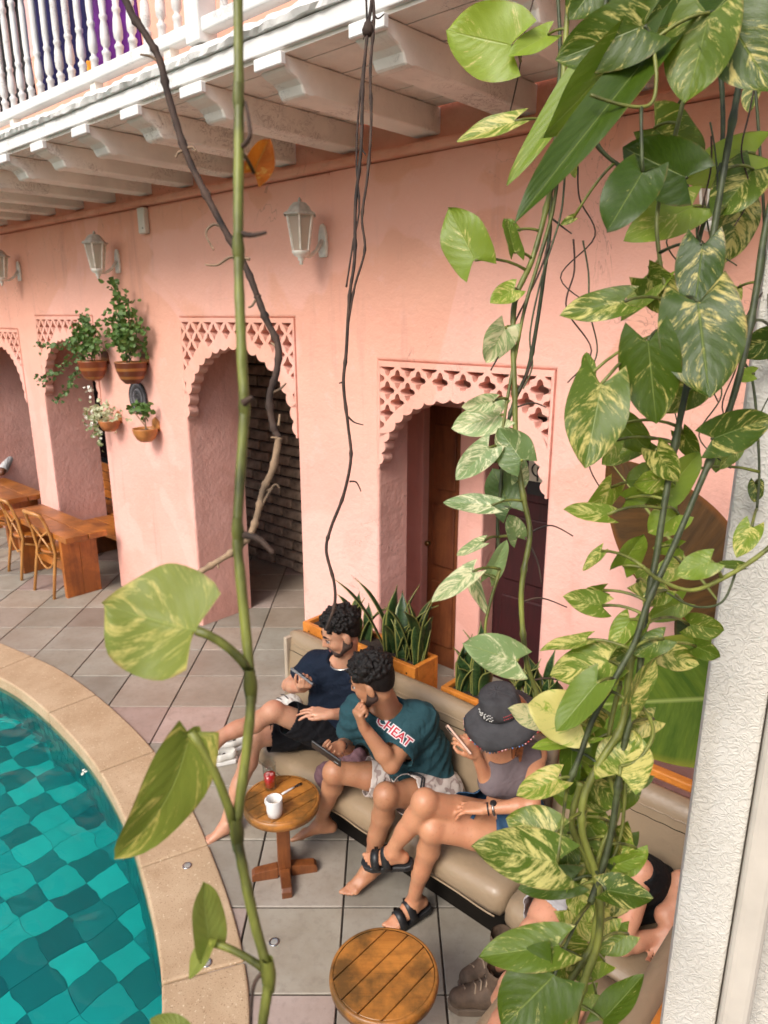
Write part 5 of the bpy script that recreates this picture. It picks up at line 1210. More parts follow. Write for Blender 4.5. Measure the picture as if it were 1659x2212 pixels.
# ------------------------------------------------------------ people: blended body volumes turned into one skin
def _v(p): return np.array(p, dtype=np.float32)
class Vol:
    def __init__(s): s.pr = []; s.sub = []
    def cap(s, a, b, ra, rb=None, k=.018): s.pr.append(('c', _v(a), _v(b), ra, ra if rb is None else rb, k)); return s
    def chain(s, pts, rs, k=.018):
        for i in range(len(pts) - 1): s.cap(pts[i], pts[i + 1], rs[i], rs[i + 1], k)
        return s
    def ell(s, c, R3, rad3, k=.018): s.pr.append(('e', _v(c), np.array(R3, dtype=np.float32), _v(rad3), 0, k)); return s
    def carve(s, c, r): s.sub.append((_v(c), r)); return s
    def grow(s, d, kk=None):
        o = Vol()
        for p in s.pr:
            if p[0] == 'c': o.pr.append(('c', p[1], p[2], p[3] + d, p[4] + d, kk or p[5]))
            else: o.pr.append(('e', p[1], p[2], p[3] + np.float32(d), 0, kk or p[5]))
        return o
    def mesh(s, h=.0065, cuts=(), noise=None):
        lo = np.array([1e9] * 3); hi = -lo; bx = []
        for p in s.pr:
            if p[0] == 'c':
                r = max(p[3], p[4]); a = np.minimum(p[1], p[2]) - r; b = np.maximum(p[1], p[2]) + r
            else:
                r = float(p[3].max()); a = p[1] - r; b = p[1] + r
            bx.append((a, b)); lo = np.minimum(lo, a); hi = np.maximum(hi, b)
        pad = .035; lo = lo - pad; n = np.ceil((hi + pad - lo) / h).astype(int) + 1
        F = np.full(n, .2, dtype=np.float32)
        ax = [(lo[i] + h * np.arange(n[i])).astype(np.float32) for i in range(3)]
        for p, (a, b) in zip(s.pr, bx):
            m = p[5] + .02
            i0 = np.maximum(0, ((a - m - lo) / h).astype(int)); i1 = np.minimum(n, ((b + m - lo) / h).astype(int) + 2)
            sl = tuple(slice(i0[i], i1[i]) for i in range(3))
            X, Y, Z = np.meshgrid(ax[0][sl[0]], ax[1][sl[1]], ax[2][sl[2]], indexing='ij', sparse=True)
            if p[0] == 'c':
                A, B = p[1], p[2]; ba = B - A; bb = float(ba @ ba) + 1e-9
                px, py, pz = X - A[0], Y - A[1], Z - A[2]
                t = np.clip((px * ba[0] + py * ba[1] + pz * ba[2]) / bb, 0, 1)
                d = np.sqrt((px - t * ba[0]) ** 2 + (py - t * ba[1]) ** 2 + (pz - t * ba[2]) ** 2) - (p[3] + (p[4] - p[3]) * t)
            else:
                C_, R3, r3 = p[1], p[2], p[3]
                px, py, pz = X - C_[0], Y - C_[1], Z - C_[2]
                q = [(px * R3[i][0] + py * R3[i][1] + pz * R3[i][2]) / r3[i] for i in range(3)]
                k0 = np.sqrt(q[0] ** 2 + q[1] ** 2 + q[2] ** 2)
                k1 = np.sqrt((q[0] / r3[0]) ** 2 + (q[1] / r3[1]) ** 2 + (q[2] / r3[2]) ** 2) + 1e-6
                d = k0 * (k0 - 1) / k1
            f = F[sl]; k = p[5]
            hh = np.maximum(k - np.abs(f - d), 0) / k
            F[sl] = np.minimum(f, d) - hh * hh * k * .25
        X, Y, Z = np.meshgrid(*ax, indexing='ij', sparse=True)
        for (c, r) in s.sub:
            F = np.maximum(F, r - np.sqrt((X - c[0]) ** 2 + (Y - c[1]) ** 2 + (Z - c[2]) ** 2))
        if noise: F = F + noise(X, Y, Z)
        for (p, nn, R_) in cuts:
            p = _v(p); nn = _v(nn); pl = (X - p[0]) * nn[0] + (Y - p[1]) * nn[1] + (Z - p[2]) * nn[2]
            near = (X - p[0]) ** 2 + (Y - p[1]) ** 2 + (Z - p[2]) ** 2 < R_ * R_
            F = np.where(near, np.maximum(F, pl), F)
        V, Q = surface_nets(F.astype(np.float32), lo, h)
        if cuts and len(Q):
            cen = V[Q].mean(1); keep = np.ones(len(Q), bool)
            for (p, nn, R_) in cuts:
                p = np.array(p); nn = np.array(nn); pl = (cen - p) @ nn; near = ((cen - p) ** 2).sum(1) < (R_ * 1.02) ** 2
                keep &= ~(near & (np.abs(pl) < h * .45))
            Q = Q[keep]
        return V, Q
def surface_nets(F, lo, h):
    ins = F < 0
    c = np.zeros(tuple(x - 1 for x in F.shape), np.uint8)
    for i in (0, 1):
        for j in (0, 1):
            for k in (0, 1):
                c += ins[i:F.shape[0] - 1 + i, j:F.shape[1] - 1 + j, k:F.shape[2] - 1 + k]
    act = (c > 0) & (c < 8); idx = np.argwhere(act); num = -np.ones(c.shape, np.int64); num[act] = np.arange(len(idx))
    acc = np.zeros((len(idx), 3)); cnt = np.zeros(len(idx))
    I, J, K = idx.T
    for e0 in ((0, 0, 0), (1, 0, 0), (0, 1, 0), (0, 0, 1), (1, 1, 0), (1, 0, 1), (0, 1, 1)):
        for a in range(3):
            if e0[a]: continue
            e1 = list(e0); e1[a] = 1
            f0 = F[I + e0[0], J + e0[1], K + e0[2]]; f1 = F[I + e1[0], J + e1[1], K + e1[2]]
            m = (f0 < 0) != (f1 < 0); t = np.where(m, f0 / np.where(m, f0 - f1, 1), 0)
            pos = np.array(e0, float)[None] + np.zeros((len(idx), 1)); pos[:, a] += t
            acc += np.where(m[:, None], pos, 0); cnt += m
    V = lo + h * (idx + acc / np.maximum(cnt, 1)[:, None])
    Q = []
    for a in range(3):
        b, d = [(1, 2), (2, 0), (0, 1)][a]
        s0 = [slice(1, -1)] * 3; s0[a] = slice(0, -1); s1 = list(s0); s1[a] = slice(1, None)
        m = ins[tuple(s0)] != ins[tuple(s1)]; e = np.argwhere(m); fl_ = ins[tuple(s0)][m]
        base = e.copy(); base[:, b] += 1; base[:, d] += 1
        q = []
        for (ob, od) in ((-1, -1), (0, -1), (0, 0), (-1, 0)):
            w = base.copy(); w[:, b] += ob; w[:, d] += od; q.append(num[w[:, 0], w[:, 1], w[:, 2]])
        q = np.stack(q, 1); q = np.where(fl_[:, None], q, q[:, ::-1]); Q.append(q)
    Q = np.concatenate(Q); return V, Q[(Q >= 0).all(1)]
def vol_obj(name, vol, mat, parent, h=.0065, cuts=(), noise=None, thick=0.):
    V, Q = vol.mesh(h, cuts, noise)
    lab = np.arange(len(V))
    for _ in range(900):                                   # keep the one connected surface
        m = lab[Q].min(1); old = lab.copy()
        for k in range(4): np.minimum.at(lab, Q[:, k], m)
        lab = lab[lab]
        if (old == lab).all(): break
    ids, cn = np.unique(lab[Q[:, 0]], return_counts=True); Q = Q[lab[Q[:, 0]] == ids[cn.argmax()]]
    base = np.array(parent['base'])
    used = np.unique(Q); re = -np.ones(len(V), int); re[used] = np.arange(len(used)); V = V[used] - base; Q = re[Q]
    me = bpy.data.meshes.new(name); me.vertices.add(len(V)); me.vertices.foreach_set('co', V.astype(np.float32).ravel())
    me.loops.add(len(Q) * 4); me.loops.foreach_set('vertex_index', Q.astype(np.int32).ravel())
    me.polygons.add(len(Q)); me.polygons.foreach_set('loop_start', np.arange(0, len(Q) * 4, 4, dtype=np.int32))
    me.polygons.foreach_set('loop_total', np.full(len(Q), 4, dtype=np.int32)); me.update(); me.validate()
    o = link(name, me, mat, parent, smooth=True)
    sm = o.modifiers.new('soft', 'SMOOTH'); sm.factor = .5; sm.iterations = 2
    if thick: t_ = o.modifiers.new('cloth', 'SOLIDIFY'); t_.thickness = thick; t_.offset = -1
    return o
def m_skin(name, c, red):
    t = NT(name); v = t.coord(); n_ = t.noise(v, 11, 5, .6); fr = t.noise(v, 90, 3, .6)
    col_ = t.ramp(n_, [(.3, tuple(a * .55 + b * .45 for a, b in zip(c, red))), (.55, c), (.75, tuple(min(1, x * 1.12) for x in c))])
    col_ = t.mix(t.ramp(fr, [(.58, 0.), (.75, .4)]), col_, tuple(x * .55 for x in red))
    p = t.pbr(col_, .46, t.bump(t.noise(v, 160, 3), .12, .002), Subsurface_Weight=.12, Subsurface_Scale=.012)
    p.inputs['Subsurface Radius'].default_value = (1, .35, .2); return t.m
SK1 = m_skin('fair_tan_skin', (.50, .26, .16), (.50, .17, .10)); SK2 = m_skin('olive_skin', (.40, .19, .10), (.40, .14, .07)); SK3 = m_skin('sun_tanned_skin', (.50, .235, .125), (.47, .17, .09)); SK4 = m_skin('rosy_tan_skin', (.58, .28, .17), (.52, .17, .10))
SKD = m_skin('brown_skin', (.16, .065, .035), (.12, .04, .02))
HAIRB = simple('black_hair', (.010, .0075, .0065), .55, .4, 60, .8, 240, .004, spec=.25); HAIRC = simple('auburn_hair', (.22, .07, .022), .45, .4, 40, .6, 120, .004)
BEARD = simple('dark_stubble', (.055, .03, .022), .7, .3, 90, .4, 200, .002)
LIP = simple('lip', (.36, .10, .08), .45, .1); EYEW = simple('eye_white', (.6, .56, .52), .2, .02); EYED = simple('iris_dark', (.015, .01, .008), .15, .02)
NAIL = simple('nail', (.62, .36, .30), .3, .05)
def m_cloth(name, c, folds=.5, var=.15, sc=(1, 1, 1), rough=.85):
    t = NT(name); v = t.coord('Object', sc)
    f1 = t.noise(v, 9, 2, .5, 1.2); f2 = t.noise(v, 24, 3, .5, .6); w = t.noise(v, 380, 2)
    cc_ = t.ramp(t.noise(v, 6, 5), [(.3, tuple(x * (1 - var) for x in c)), (.7, tuple(min(1, x * (1 + var)) for x in c))])
    h = t.math('ADD', t.math('MULTIPLY', f1, 1.), t.math('ADD', t.math('MULTIPLY', f2, .35), t.math('MULTIPLY', w, .02)))
    t.pbr(cc_, rough, t.bump(h, folds, .03), Specular_IOR_Level=.2, Sheen_Weight=.0); return t.m
def folds(a=.0035, fx=38., fz=55.):
    def f(X, Y, Z): return (a * np.sin(fx * (X * .8 + Y * .6) + fz * Z * .7 + 2.2 * np.sin(16 * Y + 9 * Z)) * (.55 + .45 * np.sin(13 * X + 17 * Z)) + a * .45 * np.sin(95 * Z - 50 * X + 3 * np.sin(22 * Y))).astype(np.float32)
    return f
def frame(f, up):
    f = Vector(f).normalized(); up = Vector(up); r = f.cross(up).normalized(); u = r.cross(f).normalized(); return f, r, u
def pers(name, base, label): return thing('person', base, label, 'person')
def head_vol(vol, c, f, up, sc=1.):
    f, r, u = frame(f, up); R3 = [list(f), list(r), list(u)]
    P = lambda a, b, d: c + (f * a + r * b + u * d) * sc
    vol.ell(P(-.012, 0, .035), R3, tuple(x * sc for x in (.098, .077, .086)), .02)
    vol.ell(P(.028, 0, -.03), R3, tuple(x * sc for x in (.064, .061, .085)), .02)
    vol.cap(P(.055, -.012, -.096), P(.055, .012, -.096), .026 * sc, k=.02)
    for b in (-1, 1):
        vol.cap(P(.05, b * .015, -.092), P(-.005, b * .052, -.052), .024 * sc, .026 * sc, .02)
        vol.ell(P(.052, b * .036, -.032), R3, (.028 * sc, .024 * sc, .03 * sc), .015)
        vol.cap(P(.083, b * .012, .022), P(.070, b * .046, .020), .0095 * sc, .009 * sc, .012)
        vol.ell(P(-.012, b * .078, -.012), R3, (.020 * sc, .010 * sc, .033 * sc), .006)
        vol.ell(P(.090, b * .011, -.036), R3, (.010 * sc, .009 * sc, .008 * sc), .006)
    vol.cap(P(.088, 0, .012), P(.106, 0, -.030), .0085 * sc, .0125 * sc, .010)
    vol.cap(P(.082, -.016, -.064), P(.082, .016, -.064), .011 * sc, k=.010)
    return P, f, r, u, R3
def face_parts(body, P, f, r, u, R3, sc, beard=True, brow=HAIRB):
    for b in (-1, 1):
        e = Vol().ell(P(.078, b * .031, -.002), R3, (.011 * sc, .014 * sc, .0095 * sc), .004); o = vol_obj('eye', e, EYEW, body, .003)
        vol_obj('iris', Vol().ell(P(.0865, b * .031, -.003), R3, (.004 * sc, .0065 * sc, .0065 * sc), .003), EYED, o, .002)
        vol_obj('eyelid', Vol().cap(P(.0865, b * .019, .0035), P(.080, b * .045, .003), .0045 * sc, .004 * sc, .003), EYED if not beard else BEARD, body, .002)
        vol_obj('eyebrow', Vol().cap(P(.091, b * .012, .025), P(.086, b * .032, .031), .0055 * sc, .005 * sc, .004).cap(P(.086, b * .032, .031), P(.070, b * .052, .024), .005 * sc, .003 * sc, .004), brow, body, .0025)
    vol_obj('lips', Vol().cap(P(.0905, -.016, -.068), P(.0905, .016, -.068), .0055 * sc, k=.004).cap(P(.092, -.008, -.062), P(.092, .008, -.062), .0045 * sc, k=.004), LIP, body, .0025)
    if beard:
        bv = Vol().cap(P(.058, -.012, -.098), P(.058, .012, -.098), .0285 * sc, k=.014)
        for b in (-1, 1):
            bv.cap(P(.052, b * .017, -.094), P(-.002, b * .0545, -.054), .0262 * sc, .0275 * sc, .014).cap(P(-.002, b * .0575, -.05), P(-.008, b * .072, .012), .023 * sc, .010 * sc, .014)
            bv.cap(P(.0945, b * .004, -.054), P(.084, b * .026, -.060), .0062 * sc, .006 * sc, .006).cap(P(.084, b * .026, -.060), P(.070, b * .034, -.088), .006 * sc, .012 * sc, .008)
        vol_obj('beard', bv, BEARD, body, .004)
def curly_hair(body, P, f, r, u, sc, mat, seed, blobs=460, low=-.005, short=False):
    rr = random.Random(seed); v = Vol(); R3 = [list(f), list(r), list(u)]
    v.ell(P(-.022, 0, .045), R3, tuple(x * sc for x in (.096, .078, .086)), .02)
    v.ell(P(-.042, 0, .005), R3, tuple(x * sc for x in (.066, .0765, .080)), .02)
    for _ in range(blobs):
        a = rr.uniform(0, 6.28); e = math.asin(rr.uniform(-.1, 1.)); d = Vector((math.cos(a) * math.cos(e), math.sin(a) * math.cos(e), math.sin(e)))
        x, y, z = d.x * .099 - .020, d.y * .082, d.z * .092 + .045
        if x > .055 and z < .070: continue
        if z < .045: continue
        v.cap(P(x, y, z), P(x + rr.uniform(-.012, .012), y + rr.uniform(-.012, .012), z + rr.uniform(-.004, .012)), rr.uniform(.006, .0105) * sc, k=.004)
    # the face stays clear of the hair
    return vol_obj('hair', v, mat, body, .0042, cuts=((P(.060, 0, .052), tuple((f * .75 - u * .66).normalized()), .12), (P(.012, 0, .018), tuple((f * .6 - u * .8).normalized()), .13)))
def hand_vol(vol, w, d, pn, thumb, curl=(.5, .55, .6, .65), spread=.12, tc=.4, sc=1., split=.0, tout=.7):
    """w wrist, d pointing to the fingers, pn out of the palm, thumb side vector"""
    d = Vector(d).normalized(); pn = Vector(pn); pn = (pn - d * pn.dot(d)).normalized(); th = Vector(thumb); th = (th - d * th.dot(d) - pn * th.dot(pn)).normalized()
    tips = []
    for i, y in enumerate((.030, .0105, -.0095, -.028)):
        k = w + (d * (.088 - .004 * abs(i - 1.2)) + th * y) * sc
        vol.cap(w + (d * .012 + th * y * .62) * sc, k, .0155 * sc, .0125 * sc, .012)
        L = (.040, .045, .042, .033)[i] * sc; a = curl[i] * .9; p = k; dd = d + th * (spread * (1.2 - i) * .8)
        for j in range(3):
            dr = (dd.normalized() * math.cos(a) + pn * math.sin(a)); q = p + dr * L * (1, .66, .52)[j]
            vol.cap(p, q, (.0098, .0088, .0078)[j] * sc, (.0088, .0080, .0066)[j] * sc, .003); p = q; a += curl[i] * (1.25, .8)[min(j, 1)]
        tips.append(p)
    b = w + (d * .025 + th * .024 + pn * .004) * sc; m = b + (d * .032 + th * .030 * tout + pn * .016 * tc) * sc
    m2 = m + (d * .028 + th * .012 * tout + pn * .026 * tc) * sc; m3 = m2 + (d * .022 - th * .004 + pn * .022 * tc) * sc
    vol.cap(w + (d * .015 + th * .012) * sc, b, .017 * sc, .0155 * sc, .012).cap(b, m, .0155 * sc, .0115 * sc, .008).cap(m, m2, .0112 * sc, .0098 * sc, .003).cap(m2, m3, .0098 * sc, .0075 * sc, .003)
    return tips
def foot_vol(vol, ank, toe_dir, up, side, sc=1., toes=True):
    """ank the ankle joint; side points to the big toe"""
    t = Vector(toe_dir).normalized(); up = Vector(up); up = (up - t * up.dot(t)).normalized(); sd = Vector(side); sd = (sd - t * sd.dot(t) - up * sd.dot(up)).normalized()
    P = lambda a, b, c: ank + (t * a + sd * b + up * c) * sc
    vol.cap(P(-.045, 0, -.050), P(-.01, 0, -.045), .030 * sc, .033 * sc, .02).cap(P(-.02, 0, -.01), P(.03, .003, -.028), .034 * sc, .032 * sc, .02)
    vol.cap(P(.02, .006, -.030), P(.115, .014, -.062), .032 * sc, .019 * sc, .02).cap(P(.02, -.012, -.048), P(.11, -.020, -.066), .026 * sc, .015 * sc, .02)
    vol.cap(P(.115, -.024, -.066), P(.125, .022, -.064), .0155 * sc, .0175 * sc, .012)
    for b in (-1, 1): vol.ell(P(0, b * .031, -.002), [list(t), list(sd), list(up)], (.014 * sc, .010 * sc, .016 * sc), .01)
    if toes:
        for i, (b, L, r) in enumerate(((.026, .052, .0118), (.008, .050, .0088), (-.007, .044, .0084), (-.021, .036, .008), (-.033, .026, .0078))):
            vol.cap(P(.120 - .006 * i, b * .9, -.067), P(.122 + L - .006 * i, b * 1.05, -.070), r * sc * 1.02, r * sc * .95, .0035)
    return P
def S3(s, d, z): return WL(s, d, z)
def body_core(vol, J, w=1., fem=False):
    pel, neck, Ls, Rs, Lh, Rh = (J[k] for k in ('pel', 'neck', 'Ls', 'Rs', 'Lh', 'Rh'))
    m = .9 if fem else 1.
    vol.cap(Lh, Rh, .098 * w * (1.02 if fem else .97), k=.04)
    ax = (Rs - Ls); c1 = pel.lerp(neck, .30); c2 = pel.lerp(neck, .60); c3 = pel.lerp(neck, .82)
    vol.cap(c1 + ax * .16, c1 - ax * .16, .095 * w * m, k=.05).cap(c2 + ax * .23, c2 - ax * .23, .100 * w * m, k=.05).cap(c3 + ax * .30, c3 - ax * .30, .078 * w * m, k=.05)
    vol.cap(neck + (Ls - neck) * .1, Ls, .050 * w * m, .050 * w * m, .04).cap(neck + (Rs - neck) * .1, Rs, .050 * w * m, .050 * w * m, .04)
def limb_arm(vol, s, e, w, sc=1.):
    vol.cap(s, e, .049 * sc, .038 * sc, .02); vol.cap(s.lerp(e, .4), s.lerp(e, .6), .045 * sc, .042 * sc, .02)
    vol.cap(e, e.lerp(w, .3), .037 * sc, .039 * sc, .015).cap(e.lerp(w, .3), w, .039 * sc, .0255 * sc, .015)
def limb_leg(vol, h, k, a, sc=1., back=None):
    vol.cap(h, k, .082 * sc, .052 * sc, .03); vol.cap(h.lerp(k, .2), h.lerp(k, .55), .080 * sc, .066 * sc, .03)
    b = back if back is not None else (h - k).normalized() * .5
    cf = k.lerp(a, .30) + Vector(b).normalized() * .016 * sc
    vol.cap(k, cf, .050 * sc, .052 * sc, .02).cap(cf, k.lerp(a, .62), .052 * sc, .040 * sc, .02).cap(k.lerp(a, .55), a, .041 * sc, .031 * sc, .02).cap(k.lerp(a, .02), k.lerp(a, -.02), .052 * sc, k=.02)
def phone(name_label, c, up, nrm, mat_case, L=.15, Wd=.072):
    up = Vector(up).normalized(); nrm = Vector(nrm); nrm = (nrm - up * nrm.dot(up)).normalized(); r = up.cross(nrm)
    M_ = Matrix(((r.x, nrm.x, up.x, c.x), (r.y, nrm.y, up.y, c.y), (r.z, nrm.z, up.z, c.z), (0, 0, 0, 1)))
    t = thing('phone', c, name_label, 'phone')
    MB().box((0, 0, 0), (Wd, .009, L), M_).build('case', mat_case, t, bevel=.004, seg=3)
    MB().box((0, .0052, 0), (Wd - .008, .0015, L - .008), M_).build('screen', SCREEN, t, bevel=.0005)
    MB().box((-Wd * .25, -.0055, L * .36), (.024, .003, .026), M_).build('camera_bump', SCREEN, t, bevel=.001)
    return t
SCREEN = simple('phone_glass', (.012, .013, .016), .08, .05, spec=.6); CASEK = simple('black_case', (.015, .015, .016), .4, .1); CASEP = simple('pale_pink_case', (.62, .40, .30), .35, .06); CASEG = simple('grey_case', (.10, .10, .11), .3, .1)
UP = Vector((0, 0, 1))

# ================= man in the navy T-shirt
J = dict(pel=S3(2.69, .88, .47), Lh=S3(2.775, .90, .47), Rh=S3(2.605, .91, .47), neck=wd(748, 1430, .90), Ls=wd(803, 1448, .82), Rs=wd(684, 1434, .95))
J.update(Xk=wd(590, 1536, 1.25), Xa=wd(447, 1606, 1.62), Bk=wd(550, 1594, 1.26), Ba=wd(488, 1776, 1.47), Re=wd(624, 1480, 1.05), Rw=wd(655, 1486, 1.12), Le=wd(792, 1540, .98), Lw=wd(716, 1543, 1.20))
m1 = pers('man', J['pel'] - Vector((0, 0, .07)), 'bearded man in a navy T-shirt and black shorts sitting cross-legged')
v = Vol(); body_core(v, J)
HC = wd(736, 1364, .98); hf = (-U * -.62 + NV * .78).normalized(); hf = (U * .55 + NV * .84 + UP * -.42)
P, f_, r_, u_, R3 = head_vol(v, HC, hf, UP + NV * .15, 1.)
v.cap(J['neck'] - UP * .02, HC + (u_ * -.07 - f_ * .015), .056, .052, .02)
limb_arm(v, J['Rs'], J['Re'], J['Rw']); limb_arm(v, J['Ls'], J['Le'], J['Lw'])
limb_leg(v, J['Lh'], J['Xk'], J['Xa'], .97, -UP); limb_leg(v, J['Rh'], J['Bk'], J['Ba'], .97, -NV)
dR = (wd(668, 1474, 1.22) - J['Rw']); hand_vol(v, J['Rw'], dR, UP * .5 + NV * -.4 - U * -.5, U * .3 + UP, (.9, .95, 1., 1.05), .05, .9, .95)
dL = (wd(655, 1532, 1.28) - J['Lw']); hand_vol(v, J['Lw'], dL, -UP, UP * .1 - NV * -.3 + U * -.2 + NV, (.25, .2, .2, .3), .28, .2, .95)
xd = (J['Xa'] - J['Xk']).normalized(); foot_vol(v, J['Xa'], (xd * .55 + NV * .35 - UP * .75), (U * .2 + UP * .6 + NV * .6), -U * .5 + UP * .1, .95)
foot_vol(v, J['Ba'], NV * .9 + U * .35 - UP * .18, UP, -U, .97)
b1 = vol_obj('body', v, SK1, m1)
NAVY = m_cloth('navy_cotton', (.006, .011, .023), .55); BLK = m_cloth('black_shorts_cloth', (.008, .008, .010), .6)
sv = Vol(); body_core(sv, J); sv = sv.grow(.020, .05)
c_ = J['pel'].lerp(J['neck'], .35) + NV * .035; sv.cap(c_ + (J['Rs'] - J['Ls']) * .14, c_ - (J['Rs'] - J['Ls']) * .14, .105, k=.05)
el, er = J['Ls'].lerp(J['Le'], .62), J['Rs'].lerp(J['Re'], .66)
sv.cap(J['Ls'], J['Ls'].lerp(J['Le'], .75), .068, .066, .04).cap(J['Rs'], J['Rs'].lerp(J['Re'], .8), .068, .068, .04)
sv.carve(J['neck'] + UP * .055 + NV * .035, .082)
vol_obj('shirt', sv, NAVY, m1, .0075, cuts=((el, tuple((J['Le'] - J['Ls']).normalized()), .12), (er, tuple((J['Re'] - J['Rs']).normalized()), .12), (J['pel'] - UP * .075, tuple(-UP), .3)), noise=folds(.0045), thick=.004)
pv = Vol().cap(J['Lh'], J['Rh'], .118, k=.05).cap(J['pel'] + UP * .06 + (J['Rh'] - J['Lh']) * .4, J['pel'] + UP * .06 - (J['Rh'] - J['Lh']) * .4, .105, k=.05)
kL, kR = J['Lh'].lerp(J['Xk'], .80), J['Rh'].lerp(J['Bk'], .82)
pv.cap(J['Lh'], J['Lh'].lerp(J['Xk'], .83), .108, .092, .04).cap(J['Rh'], J['Rh'].lerp(J['Bk'], .85), .106, .088, .04)
vol_obj('shorts', pv, BLK, m1, .0075, cuts=((kL, tuple((J['Xk'] - J['Lh']).normalized()), .16), (kR, tuple((J['Bk'] - J['Rh']).normalized()), .14)), noise=folds(.004), thick=.004)
curly_hair(m1, P, f_, r_, u_, 1., HAIRB, 4); face_parts(m1, P, f_, r_, u_, R3, 1.)
nk = [J['neck'] + UP * .03 + (Vector((math.cos(a), math.sin(a), 0)) * .072) + NV * .02 + UP * (-.035 * (.5 + .5 * math.cos(a - math.atan2(NV.y, NV.x)))) for a in [6.283 * k / 28 for k in range(29)]]
CHAIN = simple('silver_chain', (.62, .60, .56), .25, .1, 30, metal=1)
MB().tube(nk, .0042, 6).build('neck_chain', CHAIN, m1, smooth=True)
phone('grey phone in the right hand of the man in navy', wd(655, 1462, 1.20), (U * .7 + UP * .35 + NV * .2), (UP * .8 - NV * .6), CASEG, .145)

# ================= man in the teal T-shirt
J = dict(pel=S3(3.37, .88, .47), Lh=S3(3.45, .90, .47), Rh=S3(3.285, .92, .47), neck=wd(838, 1538, 1.06), Ls=wd(908, 1552, .95), Rs=wd(772, 1538, 1.16))
J.update(Lk=wd(833, 1718, 1.24), La=wd(800, 1868, 1.21), Rk=wd(722, 1668, 1.24), Ra=wd(694, 1772, 1.20), Le=wd(845, 1652, 1.20), Lw=wd(787, 1572, 1.27), Re=wd(748, 1612, 1.17), Rw=wd(735, 1612, 1.38))
m2 = pers('man', J['pel'] - Vector((0, 0, .07)), 'bearded man in a teal T-shirt resting his chin on his fist')
v = Vol(); body_core(v, J, .98)
HC = wd(803, 1468, 1.18); hf = (U * .88 + NV * .40 + UP * -.34)
P, f_, r_, u_, R3 = head_vol(v, HC, hf, UP + NV * .2 + U * .1, 1.02)
v.cap(J['neck'] - UP * .02 - NV * .02, HC + (u_ * -.07 - f_ * .02), .060, .056, .02)
limb_arm(v, J['Rs'], J['Re'], J['Rw'], 1.02); limb_arm(v, J['Ls'], J['Le'], J['Lw'], 1.04)
limb_leg(v, J['Lh'], J['Lk'], J['La'], 1.0, -NV); limb_leg(v, J['Rh'], J['Rk'], J['Ra'], 1.0, -NV)
fist = wd(768, 1532, 1.30); hand_vol(v, J['Lw'], (fist - J['Lw']), (-NV * .6 + U * -.2), U * .8 + UP * .3 + NV * .3, (1.25, 1.35, 1.4, 1.4), .02, 1.0, .98, tout=.4)
hand_vol(v, J['Rw'], (wd(700, 1634, 1.50) - J['Rw']), UP * .8 + U * -.3 - NV * .3, NV * .3 - U * .9, (.55, .6, .7, .8), .10, .7, .98)
foot_vol(v, J['La'], NV * .88 + U * .25 - UP * .22, UP, U, 1.0); foot_vol(v, J['Ra'], NV * .62 + U * .75 - UP * .22, UP, -U, 1.0)
vol_obj('body', v, SK2, m2)
TEAL = m_cloth('teal_cotton', (.020, .060, .072), .6)
sv = Vol(); body_core(sv, J, 1.0); sv = sv.grow(.022, .055)
el, er = J['Ls'].lerp(J['Le'], .80), J['Rs'].lerp(J['Re'], .66)
sv.cap(J['Ls'], J['Ls'].lerp(J['Le'], .9), .075, .082, .05).cap(J['Rs'], J['Rs'].lerp(J['Re'], .8), .072, .074, .05)
cb = J['pel'].lerp(J['neck'], .45) - NV * .03; sv.cap(cb + (J['Rs'] - J['Ls']) * .2, cb - (J['Rs'] - J['Ls']) * .2, .105, k=.06)
sv.carve(J['neck'] + UP * .065 + NV * .02, .088)
shirt2 = vol_obj('shirt', sv, TEAL, m2, .0075, cuts=((el, tuple((J['Le'] - J['Ls']).normalized()), .13), (er, tuple((J['Re'] - J['Rs']).normalized()), .12), (J['pel'] - UP * .085, tuple(-UP), .3)), noise=folds(.005), thick=.004)
def m_zig():
    t = NT('patterned_shorts'); v_ = t.coord(); c = t.ramp(t.noise(v_, 7, 4), [(.35, (.44, .37, .33)), (.65, (.60, .53, .48))])
    w = t.n('ShaderNodeTexWave'); w.wave_type = 'BANDS'; w.inputs['Scale'].default_value = 5.; w.inputs['Distortion'].default_value = 6; w.inputs['Detail'].default_value = 1; w.inputs['Detail Scale'].default_value = 2.
    t.l(t.coord('Object', (2.2, 2.2, 2.2), (.5, .3, .7)), w.inputs[0])
    c = t.mix(t.ramp(w.outputs[0], [(.86, 0.), (.90, .9)]), c, (.30, .22, .20))
    t.pbr(c, .85, t.bump(t.noise(v_, 12, 3), .5, .02)); return t.m
ZIG = m_zig(); pv = Vol().cap(J['Lh'], J['Rh'], .118, k=.05)
kL, kR = J['Lh'].lerp(J['Lk'], .66), J['Rh'].lerp(J['Rk'], .60)
pv.cap(J['Lh'], J['Lh'].lerp(J['Lk'], .69), .108, .096, .04).cap(J['Rh'], J['Rh'].lerp(J['Rk'], .63), .106, .096, .04)
ns = (J['Lk'] - J['Lh']).normalized()
shorts2 = vol_obj('shorts', pv, ZIG, m2, .0075, cuts=((kL, tuple(ns), .15), (kR, tuple((J['Rk'] - J['Rh']).normalized()), .15)), noise=folds(.005), thick=.004)
def on_surface(obj, origin, direction, off=.002):
    key = obj.name
    if key not in _bvh:
        me = obj.data; mw = Vector(m2['base']); _bvh[key] = BVHTree.FromPolygons([tuple(v_.co + mw) for v_ in me.vertices], [tuple(p_.vertices) for p_ in me.polygons])
    h = _bvh[key].ray_cast(Vector(origin), Vector(direction))
    return h[0] - Vector(direction) * off if h[0] is not None else None
_bvh = {}
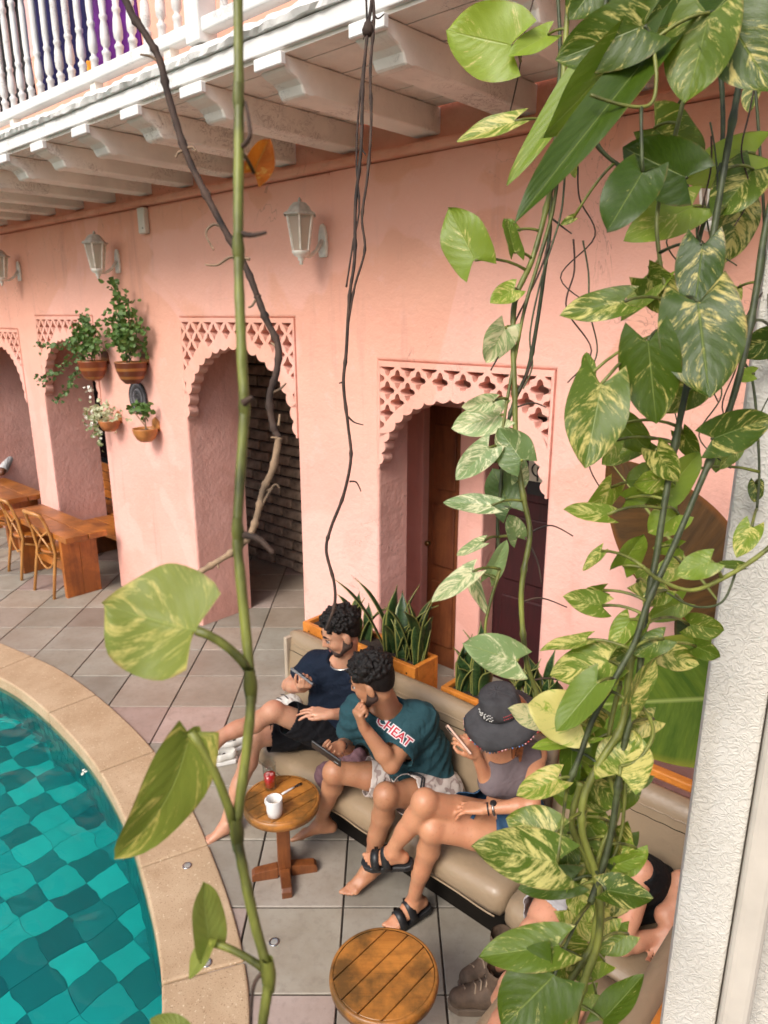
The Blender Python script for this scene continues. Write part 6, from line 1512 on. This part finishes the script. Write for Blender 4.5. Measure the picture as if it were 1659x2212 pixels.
# zigzag stripes wrapped round the left leg of the shorts
ta = ns.orthogonal().normalized(); tb = ns.cross(ta)
for off_, rr_, mt in ((-.022, .0042, simple('black_trim', (.01, .01, .012), .8)), (-.038, .0042, None)):
    mt = mt or bpy.data.materials['black_trim']; pts = []
    for k in range(49):
        a = 6.2832 * k / 48; zz = off_ + .016 * (1 - abs(((k % 8) / 8) * 2 - 1) * 2)
        o_ = kL + ns * zz; dr = -(ta * math.cos(a) + tb * math.sin(a)); h_ = on_surface(shorts2, o_ - dr * .2, dr, .003)
        if h_ is not None: pts.append(h_)
    if len(pts) > 6: MB().tube(pts, rr_, 5).build('zigzag_stripe', mt, shorts2, smooth=True)
curly_hair(m2, P, f_, r_, u_, 1.03, HAIRB, 9, 500); face_parts(m2, P, f_, r_, u_, R3, 1.02)
# lettering on the chest, pressed onto the cloth
REDL = simple('red_print', (.42, .012, .03), .7, .1); WHITEL = simple('white_print', (.72, .66, .66), .7, .05)
chest = wd(822, 1592, 1.2); cdir = (chest - CAMP).normalized()
def print_text(txt, px, py, size, ang, mat, name, fat, off):
    cu = bpy.data.curves.new(name, 'FONT'); cu.body = txt; cu.size = size; cu.offset = fat; cu.align_x = 'CENTER'; cu.resolution_u = 2
    tmp = bpy.data.objects.new('tmp', cu); COL.objects.link(tmp); dg = bpy.context.evaluated_depsgraph_get()
    me0 = bpy.data.meshes.new_from_object(tmp.evaluated_get(dg)); bpy.data.objects.remove(tmp); bpy.data.curves.remove(cu)
    bm = bmesh.new(); bm.from_mesh(me0); bmesh.ops.triangulate(bm, faces=bm.faces); bmesh.ops.subdivide_edges(bm, edges=[e for e in bm.edges if e.calc_length() > .012], cuts=1); bmesh.ops.triangulate(bm, faces=bm.faces)
    V_ = []; ok = True
    for vv_ in bm.verts:
        x = vv_.co.x * math.cos(ang) - vv_.co.y * math.sin(ang); y = vv_.co.x * math.sin(ang) + vv_.co.y * math.cos(ang)
        p0 = at(px + x * 1000, py - y * 1000, 1.); d_ = (p0 - CAMP).normalized()
        h_ = on_surface(shirt2, CAMP + d_ * 2., d_, off); V_.append(h_ if h_ is not None else CAMP + d_ * 3.6)
    F_ = [tuple(x_.index for x_ in fc.verts) for fc in bm.faces]; bm.free(); bpy.data.meshes.remove(me0)
    mbx = MB(); mbx.v = [tuple(x_) for x_ in V_]; mbx.f = F_; return mbx.build(name, mat, shirt2, fix=False)
print_text('CHEAT', 846, 1587, .028, rad(-38), WHITEL, 'print_outline', .0026, .0025)
print_text('CHEAT', 846, 1587, .028, rad(-38), REDL, 'print_letters', .0004, .0045)
phone('black phone in the lowered hand of the man in teal', wd(705, 1628, 1.52), wd(738, 1652, 1.50) - wd(672, 1606, 1.54), wd(803, 1468, 1.18) - wd(705, 1628, 1.52), CASEK, .155)
MB().tube([J['Rw'] + Vector((math.cos(a), math.sin(a), 0)) * .031 + UP * .004 * math.sin(a) for a in [6.283 * k / 16 for k in range(17)]], .0028, 6).build('wrist_band', CASEK, m2, smooth=True)

# ================= woman in the black hat
J = dict(pel=S3(3.86, .91, .51), Lh=S3(3.94, .92, .49), Rh=S3(3.785, .94, .50), neck=wd(1103, 1602, .92), Ls=wd(1160, 1628, .82), Rs=wd(1052, 1622, 1.02))
J.update(Xk=wd(917, 1732, 1.26), Xa=wd(846, 1838, 1.32), Bk=wd(934, 1792, 1.24), Ba=wd(893, 1943, 1.22), Re=wd(1058, 1698, 1.02), Rw=wd(1028, 1630, 1.12), Le=wd(1150, 1738, 1.0), Lw=wd(1048, 1748, 1.12))
w3 = pers('woman', J['pel'] - Vector((0, 0, .07)), 'woman in a black beaded hat, grey crop top and denim shorts holding a phone')
v = Vol(); body_core(v, J, .86, True)
chst = J['pel'].lerp(J['neck'], .66) + NV * .045
for b in (-1, 1): v.cap(chst + (J['Rs'] - J['Ls']) * .19 * b, chst + (J['Rs'] - J['Ls']) * .19 * b + NV * .03 - UP * .02, .058, .05, .03)
HC = wd(1090, 1552, 1.0); hf = (U * .60 + NV * .70 - UP * .55)
P, f_, r_, u_, R3 = head_vol(v, HC, hf, UP + NV * .25, .95)
v.cap(J['neck'] - UP * .02, HC + (u_ * -.07 - f_ * .015), .046, .044, .02)
limb_arm(v, J['Rs'], J['Re'], J['Rw'], .82); limb_arm(v, J['Ls'], J['Le'], J['Lw'], .84)
limb_leg(v, J['Rh'], J['Xk'], J['Xa'], .98, -UP - NV * .4); limb_leg(v, J['Lh'], J['Bk'], J['Ba'], .96, -NV)
hand_vol(v, J['Rw'], (wd(1004, 1596, 1.17) - J['Rw']), U * .5 + NV * .2 + UP * .3, UP * .6 + NV * .5, (.75, .8, .9, 1.0), .06, .6, .9)
hand_vol(v, J['Lw'], (wd(985, 1742, 1.16) - J['Lw']), -UP - U * -.1, NV * -.2 + U * .1 - NV * .9, (.30, .28, .30, .35), .25, .3, .95)
xd = (J['Xa'] - J['Xk']).normalized(); FT = U * .82 + NV * .40 - UP * .22; FUP = UP * .9 + NV * .3
PX1 = foot_vol(v, J['Xa'], FT, FUP, -U * .3 + NV * -.5 + UP * .2 - NV, .93); PX2 = foot_vol(v, J['Ba'], NV * .88 + U * .30 - UP * .20, UP, U, .93)
vol_obj('body', v, SK3, w3)
GREY = m_cloth('grey_jersey', (.145, .115, .12), .35); DEN = m_cloth('blue_denim', (.035, .085, .16), .7, .45); FRAY = simple('frayed_denim_edge', (.50, .58, .64), .9, .3, 80, .8, 200)
sv = Vol(); body_core(sv, J, .86, True)
for b in (-1, 1): sv.cap(chst + (J['Rs'] - J['Ls']) * .19 * b, chst + (J['Rs'] - J['Ls']) * .19 * b + NV * .03 - UP * .02, .058, .05, .03)
sv = sv.grow(.008, .045); sv.carve(J['neck'] + UP * .03 + NV * .07, .092)
for sh in ('Ls', 'Rs'): sv.carve(J[sh] + (J[sh] - J['neck']) * .42 + UP * .03, .072)
wa_ = J['pel'].lerp(J['neck'], .47)
vol_obj('crop_top', sv, GREY, w3, .006, cuts=((wa_, tuple((J['pel'] - J['neck']).normalized()), .3),), thick=.003)
pv = Vol().cap(J['Lh'], J['Rh'], .115, k=.05).cap(J['pel'].lerp(J['neck'], .16) + (J['Rh'] - J['Lh']) * .4, J['pel'].lerp(J['neck'], .16) - (J['Rh'] - J['Lh']) * .4, .106, k=.05).cap(J['pel'].lerp(J['neck'], .32) + (J['Rs'] - J['Ls']) * .17, J['pel'].lerp(J['neck'], .32) - (J['Rs'] - J['Ls']) * .17, .090, k=.05)
kL, kR = J['Lh'].lerp(J['Bk'], .40), J['Rh'].lerp(J['Xk'], .50)
pv.cap(J['Lh'], J['Lh'].lerp(J['Bk'], .43), .108, .098, .04).cap(J['Rh'], J['Rh'].lerp(J['Xk'], .53), .110, .092, .04)
dn = vol_obj('denim_shorts', pv, DEN, w3, .0065, cuts=((kL, tuple((J['Bk'] - J['Lh']).normalized()), .13), (kR, tuple((J['Xk'] - J['Rh']).normalized()), .14), (J['pel'].lerp(J['neck'], .37), tuple((J['neck'] - J['pel']).normalized()), .25)), noise=folds(.0025), thick=.004)
def ring(c, n, r, rr_, nm, mat, par, seg=22, sq=1.):
    n = Vector(n).normalized(); a = n.orthogonal().normalized(); b = n.cross(a)
    return MB().tube([c + (a * math.cos(t_) + b * math.sin(t_) * sq) * r for t_ in [6.2832 * k / seg for k in range(seg + 1)]], rr_, 6).build(nm, mat, par, smooth=True)
# long hair falling under the hat
hv = Vol(); R3h = R3
hv.ell(P(-.03, 0, .02), R3, (.088, .078, .085), .02)
rr = random.Random(5)
for k in range(26):
    a = rr.uniform(.6, 5.7); q0 = P(-.03 + .075 * math.cos(a + math.pi) * -1 if False else -.035 - .04 * abs(math.cos(a)), .078 * math.sin(a), rr.uniform(-.03, .03))
    q1 = q0 + (-UP * .10 - NV * rr.uniform(0, .03) + (J['Rs'] - J['Ls']) * rr.uniform(-.08, .08)); q2 = q1 + (-UP * rr.uniform(.05, .11) + NV * rr.uniform(-.03, .03))
    hv.chain([q0, q1, q2], [.017, .015, .007], .006)
vol_obj('hair', hv, HAIRC, w3, .0055, cuts=((P(.02, 0, 0), tuple(f_), .10),))
face_parts(w3, P, f_, r_, u_, R3, .95, beard=False, brow=HAIRC)
# wristband and watch
wn_ = (J['Le'] - J['Lw']).normalized()
ring(J['Lw'] + wn_ * .012, wn_, .0245, .0035, 'hair_tie', CASEK, w3); wt = ring(J['Lw'] + wn_ * .034, wn_, .026, .006, 'watch_strap', simple('steel_strap', (.33, .31, .28), .3, .1, 30, metal=1), w3)
MB().lathe([(0, .006), (.013, .006), (.015, 0), (.015, -.004)], 18, Matrix.Translation(J['Lw'] + wn_ * .034 + UP * .027)).build('watch_face', CASEK, wt)
# bucket hat with beads: a thing of its own
HATM = m_cloth('washed_black_cotton', (.050, .048, .050), .45, .4)
hu = (u_ * .9 + UP * .35 - f_ * .12).normalized(); hx = hu.orthogonal().normalized(); hy = hu.cross(hx); HB = HC + hu * .055 + f_ * .004
HM = Matrix(((hx.x, hy.x, hu.x, HB.x), (hx.y, hy.y, hu.y, HB.y), (hx.z, hy.z, hu.z, HB.z), (0, 0, 0, 1)))
hat = thing('bucket_hat', HB, 'black bucket hat with a drooping beaded brim worn by the seated woman', 'hat')
cr = MB().lathe([(0, .098), (.05, .098), (.072, .093), (.080, .085), (.088, .04), (.093, .0)], 40, HM).build('crown', HATM, hat, smooth=True); cr.modifiers.new('t', 'SOLIDIFY').thickness = .003
vs = []; fs = []; n = 64; prof_ = [(.092, .004), (.112, -.006), (.134, -.022), (.156, -.040), (.172, -.060)]
for k in range(n):
    a = 6.2832 * k / n
    for (rr_, zz) in prof_:
        u0 = (rr_ - .092) / .094; vs.append(HM @ Vector((rr_ * math.cos(a), rr_ * math.sin(a), zz + u0 * (.012 * math.sin(3 * a + 1) + .008 * math.sin(7 * a)))))
for k in range(n):
    k2 = (k + 1) % n
    for i in range(4): fs.append((k * 5 + i, k2 * 5 + i, k2 * 5 + i + 1, k * 5 + i + 1))
br = MB().add(vs, fs).build('brim', HATM, hat, smooth=True); br.modifiers.new('t', 'SOLIDIFY').thickness = .003
bead_m = [simple('bead_' + nme, c, .3, .05) for nme, c in (('white', (.7, .68, .62)), ('red', (.45, .04, .04)), ('blue', (.08, .16, .32)), ('pink', (.6, .3, .3)), ('black', (.02, .02, .02)))]
rr = random.Random(2)
for k in range(76):
    a = 6.2832 * k / 76; i0 = int(a / 6.2832 * n) % n; p = Vector(vs[i0 * 5 + 4]).lerp(Vector(vs[((i0 + 1) % n) * 5 + 4]), (a / 6.2832 * n) % 1) - hu * .004
    MB().lathe([(0, -.0042), (.0035, -.002), (.0042, 0), (.0035, .002), (0, .0042)], 7, Matrix.Translation(p)).build('bead', rr.choice(bead_m), br, smooth=True)
fa_ = math.atan2((NV + U * .25).dot(hy), (NV + U * .25).dot(hx))
BW = bead_m[0]
def dot(ang, z, m, r=.0026):
    p = HM @ Vector((.0925 * math.cos(ang) * (1 - z * .4), .0925 * math.sin(ang) * (1 - z * .4), z)); MB().lathe([(0, -r), (r * .8, -r * .5), (r, 0), (r * .8, r * .5), (0, r)], 7, Matrix.Translation(p)).build('stud', m, cr, smooth=True)
pat = ['.##.#.#..##.', '#..#.##.#..#', '.##..#.#.##.', '#..#.#.##..#', '.##.#.#..##.']
for j, rw_ in enumerate(pat):
    for i, ch in enumerate(rw_):
        if ch == '#': dot(fa_ + (i - 5.5) * -.085, .014 + j * .0075, BW)
for i in range(10):
    dot(fa_ + 1.0 + (i % 5) * .09, .02 + (i // 5) * .014, bead_m[1]); dot(fa_ - 1.0 - (i % 5) * .09, .02 + (i // 5) * .014, bead_m[1])
cp = [P(.03, -.07, -.02), P(.05, -.05, -.09), P(.055, -.02, -.14), P(.05, 0, -.20), P(.05, .0, -.235)]
MB().tube(smooth_path(cp, 5), .0032, 6).build('chin_cord', CASEK, hat, smooth=True); MB().tube(smooth_path([P(.03, .07, -.02), P(.05, .05, -.09), P(.055, .015, -.14), P(.05, 0, -.20)], 5), .0032, 6).build('chin_cord', CASEK, hat, smooth=True)
p = P(.05, 0, -.20); MB().lathe([(0, -.012), (.007, -.01), (.008, 0), (.007, .01), (0, .012)], 10, Matrix.Translation(p)).build('cord_lock', CASEK, hat, smooth=True)
phone('pale pink phone held up by the woman in the hat', wd(990, 1598, 1.18), (U * .75 + UP * .62 + NV * .1), (-NV * .4 + UP * .5 - U * -.1), CASEP, .15)
# sandals
SANDM = simple('black_rubber', (.014, .014, .015), .45, .15)
def sandal(Pf, label, t, up, sd_):
    t = Vector(t).normalized(); up = Vector(up); up = (up - t * up.dot(t)).normalized(); sd_ = Vector(sd_); sd_ = (sd_ - t * sd_.dot(t) - up * sd_.dot(up)).normalized()
    th = thing('sandal', Pf(.05, 0, -.09), label, 'sandal', 'black two-strap sandals')
    out = [(-.085, 0), (-.078, .026), (-.05, .036), (0, .034), (.06, .040), (.12, .050), (.165, .044), (.19, .018), (.19, -.006), (.17, -.032), (.13, -.046), (.06, -.042), (0, -.036), (-.05, -.036), (-.078, -.026)]
    vs = [Pf(a, b, -.084) for a, b in out] + [Pf(a, b, -.116) for a, b in out]; n = len(out)
    MB().add(vs, [tuple(range(n)), tuple(range(2 * n - 1, n - 1, -1))] + [(i, i + n, (i + 1) % n + n, (i + 1) % n) for i in range(n)]).build('sole', SANDM, th, bevel=.006)
    for a in (.035, .095):
        pts = []
        for k in range(11):
            w = k / 10 * math.pi; hgt = (-.002 if a < .05 else -.026)
            pts.append((math.cos(w) * .051, -.084 + math.sin(w) * (.084 + hgt + .012)))
        vs = []; fs = []
        for (b, c) in pts:
            for da in (-.020, .020): vs.append(Pf(a + da, b, c))
        for k in range(10): fs.append((2 * k, 2 * k + 1, 2 * k + 3, 2 * k + 2))
        o = MB().add(vs, fs).build('strap', SANDM, th, smooth=True); o.modifiers.new('t', 'SOLIDIFY').thickness = .007
        q = pts[3]; MB().box(Pf(a, q[0], q[1] + .004), (.018, .018, .006)).build('buckle', simple('dark_buckle', (.06, .06, .06), .3, metal=1) if 'dark_buckle' not in bpy.data.materials else bpy.data.materials['dark_buckle'], th, bevel=.002)
sandal(PX1, 'black two-strap sandal on the raised foot of the woman', FT, FUP, UP); sandal(PX2, 'black two-strap sandal on the planted foot of the woman', NV, UP, U)

# ================= person curled up on the corner seat
J = dict(pel=fl(1212, 1958, .50), neck=fl(1432, 1905, .56)); sax = UP * .75 - NV * .15
ctr = J['pel'].lerp(J['neck'], .9)
J.update(Ls=ctr + sax * .15, Rs=ctr - sax * .11, Lh=J['pel'] + sax * .08, Rh=J['pel'] - sax * .06)
p4 = pers('person', J['pel'] - Vector((0, 0, .08)), 'person in a black top and grey shorts curled up on the corner seat')
J['Ls'] = fl(1385, 1882, .70); J.update(Le=fl(1345, 2042, .47), Lw=fl(1432, 2018, .47), Re=fl(1470, 1900, .62), Rw=fl(1440, 2010, .50))
v = Vol(); body_core(v, J, .9)
limb_arm(v, J['Ls'], J['Le'], J['Lw'], .92); limb_arm(v, J['Rs'], J['Re'], J['Rw'], .88)
hand_vol(v, J['Lw'], J['Lw'] - J['Le'], UP, NV, (.4,) * 4, .1, .3, .9); hand_vol(v, J['Rw'], J['Rw'] - J['Re'], UP, U, (.4,) * 4, .1, .3, .9)
HC = fl(1492, 1985, .53); P, f_, r_, u_, R3 = head_vol(v, HC, NV * .8 + UP * -.2, (HC - J['neck']), .95); v.cap(J['neck'], HC, .05, .05, .02)
Lk, Rk = fl(1150, 2020, .52), fl(1140, 2075, .47); La, Ra = fl(1078, 2085, .13), fl(1075, 2160, .12)
limb_leg(v, J['Lh'], Lk, La, .93, U * -.5); limb_leg(v, J['Rh'], Rk, Ra, .93, U * -.5)
vol_obj('body', v, SK4, p4, .007)
sv = Vol(); body_core(sv, J, .9); sv = sv.grow(.012, .05); BLKT = m_cloth('black_jersey', (.010, .011, .012), .4)
for sh in ('Ls',): sv.carve(J[sh] + (J[sh] - J['neck']) * .25 + UP * .03, .075)
vol_obj('top', sv, BLKT, p4, .008, cuts=((J['pel'].lerp(J['neck'], .22), tuple((J['pel'] - J['neck']).normalized()), .3),), noise=folds(.003), thick=.004)
pv = Vol().cap(J['Lh'], J['Rh'], .112, k=.05).cap(J['Lh'], J['Lh'].lerp(Lk, .75), .102, .098, .04).cap(J['Rh'], J['Rh'].lerp(Rk, .75), .102, .098, .04).cap(J['pel'], J['pel'].lerp(J['neck'], .2), .10, k=.04)
vol_obj('shorts', pv, m_cloth('grey_sweat_cloth', (.42, .41, .41), .6), p4, .008, cuts=((J['Lh'].lerp(Lk, .62), tuple((Lk - J['Lh']).normalized()), .14), (J['Rh'].lerp(Rk, .62), tuple((Rk - J['Rh']).normalized()), .14)), noise=folds(.005), thick=.004)
curly_hair(p4, P, f_, r_, u_, .97, HAIRB, 14, 120)
for k in range(7): pass
MB().tube([J['Le'].lerp(J['Ls'], .35) + Vector((-.035, -.012, 0)) + Vector(d_) for d_ in ((-.01, -.02, .012), (0, -.024, .004), (.01, -.026, .008), (.02, -.024, 0))], .0012, 5).build('tattoo', CASEK, p4)
# boots
BOOT = simple('brown_boot_suede', (.11, .07, .045), .75, .3, 22, .5, 60, .006); BSOLE = simple('boot_sole', (.17, .12, .085), .7, .2)
def boot(ank, td, label):
    td = Vector(td).normalized(); sdv = Vector((-td.y, td.x, 0)); t = thing('boot', Vector((ank.x, ank.y, 0)), label, 'boot', 'brown walking boots')
    Pb = lambda a, b, z: Vector((ank.x, ank.y, 0)) + td * a + sdv * b + UP * z
    v = Vol().cap(Pb(-.01, 0, .20), Pb(-.01, 0, .09), .056, .055, .02).cap(Pb(-.03, 0, .065), Pb(.05, 0, .065), .045, .047, .03).cap(Pb(.05, 0, .07), Pb(.155, .004, .052), .046, .040, .03)
    vol_obj('upper', v, BOOT, t, .006, cuts=((Pb(-.01, 0, .215), tuple(UP), .12), (Pb(0, 0, .03), tuple(-UP), .3)))
    out = [(-.085, 0), (-.07, .034), (0, .040), (.09, .048), (.16, .046), (.20, .018), (.20, -.012), (.16, -.04), (.09, -.046), (0, -.040), (-.07, -.034)]; n = len(out)
    vs = [Pb(a, b, .036) for a, b in out] + [Pb(a * .98, b * .96, .001) for a, b in out]
    MB().add(vs, [tuple(range(n)), tuple(range(2 * n - 1, n - 1, -1))] + [(i, i + n, (i + 1) % n + n, (i + 1) % n) for i in range(n)]).build('sole', BSOLE, t, bevel=.005)
    for k in range(6):
        a = .135 - k * .022; z = .092 + max(0, k - 1) * .018; MB().tube([Pb(a, -.028, z - .008), Pb(a - .006, 0, z + .006), Pb(a, .028, z - .008)], .0035, 6).build('lace', simple('tan_lace', (.34, .25, .17), .8) if 'tan_lace' not in bpy.data.materials else bpy.data.materials['tan_lace'], t, smooth=True)
boot(fl(1080, 2082, .06), U * .45 + NV * .9, 'brown laced boot half hidden behind a pothos leaf, farther from the table'); boot(fl(1072, 2152, .06), U * .75 + NV * .65, 'brown laced boot nearest the empty round table')

# ================= bare legs of a second reclining person, rest of the body beyond the picture
p5 = pers('person', S3(4.42, 2.35, .42), 'bare bent legs of someone lying on the near end of the corner seat')
J = dict(pel=S3(4.46, 2.36, .50), neck=S3(4.47, 2.85, .56), Lh=S3(4.53, 2.34, .50), Rh=S3(4.37, 2.34, .50), Ls=S3(4.62, 2.82, .55), Rs=S3(4.32, 2.82, .55))
v = Vol(); body_core(v, J, .9)
Lk, Rk = S3(4.60, 1.92, .60), S3(4.42, 1.93, .56); La, Ra = S3(4.50, 1.58, .46), S3(4.30, 1.60, .46)
limb_leg(v, J['Lh'], Lk, La, .95, -UP); limb_leg(v, J['Rh'], Rk, Ra, .95, -UP)
foot_vol(v, La, -NV * .9 + UP * .3 + U * .2, UP, U, .9); foot_vol(v, Ra, -NV * .9 + UP * .3 + U * .2, UP, -U, .9)
P, f_, r_, u_, R3 = head_vol(v, S3(4.47, 3.05, .6), UP, NV, .95); v.cap(J['neck'], S3(4.47, 3.0, .59), .05, .05, .02)
limb_arm(v, J['Ls'], S3(4.66, 2.58, .50), S3(4.52, 2.42, .60), .9); limb_arm(v, J['Rs'], S3(4.27, 2.58, .50), S3(4.4, 2.42, .60), .9)
vol_obj('body', v, SK4, p5, .0075)
pv = Vol().cap(J['Lh'], J['Rh'], .115, k=.05).cap(J['Lh'], J['Lh'].lerp(Lk, .55), .1, .092, .04).cap(J['Rh'], J['Rh'].lerp(Rk, .55), .1, .092, .04)
vol_obj('shorts', pv, BLKT, p5, .009, cuts=((J['Lh'].lerp(Lk, .45), tuple((Lk - J['Lh']).normalized()), .13), (J['Rh'].lerp(Rk, .45), tuple((Rk - J['Rh']).normalized()), .13)))
sv = Vol(); body_core(sv, J, .9); vol_obj('shirt', sv.grow(.012), BLKT, p5, .009)

# ================= seated diner cut by the left picture edge
b0 = S3(-4.85, .02, 0)
p6 = pers('person', b0, 'person in a pale grey shirt seated at the far table, cut by the picture edge')
J = dict(pel=S3(-4.85, -.32, .50), Lh=S3(-4.77, -.30, .50), Rh=S3(-4.93, -.30, .50), neck=S3(-4.87, -.22, .98), Ls=S3(-4.69, -.20, .92), Rs=S3(-5.03, -.22, .92))
v = Vol(); body_core(v, J)
P, f_, r_, u_, R3 = head_vol(v, S3(-4.87, -.14, 1.2), NV - UP * .3, UP, 1.); v.cap(J['neck'], S3(-4.87, -.16, 1.15), .055, .05, .02)
Le, Lw = S3(-4.59, -.06, .76), S3(-4.73, .12, .72); Re, Rw = S3(-5.15, -.06, .76), S3(-4.95, .12, .72)
limb_arm(v, J['Ls'], Le, Lw); limb_arm(v, J['Rs'], Re, Rw)
hand_vol(v, Lw, NV - (-U) * .4, -UP, -U, (.4,) * 4); hand_vol(v, Rw, NV + (-U) * .4, -UP, U, (.4,) * 4)
for sx in (-.1, .1):
    limb_leg(v, S3(-4.85 + sx, -.30, .50), S3(-4.85 + sx, .08, .50), S3(-4.85 + sx, .06, .08), 1., -NV); foot_vol(v, S3(-4.85 + sx, .06, .08), NV, UP, U)
vol_obj('body', v, SKD, p6, .008)
sv = Vol(); body_core(sv, J); sv = sv.grow(.018, .05); sv.cap(J['Ls'], Le, .066, .060, .04).cap(J['Rs'], Re, .066, .060, .04); sv.carve(J['neck'] + UP * .06 + NV * .03, .08)
vol_obj('shirt', sv, m_cloth('pale_grey_shirt', (.50, .50, .50), .6), p6, .009, cuts=((J['Ls'].lerp(Le, .85), tuple((Le - J['Ls']).normalized()), .12), (J['Rs'].lerp(Re, .85), tuple((Re - J['Rs']).normalized()), .12)), thick=.004)
pv = Vol().cap(J['Lh'], J['Rh'], .115, k=.05)
for sx in (-.1, .1): pv.cap(S3(-4.85 + sx, -.30, .50), S3(-4.85 + sx, .08, .50), .10, .075, .04).cap(S3(-4.85 + sx, .08, .50), S3(-4.85 + sx, .06, .12), .075, .065, .03)
vol_obj('trousers', pv, DEN, p6, .01)
curly_hair(p6, P, f_, r_, u_, 1., HAIRB, 19, 120); face_parts(p6, P, f_, r_, u_, R3, 1., beard=False)

# ------------------------------------------------------------ shoes, bag and towel by the sofa
def sneaker(c, td, label):
    td = Vector(td).normalized(); sdv = Vector((-td.y, td.x, 0)); t = thing('sneaker', c, label, 'shoe', 'white sneakers on the floor')
    Pb = lambda a, b, z: Vector((c.x, c.y, 0)) + td * a + sdv * b + UP * z
    v = Vol().cap(Pb(-.09, 0, .06), Pb(-.03, 0, .06), .040, .042, .02).cap(Pb(-.02, 0, .06), Pb(.10, 0, .042), .042, .036, .03)
    vol_obj('upper', v, simple('white_canvas', (.68, .66, .60), .7, .1) if 'white_canvas' not in bpy.data.materials else bpy.data.materials['white_canvas'], t, .006, cuts=((Pb(-.06, 0, .088), tuple(UP), .075), (Pb(0, 0, .024), tuple(-UP), .3)))
    out = [(-.135, 0), (-.12, .034), (-.05, .038), (.05, .044), (.11, .042), (.145, .018), (.145, -.012), (.11, -.04), (.05, -.043), (-.05, -.038), (-.12, -.034)]; n = len(out)
    vs = [Pb(a, b, .030) for a, b in out] + [Pb(a, b, .001) for a, b in out]
    MB().add(vs, [tuple(range(n)), tuple(range(2 * n - 1, n - 1, -1))] + [(i, i + n, (i + 1) % n + n, (i + 1) % n) for i in range(n)]).build('sole', CER, t, bevel=.006)
    for k in range(4):
        MB().tube([Pb(.07 - k * .028, -.026, .070 + k * .005), Pb(.065 - k * .028, 0, .088 + k * .005), Pb(.07 - k * .028, .026, .070 + k * .005)], .004, 6).build('lace', CER, t, smooth=True)
    MB().lathe([(0, .002), (.012, .001)], 12, Matrix.Translation(Pb(-.05, 0, .062))).build('insole', DARK, t)
sneaker(fl(468, 1650), NV * .8 + U * .5, 'white canvas sneaker nearer the pool beside the far table leg'); sneaker(fl(492, 1622), NV * .9 + U * .3, 'white canvas sneaker tucked closer under the sofa')
bag = thing('rolled_towel', wd(600, 1482, 1.0), 'white towel with dark lettering rolled up beside the man in navy', 'towel')
bc = S3(2.36, .98, .50); v = Vol().ell(bc, [list(-U), list(NV), [0, 0, 1]], (.10, .12, .085), .02).ell(bc + UP * .04 - U * .03, [list(-U), list(NV), [0, 0, 1]], (.07, .10, .07), .03).cap(bc - NV * .05 + UP * .05, bc + NV * .08 + UP * .06, .05, .045, .03)
vol_obj('cloth_roll', v, m_cloth('white_towel', (.66, .63, .58), .8, .12), bag, .007)
for k in range(3):
    MB().tube([bc + UP * (.115 - .01 * k) + NV * (.0 + .03 * k) - U * (-.03), bc + UP * (.125 - .012 * k) + NV * (.0 + .03 * k), bc + UP * (.113 - .01 * k) + NV * (.03 * k) - U * .035], .003, 5).build('dark_lettering', CASEK, bag)
tw = thing('crumpled_cloth', S3(2.955, 1.08, .40), 'crumpled dusty purple cloth hanging over the seat edge between the two men', 'cloth')
tc_ = S3(2.955, 1.03, .46); v = Vol().ell(tc_, [list(-U), list(NV), [0, 0, 1]], (.11, .12, .05), .03).cap(tc_ + NV * .02 + U * .05, tc_ + NV * .14 + U * .06 - UP * .01, .045, .05, .03).cap(tc_ + NV * .13 + U * .05, tc_ + NV * .14 + U * .05 - UP * .06, .045, .035, .03).cap(tc_ - U * .04, tc_ + UP * .05 - U * .02 - NV * .04, .05, .04, .03)
def wv_(X, Y, Z): return .004 * np.sin(X * 90 + Y * 60) * np.cos(Z * 70 + X * 40)
vol_obj('cloth_fold', v, m_cloth('dusty_purple_cloth', (.14, .075, .085), .9, .3), tw, .006, noise=wv_)
